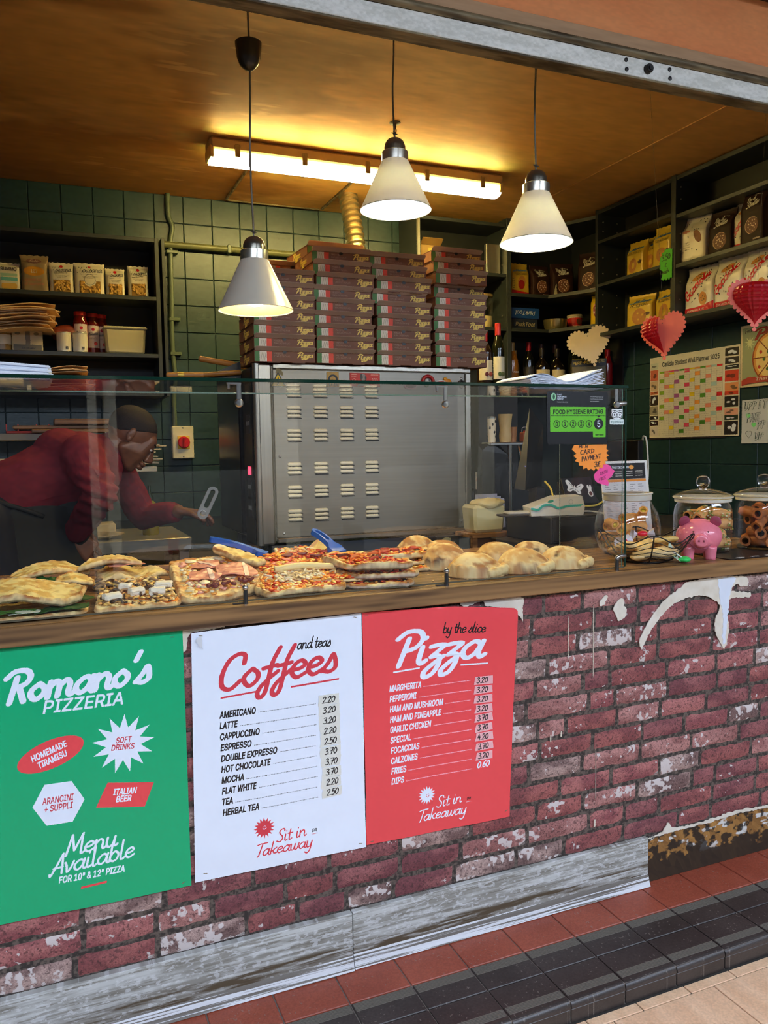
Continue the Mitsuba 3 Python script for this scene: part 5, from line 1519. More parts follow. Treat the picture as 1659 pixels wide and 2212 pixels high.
Z1 = 2.2335
yellow_bag(tr(2.037, 2.44, Z1, 2), 'yellow and red box-like biscuit packet with jam filling at the left of the corner shelf', 'Fette Dorate', .135, .195, 31, 'jam')
star_bag(tr(2.188, 2.44, Z1, 3), 'dark brown star biscuit bag beside the yellow jam packet', .14, .19, 32)
star_bag(tr(2.328, 2.40, Z1 + .004, -12), 'dark brown star biscuit bag, middle one of the corner shelf', .15, .20, 33)
star_bag(turn_right(2.40, 2.20, Z1, 28), 'dark brown star biscuit bag, rightmost on the corner shelf and standing tallest', .15, .235, 34)
single('price_card', moved(prism(Polygon([(0, 0), (.012, .06), (.045, .13), (.035, .0)]), .002), tr(2.255, 2.375, Z1, rx=90)), M((206, 196, 160), .6), 'small folded white card between the dark brown bags on the corner shelf', 'card')

Z2 = 2.0275
for i, (z, up, lb) in enumerate(((Z2, False, 'lower dark blue tool box on the corner shelf'), (Z2 + .0655, True, 'upper bright blue tool box on the corner shelf, its lettering upside down'))):
    t = thing('tool_box', lb, 'box', tr(2.066, 2.40, z))
    w2 = .103 if up else .09
    obj('body', box(-.1, w2, 0, .12, 0, .064, .002), M((18, 62, 128) if up else (24, 34, 56), .45), t)
    L = write('ParkTool', (-.07, .02), (.07, .02), .024, True, .25) if not up else write('ParkTool', (.072, .046), (-.07, .046), .024, True, .25)
    obj('lettering', upright(L, -.0002), M((206, 212, 220) if up else (150, 140, 110), .5), t)
t = thing('metal_bowl', 'shallow steel bowl on the corner shelf', 'bowl', tr(2.27, 2.38, Z2))
obj('bowl', lathe([(.0001, 0), (.055, 0), (.068, .02), (.074, .06), (.076, .062), (.072, .06), (.064, .02), (.05, .004), (.0001, .004)], 36), M((200, 184, 130), .22, .9), t, smooth=40)
t = thing('ice_cream_tub', 'small red and white paper tub with a lid on the corner shelf', 'tub', tr(2.415, 2.38, Z2))
obj('cup', lathe([(.0001, 0), (.038, 0), (.046, .085), (.0001, .085)], 32), M((222, 208, 184), .5), t, smooth=40)
obj('red_print', lathe([(.0412, .03), (.0458, .078)], 32), M((176, 30, 26), .5), t, smooth=True)
obj('picture', moved(sph((0, 0, 0), (.02, .002, .018), 2), tr(.0, -.0445, .055)), M((90, 44, 30), .5), t, smooth=True)
obj('lettering', upright(write('gelato', (-.02, .012), (.02, .013), .008, True, 0), -.0405), INKB, t)
obj('lid', lathe([(.048, .084), (.049, .087), (.049, .096), (.046, .099), (.0001, .099)], 32), M((190, 170, 140), .4), t, smooth=40)
b = Bag(.11, .06, .18, 41, .7, .05, .006)
t = thing('crisp_bag', 'yellow and dark red crisp bag at the right of the corner shelf', 'crisp bag', turn_right(2.42, 2.135, Z2, 30))
obj('bag', b.mesh(), M((232, 190, 40), .25), t, smooth=34)
obj('badge', b.drape(ellipse(.01, .09, .042, .055)), M((130, 16, 26), .35), t)
obj('lettering', bpen(b, 'Fonz', (-.02, .095), (.04, .1), .032, .34), PWHITE, t)
# shelf behind the right stack
single('steel_tray', box(1.80, 1.895, 2.40, 2.43, 2.345, 2.52, .003), 'mat_brushed', 'steel tray standing on edge at the right of the boxes', 'tray')
t = thing('storage_jar', 'tall glass storage jar half filled with cream powder', 'jar', tr(1.80, 2.44, 2.0265))
obj('powder', lathe([(.0001, 0), (.05, 0), (.052, .006), (.052, .07), (.0001, .075)], 28), M((206, 190, 140), .7), t, smooth=40)
obj('glass', lathe([(.0545, .002), (.0545, .17), (.046, .185)], 28), 'mat_pane', t, smooth=True)
obj('lid', lathe([(.047, .184), (.056, .186), (.056, .20), (.0001, .204)], 28), M((120, 100, 60), .4), t, smooth=40)
t = thing('cardboard_box', 'open cardboard box with a small panda-like print behind the stacks', 'box', tr(1.395, 2.40, .0805))
obj('body', box(-.03, .10, 0, .1, 2.26, 2.40, .002), M((190, 150, 84), .6), t)
obj('flap', moved(box(-.03, .10, -.05, 0, 0, .003), tr(0, 0, 2.40, rx=-35)), M((170, 132, 74), .6), t)
obj('sticker', flat(shapely.box(.02, 2.275, .072, 2.385), -.0004), M((222, 196, 90), .5), t)
obj('mark', flat(unary_union([ellipse(.046, 2.345, .009, .008), ellipse(.046, 2.325, .011, .009), ellipse(.046, 2.36, .005, .004)]), -.001), INKB, t)

# ---- bottles
def bottle(x, y, z, label, glass, foil, H=.30, R=.038, lab=None, text=None, shoulder=.58, cat_='bottle', group=None, neck=.0145):
    t = thing('bottle', label, cat_, tr(x, y, z), group)
    s = H
    obj('glass', lathe([(.0001, 0), (R * .92, 0), (R, .006), (R, s * shoulder), (R * .8, s * (shoulder + .08)), (neck * 1.15, s * (shoulder + .2)), (neck, s * (shoulder + .24)), (neck, s * .97), (.0001, s * .97)], 28), M(glass, .08), t, smooth=50)
    obj('foil', lathe([(neck + .001, s * .80), (neck + .0016, s * .81), (neck + .0016, s * .985), (neck * .9, s), (.0001, s)], 24), M(foil, .3, .3), t, smooth=40)
    if lab:
        a = np.radians(np.linspace(-165, -15, 15))
        z0, z1 = s * .10, s * .46
        v = np.array([[(R + .0008) * math.cos(q), (R + .0008) * math.sin(q), zz] for zz in (z0, z1) for q in a])
        f = np.array([[i, i + 1, 16 + i] for i in range(14)] + [[i, 16 + i, 15 + i] for i in range(14)])
        obj('label', trimesh.Trimesh(v, f, process=False), M(lab, .5), t, smooth=True)
    if text:
        obj('lettering', upright(write(text, (-R * .6, s * .33), (R * .6, s * .33), .009, True, 0), -R - .0012), INKB if sum(lab or (0, 0, 0)) > 300 else PWHITE, t)
    return t


ZB = 1.6735
CAPS = [((1.985, 2.42), 'slim amber cream liqueur bottle at the left of the corner bottles', (150, 92, 30), (150, 130, 90), .275, .036, None, 'CREMA'),
        ((2.05, 2.50), 'second amber bottle half hidden at the back of the corner shelf', (140, 90, 34), (170, 140, 80), .24, .03, None, None),
        ((2.115, 2.44), 'dark wine bottle with a bright red foil', (12, 14, 12), (150, 16, 20), .285, .037, (34, 32, 30), None),
        ((2.185, 2.40), 'round-shouldered dark liqueur bottle with a cream label, left one of a pair', (16, 12, 10), (40, 36, 34), .245, .048, (206, 186, 136), None),
        ((2.245, 2.50), 'dark wine bottle with a brown foil behind the liqueur pair', (12, 14, 12), (92, 62, 56), .285, .037, (30, 28, 26), None),
        ((2.290, 2.39), 'round-shouldered dark liqueur bottle with a cream label, right one of a pair', (16, 12, 10), (40, 36, 34), .245, .048, (206, 186, 136), None),
        ((2.350, 2.50), 'dark wine bottle with a mauve-brown foil', (12, 14, 12), (104, 70, 60), .285, .037, (30, 28, 26), None),
        ((2.40, 2.36), 'sparkling wine bottle with a gold foil neck', (14, 18, 12), (206, 176, 96), .325, .042, (36, 34, 30), None),
        ((2.455, 2.40), 'dark bottle with a red and white foil before the white heart', (14, 12, 12), (130, 18, 24), .33, .038, (40, 30, 26), 'BALSAMICO'),
        ((2.46, 2.25), 'dark bottle with a white label low behind the white heart', (14, 12, 12), (30, 28, 28), .30, .036, (216, 206, 180), None),
        ((2.50, 2.17), 'bright red bottle at the right of the corner shelf', (150, 14, 20), (150, 14, 20), .22, .03, None, None)]
for (x, y), lb, gl, fo, H, R, la, tx in CAPS:
    bottle(x, y, ZB, lb, gl, fo, H, R, la, tx, .52 if R > .045 else .6)
t = thing('gift_box', 'dark box lettered in gold, leaning among the bottles on the corner shelf', 'box', tr(2.365, 2.17, ZB + .002, -38))
obj('body', box(-.10, .10, 0, .05, 0, .16, .003), M((92, 84, 48), .4), t)
obj('band', box(-.101, .101, -.001, .002, .115, .155, .0005), M((22, 22, 22), .4), t)
obj('lettering', upright(write('PERE-PERE-PERE', (-.095, .124), (.095, .136), .018, True, .15), -.0014), M((222, 190, 70), .4), t)
# the two bottles by the oven
ZS = 1.676
bottle(1.512, 1.93, 1.64, 'dark syrup bottle with a cream fruit label beside the oven top', (30, 18, 12), (170, 30, 30), .29, .042, (226, 214, 180), None, .6)
bottle(1.575, 1.90, 1.64, 'slim green bottle with a red and white cap and cream label beside the oven', (16, 20, 10), (206, 60, 56), .33, .034, (228, 220, 190), None, .58)
for x, y, c in ((1.500, 1.8865, (96, 24, 20)), (1.523, 1.8866, (150, 60, 36)), (1.566, 1.8647, (70, 96, 40)), (1.583, 1.8646, (84, 90, 40))):
    obj('fruit_print', sph((x, y, 1.70), (.011, .0015, .012), 2), M(c, .5), 'bottle_011' if x < 1.55 else 'bottle_012', m=np.linalg.inv(place['bottle_011' if x < 1.55 else 'bottle_012']))
t = thing('side_cabinet', 'dark tall cabinet between the oven and the corner, carrying two bottles', 'cabinet')
obj('body', box(1.42, 1.66, 1.84, 2.3, 1.1, 1.638, .003), M((26, 28, 30), .5), t)
obj('body_lower', box(1.25, 1.86, 1.9, 2.56, -.05, 1.09, .003), M((24, 26, 28), .5), t)

# ---- right wall packets
YR = 2.44
yellow_bag(turn_right(YR - .02, 1.795, 2.2475, 4), 'yellow ring biscuit bag, left on the middle shelf of the right wall', 'Abbracci', .14, .19, 51, 'ring')
yellow_bag(turn_right(YR + .02, 1.70, 2.2475, -4), 'yellow ring biscuit bag, second on the middle shelf, leaning on the taller bag', 'Abbracci', .15, .20, 52, 'ring')
yellow_bag(turn_right(YR - .03, 1.575, 2.2475, 6), 'tall yellow biscuit bag behind the green price tag', 'Tarallucci', .135, .215, 53, 'lens')
yellow_bag(turn_right(YR - .02, 1.765, 1.9665, 18), 'yellow biscuit bag on the bottom shelf, left one, turned a little', 'Rigoli', .17, .175, 54, 'lens')
yellow_bag(turn_right(YR + .01, 1.585, 1.9665, 4), 'yellow biscuit bag on the bottom shelf, right one, against the divider', 'Abbracci', .16, .175, 55, 'ring')
drop_bag(turn_right(YR - .02, 1.365, 2.2265, 12), 'white biscuit bag seen from its side, leftmost on the upper white-bag shelf', .165, .235, 61, False)
star_bag(turn_right(YR - .01, 1.195, 2.2265, 5), 'dark brown star biscuit bag between two white bags on the right wall', .15, .215, 62)
drop_bag(turn_right(YR + .02, 1.075, 2.2265, 3), 'white biscuit bag with red lettering half hidden by a dark bag, upper shelf', .14, .235, 63)
star_bag(turn_right(YR - .05, .965, 2.2265, 3), 'tall dark brown star biscuit bag nearest the camera on the right wall', .14, .255, 64)
drop_bag(turn_right(YR + .0, .81, 2.2265, 0), 'white biscuit bag at the right edge of the photo, upper shelf', .15, .235, 65, False)
drop_bag(turn_right(YR - .02, 1.315, 1.9665, 6), 'white biscuit bag with red lettering, left on the bottom shelf', .185, .235, 66)
drop_bag(turn_right(YR - .02, 1.128, 1.9665, 4), 'white biscuit bag with red lettering, middle on the bottom shelf', .175, .24, 67)
drop_bag(turn_right(YR - .02, .955, 1.9665, 4), 'white biscuit bag with red lettering, behind the right red heart', .165, .24, 68)
t = thing('price_tag', 'green star-edged price tag reading three pounds fifty each', 'price tag', tr(2.322, 1.525, 2.15, -90))
gp = Polygon([(.012, .02), (.024, .035), (.016, .045), (.03, .055), (.0, .075), (.006, .09), (-.002, .105), (.006, .12), (.004, .135), (.018, .143), (.018, .158), (.035, .16), (.04, .172), (.058, .168), (.07, .174), (.085, .165), (.093, .165), (.092, .01), (.082, .018), (.072, .004), (.062, .016), (.05, .004), (.042, .018), (.03, .008)])
obj('card', flat(affinity.scale(gp, 1, .95, origin=(0, 0)), 0, .001), M((70, 168, 40), .6), t)
obj('lettering', upright(pen('3.50', (.016, .108), (.08, .108), .03, .22, .05, True), -.001), INK, t)
obj('lettering', upright(pen('£', (.038, .074), (.054, .074), .018, .24, .05, True), -.001), INK, t)
obj('lettering', upright(pen('each', (.02, .04), (.074, .044), .022, .22, .1), -.001), INK, t)

# ---------------------------------------------------------------- wall planner, pizza picture, drawing, hearts
t = thing('wall_planner', 'printed student wall planner with coloured squares, hanging on the right wall', 'wall planner', tr(2.5395, 1.84, 1.352, -90))
PW, PH = .648, .452
FZ = lambda poly, o: flat(poly, -o, .0004)
shp = fine(flat(shapely.box(0, 0, PW, PH), 0, .0006), .05)
obj('sheet', shp, M((226, 216, 188), .55), t)
obj('title', upright(write('Carlisle Student Wall Planner 2025', (.10, .395), (.515, .398), .0245, True, 0), -.0006), INKB, t)
GX, GZ, CW, CH = .078, .012, .0382, .0108
lines = unary_union([shapely.box(GX, GZ + CH * k - .0004, GX + CW * 12, GZ + CH * k + .0004) for k in range(34)] + [shapely.box(GX + CW * k - .0004, GZ, GX + CW * k + .0004, GZ + CH * 33) for k in range(13)])
obj('grid', FZ(lines, .0006), M((164, 152, 130), .6), t)
PAL = {'g': (126, 158, 40), 'G': (70, 130, 40), 'y': (220, 190, 40), 'p': (206, 66, 96), 's': (226, 140, 110), 'o': (226, 150, 66), 'm': (160, 84, 140), 'r': (196, 30, 40), 'b': (166, 192, 186)}
cells = {}
spec = [(0, 'g', 27), (0, 'g', 21), (0, 'g', 14), (0, 'g', 8), (0, 'g', 32), (1, 's', 30), (1, 's', 24), (1, 's', 17), (1, 's', 11), (2, 'y', 31), (2, 'y', 24), (2, 'y', 17), (2, 'y', 11), (2, 'y', 3), (3, 'm', 26), (3, 'm', 19), (3, 'm', 13), (3, 'm', 6),
        (4, 'G', 28), (4, 'G', 21), (4, 'G', 15), (4, 'G', 8), (4, 'G', 1), (5, 'p', 24), (5, 'p', 17), (5, 'p', 11), (5, 'p', 4), (5, 'p', 31), (6, 'y', 26), (6, 'y', 19), (6, 'y', 12), (6, 'y', 6), (7, 'o', 29), (7, 'o', 22), (7, 'o', 15), (7, 'o', 8), (7, 'o', 2),
        (8, 'G', 25), (8, 'G', 18), (8, 'G', 11), (8, 'G', 5), (9, 's', 27), (9, 's', 20), (9, 's', 13), (9, 's', 6), (10, 'b', 23), (10, 'b', 16), (10, 'b', 9), (10, 'b', 2), (11, 'r', 25), (11, 'r', 18), (11, 'r', 11), (11, 'r', 4), (11, 'r', 32)]
for c, k, r in spec:
    cells.setdefault(k, []).append(shapely.box(GX + CW * c + .001, GZ + CH * r + .0006, GX + CW * (c + 1) - .001, GZ + CH * (r + 2 if r < 31 else r + 1) - .0006))
for c, k in enumerate('gspmGpyoGsbr'):
    cells.setdefault(k, []).append(shapely.box(GX + CW * c + .001, GZ + CH * 32.2, GX + CW * (c + 1) - .001, GZ + CH * 33))
for k, v in cells.items():
    for q_ in v:
        obj('coloured_square', FZ(q_, .0008), M(PAL[k], .55), t)
r = np.random.default_rng(3)
for x0, x1, zs in ((.006, .068, [(.012, .062, (216, 204, 190)), (.07, .098, (40, 18, 20)), (.104, .125, (30, 20, 22)), (.13, .178, (150, 140, 120)), (.184, .24, (44, 30, 24)), (.244, .262, (190, 100, 60)), (.266, .318, (206, 176, 140)), (.322, .382, (186, 96, 70)), (.386, .42, (206, 206, 180))]),
                   (.552, .64, [(.006, .075, (28, 24, 30)), (.08, .105, (30, 44, 34)), (.105, .14, (222, 164, 140)), (.146, .2, (26, 24, 28)), (.206, .226, (200, 60, 40)), (.226, .268, (214, 140, 90)), (.274, .33, (196, 60, 44)), (.336, .356, (28, 28, 32)), (.362, .395, (40, 34, 36)), (.402, .442, (34, 26, 22))])):
    for z0, z1, c in zs:
        obj('advert', FZ(shapely.box(x0, z0, x1, z1), .0006), M(c, .55), t)
        marks = [shapely.box(x0 + .006 + (x1 - x0 - .02) * r.random(), z0 + (z1 - z0) * .2, 0, 0)] and [affinity.translate(ellipse(0, 0, (x1 - x0) * r.uniform(.08, .2), (z1 - z0) * r.uniform(.08, .2)), x0 + (x1 - x0) * r.uniform(.25, .75), z0 + (z1 - z0) * r.uniform(.3, .7)) for _ in range(3)]
        obj('advert_picture', FZ(unary_union(marks).intersection(shapely.box(x0, z0, x1, z1)), .001), M(tuple(int(255 - q * .6) if sum(c) < 250 else int(q * .55) for q in c), .55), t)
obj('bottom_rail', box(0, .56, -.002, .001, -.008, .001), INKB, t)

t = thing('pizza_picture', 'vintage style pizza picture on the right wall above the green-lettered drawing', 'picture', tr(2.5395, 1.187, 1.587, -90))
obj('board', box(0, .46, -.006, 0, 0, .302, .002), M((226, 206, 160), .5), t)
obj('ground', flat(rrect(.014, .446, .014, .288, .006), -.006), M((150, 156, 116), .55), t)
obj('lettering', upright(write('HOT', (.03, .262), (.09, .266), .014, True, .1), -.0066), M((70, 50, 40), .5), t)
obj('lettering', upright(pen('Pizza', (.085, .225), (.34, .235), .05, .36, .25), -.0066), M((140, 30, 34), .5), t)
obj('flower', flat(star(.06, .215, .035, .012, 9), -.0066), M((206, 206, 150), .55), t)
for r0, c, o in ((.125, (150, 66, 30), .0066), (.117, (222, 150, 70), .0072), (.104, (236, 200, 120), .0078)):
    obj('pizza_disc', flat(Point(.20, .135).buffer(r0).intersection(shapely.box(.014, .014, .446, .288)), -o), M(c, .55), t)
obj('slice_lines', flat(unary_union([LineString([(.2 + .117 * math.cos(a), .135 + .117 * math.sin(a)), (.2 - .117 * math.cos(a), .135 - .117 * math.sin(a))]).buffer(.0022) for a in np.arange(0, 3.1, .785)]), -.0084), M((120, 50, 30), .55), t)
for k in range(14):
    a, q = 2.39996 * k, .03 + .065 * (k / 14)
    obj('topping', flat(Point(.2 + q * math.cos(a) * 1.1, .135 + q * math.sin(a)).buffer(.0085), -.0084), M([(176, 50, 36), (70, 96, 44), (60, 40, 40)][k % 3], .55), t)
obj('ribbon', flat(Polygon([(.014, .035), (.06, .05), (.12, .045), (.446, .05), (.446, .022), (.12, .018), (.05, .015), (.014, .008)]), -.009), M((176, 60, 50), .55), t)
obj('lettering', upright(write("That's a tasty", (.10, .028), (.32, .03), .014, True, .1), -.0096), M((236, 214, 180), .5), t)
t = thing('drawing', "child's felt-pen drawing with outlined letters and green hearts on white paper", 'drawing', tr(2.5395, 1.176, 1.312, -90))
obj('paper', flat(shapely.box(0, 0, .30, .213), 0, .0006), M((206, 210, 210), .6), t)
for txt, x0, x1, z, h in (('UPP IT', .01, .16, .165, .034), ('FANT', .028, .12, .105, .036), ('PP', .09, .15, .07, .034), ('UP', .075, .14, .015, .032)):
    obj('lettering', upright(cat(pen(txt, (x0, z), (x1, z + .006), h, .5, .15, True, .0003)), -.0006), M((44, 60, 60), .6), t)
    obj('lettering_fill', upright(pen(txt, (x0, z), (x1, z + .006), h, .28, .15, True, .0003), -.0009), M((196, 204, 204), .6), t)
hp = lambda s: Polygon([(s * 16 * math.sin(a) ** 3 / 16, s * (13 * math.cos(a) - 5 * math.cos(2 * a) - 2 * math.cos(3 * a) - math.cos(4 * a)) / 16) for a in np.linspace(0, 2 * np.pi, 60)[:-1]])
for x, z, s, c in ((.04, .135, .014, (120, 220, 130)), (.075, .09, .014, (120, 220, 130))):
    obj('green_heart', flat(affinity.translate(hp(s), x, z), -.0006), M(c, .6), t)
obj('heart_outline', flat(affinity.translate(hp(.02).difference(hp(.0175)), .045, .045), -.0006), M((60, 70, 70), .6), t)


def scallop(s, n=34):
    ring = hp(s).exterior
    return unary_union([hp(s)] + [Point(ring.interpolate(i / n, normalized=True)).buffer(s * .075, quad_segs=4) for i in range(n)])


def heart(m, s, label, comb, paper, flatonly=False, a1=0.0):
    t = thing('paper_heart', label, 'paper heart', m, 'hanging paper hearts')
    obj('card', flat(scallop(s), .001, .002), paper, t)
    if not flatonly:
        P0 = np.array(hp(s * .86).exterior.coords)
        top, bot = P0[:, 1].max(), P0[:, 1].min()
        H0 = np.array([p for p in P0[:len(P0) // 2 + 1]])
        zz = np.linspace(bot + 1e-4, top - 1e-4, 40)
        rad = np.array([np.interp(0, [0], [0]) for _ in zz])
        ring = hp(s * .86)
        for i, q in enumerate(zz):
            it = ring.intersection(LineString([(0, q), (s * 2, q)]))
            rad[i] = it.bounds[2] if not it.is_empty else 0
        th = np.linspace(-np.pi, a1, 31)
        V, F_ = [], []
        for i, q in enumerate(zz):
            for j, a in enumerate(th):
                k = 1 + .045 * math.sin(j * 1.26 + i * .9) * math.sin(j * 1.26 - i * .9)
                V.append([rad[i] * k * math.cos(a), rad[i] * k * math.sin(a) * .8, q])
        n = len(th)
        for i in range(len(zz) - 1):
            for j in range(n - 1):
                F_ += [[i * n + j, i * n + j + 1, (i + 1) * n + j + 1], [i * n + j, (i + 1) * n + j + 1, (i + 1) * n + j]]
        obj('honeycomb', moved(trimesh.Trimesh(V, F_, process=False), tr(0, -.001, 0)), comb, t, smooth=18)
    obj('string', tube([(0, 0, s * .45), (.004, 0, s * .9), (.0, 0, (2.668 if not flatonly else 2.03) - m[2, 3])], .0003, 5), M((60, 50, 40), .6), t)
    return t


PINK, COMB = M((244, 120, 100), .55), M((176, 10, 26), .32)
heart(tr(1.452, .52, 1.722, -74, 0, -4), .088, 'left red honeycomb heart on a scalloped salmon card', COMB, PINK, False, -1.35)
heart(tr(1.668, .30, 1.812, -26, 0, 2), .094, 'right red honeycomb heart, cut off by the edge of the photo', COMB, PINK)
heart(tr(2.285, 2.06, 1.905, 140, 0, 14), .118, 'pale scalloped heart hanging before the bottles, seen from behind', None, M((226, 206, 172), .6), True)
# ---------------------------------------------------------------- till corner behind the counter
t = thing('till_counter', 'low dark counter behind the worktop carrying the cash drawer', 'counter')
obj('top', box(1.02, 1.95, .64, 1.04, .905, .942, .003), M((46, 36, 28), .5), t)
obj('front', box(1.04, 1.93, .66, 1.02, -.05, .905), M((26, 26, 28), .6), t)
t = thing('cash_box', 'wide black cash box under the white card reader', 'cash box')
obj('case', box(1.085, 1.52, .70, 1.02, .943, 1.045, .004), M((24, 24, 26), .45), t)
obj('front_panel', box(1.092, 1.30, .696, .70, .952, 1.036, .002), M((28, 28, 30), .4), t)
obj('front_panel', box(1.308, 1.512, .696, .70, .952, 1.036, .002), M((22, 26, 32), .4), t)
t = thing('card_reader', 'white card payment reader with a teal stripe on the cash drawer', 'card reader', tr(1.165, .80, 1.046, -10, s=1.05))
cr = hull([(-.105, -.04, 0), (.10, -.045, 0), (.11, .04, 0), (-.1, .04, 0), (-.108, -.036, .03), (-.108, .036, .034), (.0, -.042, .066), (.005, .04, .07), (.095, -.044, .07), (.104, .04, .072), (.105, -.046, .03), (.112, .04, .03)])
obj('body', cr, M((226, 224, 216), .4), t)
st_ = LineString(curve([(-.105, .024), (-.08, .02), (-.06, .034), (-.03, .036), (0, .024), (.04, .03), (.10, .031)], 6)).buffer(.004)
obj('teal_stripe', moved(flat(st_, 0, .001), tr(0, -.0445, .004)), M((70, 186, 174), .4), t)
obj('logo_leaf', moved(flat(ellipse(-.03, .053, .012, .005, 10), 0, .001), tr(0, -.0415, 0)), M((50, 150, 130), .4), t)
obj('side_print', moved(flat(Point(.03, .05).buffer(.009).difference(Point(.03, .05).buffer(.007)), 0, .001), tr(.02, -.0435, 0)), M((190, 190, 186), .4), t)
obj('paddle', cat(box(-.19, -.10, -.03, .03, .006, .018, .005)), M((196, 192, 182), .4), t)
obj('paddle_base', box(-.215, -.11, -.034, .034, .0, .008, .003), M((70, 66, 60), .4), t)
obj('cable', tube(curve([(.1, .0, .01), (.16, -.03, .006), (.23, -.07, -.02), (.27, -.12, -.08), (.30, -.15, -.088)], 8), .0035, 8), M((206, 206, 204), .4), t, smooth=True)
t = thing('till_screen', 'black touch till screen tilted back, seen from its edge', 'screen')
obj('screen', hull([(1.068, .93, 1.147), (1.168, .97, 1.473), (1.175, .98, 1.47), (1.245, 1.0, 1.15), (1.24, .98, 1.40), (1.10, .90, 1.14)]), M((12, 12, 14), .3), t)
obj('status_lamp', sph((1.118, .925, 1.235), .004, 1), M((110, 130, 236), .3), t)
obj('stand', box(1.17, 1.22, .93, .99, 1.045, 1.15, .006), M((20, 20, 22), .4), t)
obj('stand_foot', box(1.12, 1.27, .88, .995, 1.0455, 1.056, .004), M((20, 20, 22), .4), t)
t = thing('receipt_printer', 'black till unit with a white butterfly sticker on its sloping back', 'receipt printer', tr(1.345, .84, 1.046, 0))
obj('body', hull([(-.075, .0, 0), (.10, 0, 0), (-.075, .12, 0), (.10, .12, 0), (-.05, .03, .05), (.085, .03, .05), (-.05, .12, .12), (.085, .12, .12)]), M((22, 22, 24), .4), t)
PAN = tr(-.015, -.005, .035, 0, -24) @ tr(0, 0, 0)
obj('panel', moved(box(-.075, .075, 0, .006, 0, .115, .002), PAN), M((20, 20, 22), .35), t)
wing = [(0, 0), (.03, .028), (.045, .022), (.036, .004), (.03, -.004), (.034, -.02), (.018, -.022), (0, -.006)]
bf = unary_union([Polygon(curve(wing + wing[:1], 5)), affinity.scale(Polygon(curve(wing + wing[:1], 5)), -1, 1, origin=(0, 0)), ellipse(0, -.002, .003, .014)]).difference(unary_union([LineString([(s * .004, .0), (s * .028, .018)]).buffer(.0012) for s in (-1, 1)] + [LineString([(s * .004, -.004), (s * .024, -.014)]).buffer(.0012) for s in (-1, 1)]))
obj('butterfly_sticker', moved(flat(affinity.rotate(affinity.scale(bf, .95, .95), -18), 0, .0005), PAN @ tr(-.02, -.0003, .068)), M((232, 232, 230), .5), t)
rb_ = unary_union([ellipse(0, -.008, .009, .012), ellipse(0, .01, .006, .007), ellipse(-.006, .02, .002, .007), ellipse(.006, .02, .002, .007)])
obj('small_sticker', moved(flat(rb_.buffer(.0025), 0, .0005), PAN @ tr(.052, -.0003, .05)), M((230, 226, 220), .5), t)
obj('sticker_figure', moved(flat(ellipse(0, -.008, .008, .009), 0, .0005), PAN @ tr(.052, -.0008, .05)), M((96, 44, 36), .5), t)
obj('yellow_cable', tube(curve([(-.07, -.004, .04), (-.02, -.014, .026), (.04, -.016, .026), (.085, -.006, .04)], 6), .004, 8), M((226, 196, 80), .4), t, smooth=True)
obj('yellow_cable', tube(curve([(-.18, .02, .13), (-.165, .0, .10), (-.165, -.02, .06), (-.15, -.03, .02), (-.10, -.02, .012)], 6), .004, 8), M((226, 196, 80), .4), t, smooth=True)
t = thing('white_bin', 'cream plastic tub with a folded cloth over its rim beside the oven', 'tub', tr(1.045, 1.14, .958))
m = box(-.078, .078, -.06, .06, 0, .115, .012)
v = np.array(m.vertices)
v[:, :2] *= (.88 + .12 * v[:, 2:3] / .115)
obj('tub', trimesh.Trimesh(v, m.faces, process=False), M((214, 202, 150), .4), t)
cl = sph((.01, -.01, .118), (.078, .062, .020), 4)
obj('cloth', warped(cl, lambda v: v + np.column_stack([0 * v[:, 0], -.012 * meshkit.fbm(v * 40, 3, 5), .03 * (meshkit.fbm(v * np.array([12, 30, 20]), 3, 4) - .4) + .10 * np.clip(v[:, 0], 0, 1) * .3])), M((226, 208, 150), .7), t, smooth=True)
t = thing('wooden_crate', 'small wooden crate under the cream tub beside the oven', 'crate')
obj('top', box(.95, 1.15, 1.06, 1.22, .938, .957, .002), 'mat_board_wood', t)
for x in (.95, 1.128):
    obj('post', box(x, x + .022, 1.06, 1.085, .60, .938, .001), 'mat_board_wood', t)
obj('side', box(.972, 1.128, 1.066, 1.078, .6, .938), M((74, 46, 28), .6), t)
t = thing('drawer_pedestal', 'dark pedestal under the wooden crate', 'cabinet')
obj('body', box(.94, 1.16, 1.05, 1.23, -.05, .598, .003), M((40, 32, 28), .6), t)
t = thing('paper_stack', 'pale blue upright papers behind the cream tub', 'papers')
for i in range(3):
    obj('sheet', moved(box(-.055, .06, 0, .002, 0, .13 + .01 * i), tr(1.155 - .01 * i, 1.245 + .006 * i, .958, -6 + 5 * i, -6)), M((176, 178, 204), .7), t)
obj('rest', box(1.08, 1.24, 1.24, 1.30, .93, .957), M((40, 32, 28), .6), t)
t = thing('coffee_machine', 'black coffee machine with a chrome cup rail, beside the oven', 'coffee machine')
obj('body', hull([(1.15, 1.33, .96), (1.30, 1.33, .96), (1.15, 1.40, .96), (1.30, 1.40, .96), (1.155, 1.34, 1.30), (1.285, 1.33, 1.28), (1.2, 1.34, 1.335), (1.27, 1.40, 1.335), (1.17, 1.40, 1.33)]), M((18, 18, 20), .25), t)
obj('tray_rail', box(1.19, 1.42, 1.325, 1.41, 1.322, 1.336, .003), CHROME, t)
obj('column', cyl([1.297, 1.335, 1.0], [1.297, 1.335, 1.322], .011, 16), CHROME, t, smooth=40)
obj('steam_wand', tube(curve([(1.34, 1.33, 1.318), (1.335, 1.30, 1.27), (1.33, 1.29, 1.2), (1.36, 1.30, 1.13), (1.42, 1.31, 1.10)], 6), .006, 10), CHROME, t, smooth=True)
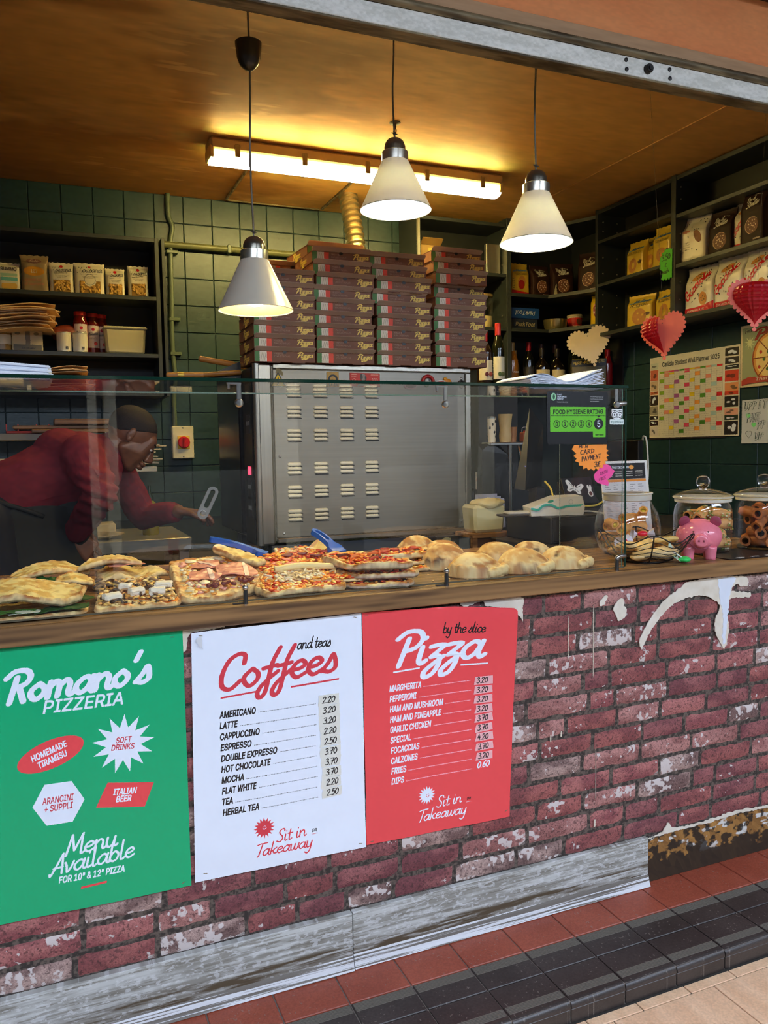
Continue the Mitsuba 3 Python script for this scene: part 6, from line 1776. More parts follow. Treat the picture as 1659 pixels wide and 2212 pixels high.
obj('valve', cat(sph((1.37, 1.31, 1.265), .016, 2), cyl([1.34, 1.31, 1.25], [1.41, 1.31, 1.27], .008, 12)), CHROME, t, smooth=40)
obj('plinth', box(1.13, 1.46, 1.33, 1.5, .93, .958, .004), M((24, 24, 26), .4), t)
t = thing('cup_stack', 'black and cream cow-patterned cup stack on the coffee machine', 'cup stack', tr(1.222, 1.368, 1.337))
obj('cups', lathe([(.0001, 0), (.017, 0), (.021, .11), (.0001, .112)], 24), M((226, 210, 176), .5), t, smooth=40)
rr_ = np.random.default_rng(4)
for i in range(11):
    a, z = np.radians(rr_.uniform(-170, -20)), rr_.uniform(.012, .1)
    r0 = .017 + .004 * z / .11
    obj('patch', sph((r0 * math.cos(a), r0 * math.sin(a), z), (.0042, .0042, .007), 1), INK, t, smooth=True)
obj('lid', lathe([(.0215, .108), (.0215, .116), (.0001, .12)], 24), CHROME, t, smooth=40)
single('paper_cup', lathe([(.0001, 0), (.026, .0), (.029, .03), (.025, .06), (.03, .102), (.034, .128), (.0001, .128)], 28), M((206, 176, 120), .5), 'tall beige cup stack on the coffee machine', 'cup stack', smooth=40, m=tr(1.292, 1.366, 1.337))
single('paper_cup', lathe([(.0001, 0), (.015, .0), (.019, .07), (.0001, .07)], 24), M((150, 100, 56), .5), 'small brown paper cup behind the cup stacks', 'cup', smooth=40, m=tr(1.345, 1.385, 1.337))
t = thing('red_basket', 'little brown and red handled basket at the end of the cup rail', 'basket', tr(1.398, 1.37, 1.337))
obj('basket', box(-.016, .02, -.02, .02, 0, .045, .004), M((150, 74, 36), .5), t)
obj('red_pack', box(.0, .026, -.015, .015, .02, .052, .003), M((170, 28, 30), .4), t)
obj('handle', tube(curve([(-.014, 0, .044), (-.01, 0, .066), (.014, 0, .066), (.018, 0, .044)], 5), .0016, 6), CHROME, t, smooth=True)
t = thing('red_sign', 'small white card with a red round logo next to the oven', 'sign')
obj('card', flat(shapely.box(1.183, 1.12, 1.245, 1.2), 1.452, .002), M((226, 216, 196), .5), t)
obj('disc', flat(Point(1.215, 1.164).buffer(.028), 1.4495, .001), M((200, 30, 30), .5), t)
obj('lettering', upright(write('imported', (1.195, 1.158), (1.236, 1.161), .009, False, .1), 1.448), M((240, 200, 190), .5), t)
obj('holder', box(1.18, 1.25, 1.453, 1.463, .958, 1.2), M((30, 30, 32), .5), t)
t = thing('black_screen', 'black screen with a white cable by the tiled wall, right of the glass', 'screen')
obj('panel', box(1.80, 1.83, 1.06, 1.36, 1.12, 1.335, .004), M((16, 16, 18), .3), t)
obj('foot', box(1.72, 1.9, 1.1, 1.32, .943, .957, .003), M((18, 18, 20), .4), t)
obj('stem', box(1.805, 1.825, 1.18, 1.24, .957, 1.13, .003), M((18, 18, 20), .4), t)
obj('cable', tube(curve([(1.84, 1.08, 1.335), (1.82, 1.05, 1.352), (1.82, 1.03, 1.33), (1.83, 1.03, 1.2), (1.83, 1.04, 1.1)], 6), .004, 8), M((220, 216, 204), .4), t, smooth=True)
t = thing('shelf_support', 'dark side table under the black screen', 'table')
obj('top', box(1.60, 2.5, 1.03, 1.5, .905, .942, .003), M((30, 30, 32), .5), t)
obj('body', box(1.62, 2.48, 1.05, 1.48, -.05, .905), M((24, 24, 26), .6), t)

# ---------------------------------------------------------------- jars, basket and piggy bank on the worktop
ROLL, ROLLD = M((214, 158, 88), .55), M((166, 98, 44), .5)


def rolled_biscuit(L, r, seed, dark=False, filled=True):
    """A rolled wafer: a bent, lumpy tube with a hollow end."""
    q = np.random.default_rng(seed)
    x = np.linspace(-L / 2, L / 2, 10)
    p = np.column_stack([x, .004 * np.sin(x * 60 + seed), .002 * np.cos(x * 45)])
    m = tube(p, r * (1 + .08 * np.sin(x * 90 + seed)), 14, False)
    m.vertices = m.vertices + (meshkit.noise(np.array(m.vertices) * 170 + seed)[:, None] - .5) * .004
    inner = tube(p, r * .62, 14, False)
    inner.invert()
    col = np.array(lin((206, 150, 84) if not dark else (156, 88, 38)))
    c = col * (.6 + .75 * meshkit.fbm(np.array(m.vertices) * 85 + seed, 3)[:, None])
    ci = np.tile(np.array(lin((232, 200, 90) if filled else (70, 36, 16))), (len(inner.vertices), 1))
    ends = []
    for e, s in ((0, 1), (-1, -1)):
        ring_o, ring_i = np.array(m.vertices).reshape(10, 14, 3)[e], np.array(inner.vertices).reshape(10, 14, 3)[e]
        f = [[a, (a + 1) % 14, 14 + (a + 1) % 14] for a in range(14)] + [[a, 14 + (a + 1) % 14, 14 + a] for a in range(14)]
        ends.append((np.vstack([ring_o, ring_i]), np.array(f)[:, ::s]))
    V = [m.vertices, inner.vertices] + [e[0] for e in ends]
    Fs, k = [], 0
    for vv, ff in zip(V, [m.faces, inner.faces] + [e[1] for e in ends]):
        Fs.append(np.asarray(ff) + k)
        k += len(vv)
    if filled:
        pl = tube(np.array([p[0] + [.008, 0, 0], p[-1] - [.008, 0, 0]]), r * .6, 14)
        V.append(pl.vertices)
        Fs.append(pl.faces + k)
    C = [c, ci] + [np.tile(col * 1.15, (28, 1))] * 2 + ([np.tile(np.array(lin((226, 206, 70))), (30, 1))] if filled else [])
    return trimesh.Trimesh(np.vstack(V), np.vstack(Fs), process=False), np.clip(np.vstack(C), 0, .95)


ROLLS = {}


def biscuits_in(center, spots, dark, filled, label, group, name='rolled_biscuit', L=.085, r=.0165):
    for i, (x, y, z, rz, ry) in enumerate(spots):
        k = (dark, filled, i % 3, L)
        if k not in ROLLS:
            mm, cc = rolled_biscuit(L, r, i % 3, dark, filled)
            ROLLS[k] = mikit.ply(mm, 'mat_vc', True, color=cc)
        layer = 'lowest layer' if z < .05 else 'second layer' if z < .075 else 'third layer' if z < .11 else 'top'
        where = ('left' if x < -.022 else 'right' if x > .028 else 'middle') + (', toward the back' if y > .012 else ', in front')
        single_shape(name, ROLLS[k], f'{label}, {layer}, {where}', 'biscuit', tr(center[0] + x, center[1] + y, center[2] + z, rz, 0, ry), group)


def single_shape(name, sh, label, cat_, m, group=None):
    k = put(name, sh, None, m)
    labels[k] = {'label': label, 'category': cat_}
    if group:
        labels[k]['group'] = group
    return k


# left jar: round fish-bowl jar with a flat glass lid
J1 = (1.10, .285)
t = thing('glass_jar', 'round bellied glass jar of pale rolled biscuits behind the wire basket', 'jar', tr(J1[0], J1[1], .955))
obj('body', lathe([(.0001, .002), (.07, .002), (.09, .02), (.104, .06), (.105, .095), (.097, .135), (.078, .165), (.072, .178)], 44), 'mat_pane', t, smooth=True)
obj('base', lathe([(.0001, 0), (.07, 0), (.074, .004), (.07, .008), (.0001, .008)], 40), 'mat_glass', t, smooth=40)
obj('neck_ring', lathe([(.0725, .176), (.0765, .178), (.0765, .196), (.0725, .198), (.0725, .176)], 44), M((196, 192, 176), .25), t, smooth=40)
obj('lid', lathe([(.0001, .206), (.06, .204), (.079, .2), (.08, .197)], 44), 'mat_pane', t, smooth=True)
obj('lid_rim', lathe([(.0775, .197), (.0805, .198), (.0805, .202), (.0775, .203), (.0775, .197)], 44), M((206, 204, 190), .15), t, smooth=40)
biscuits_in((J1[0], J1[1], .955), [(-.045, -.02, .03, 20, 0), (.02, -.04, .028, -8, 0), (.05, .02, .03, 60, 0), (-.01, .045, .03, 10, 0), (-.05, .02, .055, -40, 5), (.0, -.035, .058, 6, 0), (.045, -.01, .06, -50, 0), (.03, .034, .064, 15, 0), (-.03, -.03, .085, 25, 0), (.025, -.015, .088, 5, 5), (.04, .03, .095, 40, 10), (-.02, .03, .09, -10, 0), (.01, .0, .116, 8, 4), (.052, -.01, .118, 50, 45), (-.05, .02, .1, 70, 0)], False, True, 'cream-filled pale rolled biscuit in the round jar', 'rolled biscuits in the round jar', L=.08, r=.0155)


def big_jar(x, y, label):
    t = thing('glass_jar', label, 'jar', tr(x, y, .955))
    obj('body', lathe([(.0001, .003), (.08, .003), (.089, .012), (.0925, .03), (.0925, .125), (.089, .15), (.0815, .163), (.083, .168)], 44), 'mat_pane', t, smooth=True)
    obj('base', lathe([(.0001, 0), (.078, 0), (.084, .004), (.08, .010), (.0001, .010)], 40), 'mat_glass', t, smooth=40)
    obj('neck_ring', lathe([(.082, .165), (.089, .167), (.090, .176), (.082, .179), (.082, .165)], 44), M((206, 204, 186), .2), t, smooth=40)
    obj('lid', lathe([(.094, .181), (.092, .188), (.07, .198), (.04, .206), (.02, .209), (.0001, .21)], 44), 'mat_pane', t, smooth=True)
    obj('lid_rim', lathe([(.088, .179), (.0945, .18), (.0955, .184), (.088, .186), (.088, .179)], 44), M((200, 196, 176), .12), t, smooth=40)
    obj('knob', lathe([(.0001, .205), (.012, .206), (.013, .214), (.02, .222), (.0225, .234), (.019, .246), (.010, .252), (.0001, .253)], 28), 'mat_glass', t, smooth=True)
    return t


J2, J3 = (1.345, .205), (1.575, .165)
big_jar(J2[0], J2[1], 'knob-lidded glass jar of pistachio-coated pastries behind the pink piggy bank')
big_jar(J3[0], J3[1], 'knob-lidded glass jar of brown rolled pastries at the right edge of the photo')
GREENC = M((150, 156, 84), .8)
rolls3 = [(-.045, -.035, .03, 80, 0), (.005, -.05, .03, 5, 0), (.05, -.02, .03, 70, 0), (0, .02, .03, 20, 0), (-.04, .03, .03, 30, 0), (.0, -.048, .062, -5, 0), (-.05, -.015, .06, 60, 0), (.045, -.03, .065, 40, 0), (.01, .02, .065, 0, 0), (-.045, -.03, .095, 20, -20), (.01, -.045, .098, -30, 20), (.05, -.005, .1, 30, 0), (.0, .03, .1, 0, 0), (-.03, -.03, .125, 10, 0), (.03, -.04, .13, -60, 10), (.0, .02, .135, 30, 0), (-.05, .015, .125, 70, 0)]
biscuits_in((J3[0], J3[1], .955), rolls3, True, False, 'brown pastry roll in the right jar', 'pastry rolls in the right jar', L=.088, r=.0175)
pist = [(-.04, -.04, .03, 20, 0), (.02, -.05, .03, -10, 0), (.05, .0, .03, 70, 0), (0, .03, .03, 20, 0), (-.05, .0, .055, 60, 0), (.0, -.045, .06, 0, 0), (.05, -.02, .06, 50, 0), (.0, .03, .06, 10, 0), (-.03, -.04, .09, 10, 0), (.035, -.04, .092, -20, 0), (-.02, .0, .095, 40, 0), (.04, .02, .095, 20, 0), (-.035, -.03, .128, 25, -15), (.045, -.02, .125, -40, 10), (0, .03, .12, 0, 0)]
for i, (x, y, z, rz, ry) in enumerate(pist):
    kk = ('pist', i % 3)
    if kk not in ROLLS:
        mm, cc = rolled_biscuit(.08, .0165, i % 3, False, False)
        rq = np.random.default_rng(70 + i)
        crumbs = []
        for _ in range(70):
            px, a = rq.choice([-1, 1]) * rq.uniform(.012, .04), rq.uniform(0, 6.28)
            crumbs.append(sph((px, .018 * math.cos(a), .018 * math.sin(a)), rq.uniform(.0016, .0034), 0))
        cm = cat(*crumbs)
        cc2 = np.array([lin(c) for c in ((150, 164, 74), (206, 206, 170), (112, 130, 60))])[rq.integers(0, 3, 70)]
        cc2 = np.repeat(cc2, len(sph((0, 0, 0), 1, 0).vertices), 0)
        ROLLS[kk] = (mikit.ply(mm, 'mat_vc', True, color=cc), mikit.ply(cm, 'mat_vc', False, color=cc2))
    a, bq = ROLLS[kk]
    layer = 'lowest layer' if z < .05 else 'second layer' if z < .075 else 'third layer' if z < .11 else 'top'
    where = ('left' if x < -.022 else 'right' if x > .028 else 'middle') + (', toward the back' if y > .012 else ', in front')
    tt = thing('pistachio_roll', f'pistachio-crumbed pastry roll in the middle jar, {layer}, {where}', 'biscuit', tr(J2[0] + x, J2[1] + y, .955 + z, rz, 0, ry), 'pistachio rolls in the middle jar')
    put('roll', a, tt)
    k = put('crumbs', bq, tt)
    labels[k] = {'kind': 'stuff'}

# piggy bank
t = thing('piggy_bank', 'shiny pink piggy bank with dark mauve ears in front of the glass jars', 'piggy bank', tr(1.213, .085, .955, -38))
PIG = M((226, 122, 138), .16, clearcoat=.6)
PIGD = M((150, 66, 92), .2)
body = m3.Manifold.sphere(1.0, 64).scale((.068, .062, .055)).translate((0, .0, .070))
sn = m3.Manifold.cylinder(.03, .021, .019, 32).rotate((90, 0, 0)).translate((0, -.05, .062))
legs = [m3.Manifold.cylinder(.04, .0145, .019, 24).translate((x, y, 0)) for x in (-.032, .032) for y in (-.03, .03)]
pg = body + sn
for l in legs:
    pg = pg + l
pg = pg.refine_to_length(.006)
pm = pg.to_mesh()
pt_ = trimesh.Trimesh(pm.vert_properties[:, :3], pm.tri_verts, process=True)
trimesh.smoothing.filter_taubin(pt_, iterations=14)
obj('body', pt_, PIG, t, smooth=True)
for s in (-1, 1):
    ear = hull([(s * .018, -.020, .112), (s * .062, -.014, .088), (s * .080, -.034, .112), (s * .070, -.038, .138), (s * .040, -.036, .146), (s * .016, -.034, .134), (s * .04, -.008, .108)])
    e2 = trimesh.remesh.subdivide_loop(ear.vertices, ear.faces, 2) if hasattr(trimesh.remesh, 'subdivide_loop') else (ear.vertices, ear.faces)
    obj('ear', trimesh.Trimesh(*e2, process=False), PIGD, t, smooth=True)
    obj('eye', sph((s * .021, -.0535, .088), .0032, 1), M((70, 30, 44), .2), t, smooth=True)
    obj('nostril', sph((s * .007, -.0815, .063), (.0028, .0018, .004), 1), M((150, 66, 92), .3), t, smooth=True)
obj('smile', tube(curve([(-.03, -.0555, .05), (-.012, -.064, .038), (.012, -.064, .038), (.03, -.0555, .05)], 5), .0012, 6), M((150, 66, 92), .3), t, smooth=True)
obj('coin_slot', box(-.016, .016, -.0015, .0015, .1235, .1265), M((90, 30, 50), .4), t)
obj('tail', tube(curve([(0, .06, .075), (.008, .068, .082), (0, .072, .09), (-.006, .066, .085)], 6), .003, 8), PIG, t, smooth=True)

# black wire basket with wrapped treats
t = thing('wire_basket', 'wavy black wire basket of wrapped treats at the corner of the glass', 'basket', tr(1.028, .118, .955))
WIRE = M((16, 16, 18), .35)
NW = 96
th = np.linspace(0, 2 * np.pi, NW + 1)


def bowl_ring(k, wave):
    r = .062 + .075 * k ** .8
    z = .004 + .062 * k ** 1.5
    w = wave * (.5 + .5 * np.cos(6 * th))
    return np.column_stack([(r + w * .35) * np.cos(th), (r + w * .35) * np.sin(th), z + w])


for k in np.linspace(0, 1, 8):
    obj('wire_ring', tube(bowl_ring(k, .026 * k ** 2), .0011 if k < 1 else .0019, 6, False), WIRE, t, smooth=True)
for i in range(6):
    pts = []
    for k in np.linspace(0, 1, 10):
        g = bowl_ring(k, .026 * k ** 2)[int(i * NW / 6)]
        pts.append(g)
    obj('rib', tube(np.array(pts), .0021, 8), WIRE, t, smooth=True)
obj('foot', tube(np.column_stack([.062 * np.cos(th), .062 * np.sin(th), th * 0 + .002]), .002, 8, False), WIRE, t, smooth=True)
BK = (1.028, .118, .955)
rq = np.random.default_rng(12)


def lattice_biscuit(m, label):
    tt = thing('lattice_biscuit', label, 'biscuit', m, 'wrapped treats in the basket')
    ring = tube(np.column_stack([.047 * np.cos(th), .036 * np.sin(th), th * 0]), .0075, 8, False)
    bars = [tube([(x, -.036 * math.sqrt(max(0, 1 - (x / .047) ** 2)), .001), (x * .6, .0, .004), (x * .9, .036 * math.sqrt(max(0, 1 - (x / .047) ** 2)), .001)], .005, 8) for x in (-.026, 0, .026)]
    bars += [tube([(-.044, y, .003), (0, y + .006, .005), (.044, y, .003)], .005, 8) for y in (-.014, .014)]
    mm = cat(ring, *bars)
    c = np.array(lin((232, 196, 112))) * (.7 + .5 * meshkit.fbm(np.array(mm.vertices) * 90, 3)[:, None])
    put('biscuit', mikit.ply(mm, 'mat_vc', True, color=np.clip(c, 0, .95)), tt)
    w = trimesh.creation.icosphere(3)
    w.vertices = w.vertices * [.066, .05, .014] + (meshkit.noise(np.array(w.vertices) * 4)[:, None] - .5) * .008
    put('wrapper', mikit.ply(w, 'mat_pane', True), tt)
    return tt


lattice_biscuit(tr(BK[0] + .055, BK[1] - .02, BK[2] + .062, 20, -14, 4), 'lattice biscuit in clear wrap on top at the right of the basket')


def cantuccio(m, label, c0=(222, 180, 112), s=(.05, .02, .016), seed=0):
    w = trimesh.creation.icosphere(3)
    v = np.array(w.vertices)
    v = v * np.array(s) * (1 + .25 * (meshkit.fbm(v * 2 + seed, 3)[:, None] - .5))
    c = np.array(lin(c0)) * (.65 + .6 * meshkit.fbm(v * 60 + seed, 3)[:, None])
    return single_shape('wrapped_biscuit', mikit.ply((v, w.faces), 'mat_vc_oily', True, color=np.clip(c, 0, .95)), label, 'biscuit', m, 'wrapped treats in the basket')


for i, (x, y, z, rz, ry, lb, c0, s) in enumerate([
        (-.05, -.05, .03, 10, -10, 'pale biscuit low at the left of the basket', (226, 190, 124), (.046, .026, .016)), (.02, -.06, .03, -10, 0, 'pale biscuit low at the front of the basket', (230, 200, 140), (.055, .03, .018)),
        (.07, -.01, .035, 60, 0, 'pale biscuit low at the right of the basket', (222, 184, 120), (.05, .03, .018)), (-.04, .05, .03, -20, 0, 'biscuit low at the back of the basket', (214, 170, 104), (.05, .03, .018)),
        (.03, .06, .035, 20, 0, 'biscuit at the back right of the basket', (214, 170, 104), (.05, .03, .018)), (-.02, -.02, .052, 30, -12, 'long golden biscuit across the top middle of the basket', (232, 192, 118), (.052, .024, .016)),
        (-.075, -.005, .05, 80, 10, 'golden biscuit by the left rim of the basket', (232, 196, 130), (.05, .026, .016))]):
    cantuccio(tr(BK[0] + x, BK[1] + y, BK[2] + z, rz, 0, ry), lb, c0, s, i)
for i, (x, y, z, rz) in enumerate([(-.055, .03, .062, 30), (.035, .05, .078, -20)]):
    tt = thing('sweet', 'red sweet in a twisted clear wrapper ' + ('at the left of the basket' if i == 0 else 'by the ear of the piggy bank'), 'sweet', tr(BK[0] + x, BK[1] + y, BK[2] + z, rz), 'wrapped treats in the basket')
    obj('sweet', sph((0, 0, 0), (.016, .011, .009), 2), M((214, 40, 56), .25), tt, smooth=True)
    for s in (-1, 1):
        fan = np.array([[s * .014, 0, 0]] + [[s * (.034 + .004 * math.sin(k * 5)), .018 * math.cos(k), .018 * math.sin(k)] for k in np.linspace(0, 2 * np.pi, 9)[:-1]])
        obj('twist', trimesh.Trimesh(fan, [[0, 1 + k, 1 + (k + 1) % 8] for k in range(8)], process=False), M((206, 206, 216), .15), tt)
t = thing('lollipop', 'green lollipop with a white stick lying before the basket', 'lollipop', tr(1.098, .03, .957, 35))
obj('sweet', sph((.0, -.006, .009), (.022, .018, .009), 2), M((60, 206, 100), .12), t, smooth=True)
obj('stick', tube([(-.0, -.002, .012), (-.035, .02, .034)], .0022, 8), M((236, 236, 232), .4), t, smooth=True)
obj('wrapper', trimesh.Trimesh([[-.02, .0, .002], [-.045, .03, .03], [-.02, .04, .036], [.0, .012, .012], [.025, .045, .06], [.05, .06, .055], [.035, .05, .036]], [[0, 1, 2], [0, 2, 3], [3, 2, 4], [3, 4, 5], [3, 5, 6]], process=False), M((190, 214, 190), .2), t)

# leaning price list and flat menus
t = thing('price_list', 'printed price list with a black heading and orange stripe, propped behind the round jar', 'price list', tr(1.275, .475, .957, 4, -7))
obj('board', box(-.112, .112, .003, .007, 0, .302, .001), M((228, 226, 222), .5), t)
obj('sheet', flat(shapely.box(-.105, .005, .098, .293), .003, .0006), M((216, 214, 214), .5), t)
obj('heading', flat(shapely.box(-.105, .236, .098, .293), .0022, .0005), M((28, 24, 24), .5), t)
obj('stripe', flat(shapely.box(-.105, .226, .098, .235), .0022, .0005), M((226, 140, 50), .5), t)
obj('lettering', upright(write('THE COLOMBERS', (-.06, .274), (.02, .274), .0085, True, 0), .0016), WHITE, t)
obj('logo', flat(ellipse(.032, .278, .012, .0075), .0016, .0004), M((236, 160, 70), .5), t)
for j in range(3):
    for q in range(4):
        obj('small_print', flat(shapely.box(-.095 + .048 * q, .262 - .008 * j, -.06 + .048 * q, .2645 - .008 * j), .0016, .0004), M((190, 186, 180), .5), t)
rows_ = []
for c in range(5):
    for k in range(26):
        w_ = .012 + .018 * ((k * 7 + c * 3) % 5) / 5
        rows_.append(shapely.box(-.098 + .039 * c, .214 - .0078 * k, -.098 + .039 * c + w_, .2165 - .0078 * k))
k = obj('print_rows', flat(MultiPoint([]).union(unary_union(rows_)), .0024, .0004), M((150, 148, 150), .5), t)
labels[k] = {'kind': 'stuff'}
t = thing('leaflet', 'black printed leaflet lying under the right jar at the counter edge', 'leaflet')
lf = fine(box(1.26, 1.62, .0, .19, .9565, .9578), .03)
obj('sheet', lf, M((30, 28, 30), .3), t)
for x0 in (1.30, 1.36, 1.42, 1.47):
    obj('print', box(x0, x0 + .03, .012, .02, .958, .9586), M((170, 170, 168), .5), t)
t = thing('clipboard', 'black clipboard with its corner lifted, lying by the right jar', 'clipboard', tr(1.49, -.012, .959, 8))
cb = fine(box(0, .2, 0, .06, 0, .003), .02)
obj('board', warped(cb, lambda v: v + np.column_stack([0 * v[:, 0], 0 * v[:, 0], .035 * np.clip(v[:, 0] / .1, 0, 1) ** 1.4])), M((34, 32, 34), .35), t)
# ---------------------------------------------------------------- pizza and bread on the worktop
def slab(outline, t, color, height=None, step=.0032, side=(220, 194, 140), seed=0, rim=.010, rimh=.005, bend=None, tilt=0.0):
    """A baked slice: lumpy top with a thicker rim, coloured point by point. Returns mesh and colours."""
    poly = outline if isinstance(outline, Polygon) else Polygon(outline)
    poly = poly.buffer(-.012).buffer(.012, quad_segs=5)
    ring = poly.exterior
    n = max(24, int(ring.length / step))
    B = np.array([ring.interpolate(i / n, normalized=True).coords[0] for i in range(n)])
    r = np.random.default_rng(seed)
    B = B + (meshkit.noise(np.column_stack([B * 70, np.full(n, seed)])) - .5)[:, None] * .004
    poly = Polygon(B).buffer(0)
    x0, y0, x1, y1 = poly.bounds
    gx, gy = np.meshgrid(np.arange(x0, x1, step), np.arange(y0, y1, step))
    G = np.column_stack([gx.ravel(), gy.ravel()]) + r.normal(0, step * .12, (gx.size, 2))
    inner = poly.buffer(-step * .55)
    G = G[shapely.contains_xy(inner, G[:, 0], G[:, 1])]
    P = np.vstack([B, G])
    tri = Delaunay(P).simplices
    c = P[tri].mean(1)
    tri = tri[shapely.contains_xy(poly, c[:, 0], c[:, 1])]
    a, b_, cc = P[tri[:, 0]], P[tri[:, 1]], P[tri[:, 2]]
    flip = ((b_ - a)[:, 0] * (cc - a)[:, 1] - (b_ - a)[:, 1] * (cc - a)[:, 0]) < 0
    tri[flip] = tri[flip][:, ::-1]
    ed = shapely.distance(shapely.points(P), poly.exterior)
    Q = np.column_stack([P, np.full(len(P), seed * 2.3)])
    rimk = np.exp(-(ed / rim) ** 2)
    t = t * .6
    z = t + rimh * rimk * (.3 + 1.2 * meshkit.noise(Q * 30)) + (meshkit.fbm(Q * 48, 4, seed) - .5) * .013 * (1 - .4 * rimk) + (meshkit.noise(Q * 190) - .5) * .0025
    if height is not None:
        z = z + height(P[:, 0], P[:, 1], ed)
    z[:n] -= .35 * t
    col = np.clip(color(P[:, 0], P[:, 1], ed, Q), 0, .95)
    sc = np.array(lin(side))
    base = np.column_stack([B * .985 + poly.centroid.coords[0] * np.array([.015, .015]), np.zeros(n)])
    mid = np.column_stack([B + (B - np.array(poly.centroid.coords[0])) * .012, z[:n] * .5])
    nP = len(P)
    cen = np.array([[*poly.centroid.coords[0], 0.0]])
    j = np.arange(n)
    k = (j + 1) % n
    ccw = ring.is_ccw
    S = []
    for A, C in ((j, nP + j), (nP + j, nP + n + j)):
        S += [np.stack([A, C, C[k]], 1), np.stack([A, C[k], A[k]], 1)]
    S.append(np.stack([nP + n + j, np.full(n, nP + 2 * n), nP + n + k], 1))
    S = np.vstack(S)
    if not ccw:
        S = S[:, ::-1]
    y_0 = P[:, 1].min()
    mid[:, 2] -= .5 * tilt * (mid[:, 1] - y_0)
    base[:, 2] -= tilt * (base[:, 1] - y_0)
    burn = .45 + .85 * meshkit.fbm(np.column_stack([B * 110, np.zeros(n)]), 3, seed)
    C = np.vstack([col, sc * burn[:, None], sc * .6 * burn[:, None], sc[None]])
    cen[0, 2] = -tilt * (cen[0, 1] - y_0)
    V = np.vstack([np.column_stack([P, z]), mid, base, cen])
    if bend is not None:
        V[:, 2] += bend(V[:, 0], V[:, 1])
    return trimesh.Trimesh(V, np.vstack([tri, S]), process=False), np.clip(C, 0, .95)


def fb(Q, s, seed=0, o=4):
    return meshkit.fbm(Q * s, o, seed)


def ss(a, b, x):
    t = np.clip((x - a) / (b - a), 0, 1)
    return (t * t * (3 - 2 * t))[:, None]


def mx(a, b, t):
    return np.asarray(a) * (1 - t) + np.asarray(b) * t


DO, BR, CH, TO, OR, DK = (np.array(lin(c)) for c in ((238, 212, 144), (172, 108, 48), (246, 226, 158), (206, 76, 24), (236, 148, 44), (84, 46, 26)))


def crusted(inner, burn=.5, rim=.010):
    def f(x, y, ed, Q):
        c = inner(x, y, ed, Q)
        crust = mx(DO, BR, ss(.42, .7, fb(Q, 38, 5) + burn * .12))
        crust = mx(crust, DK, ss(.70, .78, fb(Q, 60, 9)) * burn)
        return mx(crust, c, ss(rim * .45, rim * 1.15, ed + (fb(Q, 60, 2) - .5) * .012))
    return f


def c_mushroom(x, y, ed, Q):
    c = mx(mx(CH, OR, ss(.45, .65, fb(Q, 30, 1))), BR, ss(.52, .66, fb(Q, 45, 3)) * .8)
    c = mx(c, np.array(lin((120, 92, 62))), ss(.58, .66, fb(Q, 70, 7)) * .9)
    return mx(c, np.array(lin((52, 38, 30))), ss(.66, .71, fb(Q, 95, 8)))


def c_ham(x, y, ed, Q):
    c = mx(CH, np.array(lin((240, 214, 140))), ss(.4, .6, fb(Q, 28, 1)))
    c = mx(c, OR, ss(.58, .72, fb(Q, 36, 4)) * .8)
    return mx(c, np.array(lin((226, 170, 150))), ss(.55, .62, fb(Q, 24, 6)) * .8)


def c_tomato(x, y, ed, Q):
    c = mx(OR, TO, ss(.45, .62, fb(Q, 34, 1)))
    c = mx(c, np.array(lin((240, 190, 90))), ss(.5, .62, fb(Q, 26, 3)) * .9)
    return mx(c, np.array(lin((170, 44, 22))), ss(.62, .7, fb(Q, 60, 5)) * .8)


def c_cheese(x, y, ed, Q):
    c = c_tomato(x, y, ed, Q)
    k = ss(.44, .54, fb(Q, 20, 11))
    w = mx(np.array(lin((240, 226, 186))), np.array(lin((190, 168, 120))), ss(.5, .66, fb(Q, 80, 12)))
    return mx(c, w, k)


def c_bread(x, y, ed, Q):
    c = mx(np.array(lin((230, 208, 132))), np.array(lin((206, 166, 86))), ss(.38, .62, fb(Q, 40, 1)))
    return mx(c, np.array(lin((190, 126, 62))), ss(.62, .72, fb(Q, 26, 3)) * .75)


WT = .9562


def toppings(t, outline, n, palette, size, z, seed, inset=.012, flat_=.55, key='topping'):
    """A scatter of small baked bits over a slice."""
    q = np.random.default_rng(seed)
    poly = Polygon(outline).buffer(-inset)
    x0, y0, x1, y1 = poly.bounds
    base = trimesh.creation.icosphere(1)
    bv = np.array(base.vertices)
    V, F_, C, k = [], [], [], 0
    while k < n:
        x, y = q.uniform(x0, x1), q.uniform(y0, y1)
        if not shapely.contains_xy(poly, x, y):
            continue
        s = q.uniform(.55, 1.3) * size
        a = q.uniform(0, 6.28)
        w = bv * np.array([s * q.uniform(.8, 1.9), s, s * flat_]) * (1 + .5 * (meshkit.noise(bv * 1.6 + k) - .5))[:, None]
        w = np.column_stack([w[:, 0] * math.cos(a) - w[:, 1] * math.sin(a), w[:, 0] * math.sin(a) + w[:, 1] * math.cos(a), w[:, 2]]) + [x, y, z + q.uniform(-.002, .004)]
        c = np.array(lin(palette[q.integers(0, len(palette))])) * q.uniform(.75, 1.2)
        V.append(w)
        F_.append(base.faces + k * len(bv))
        C.append(np.tile(c, (len(bv), 1)))
        k += 1
    kk = put(key, mikit.ply((np.vstack(V), np.vstack(F_)), 'mat_vc_oily', True, color=np.clip(np.vstack(C), 0, .95)), t)
    labels[kk] = {'kind': 'stuff'}


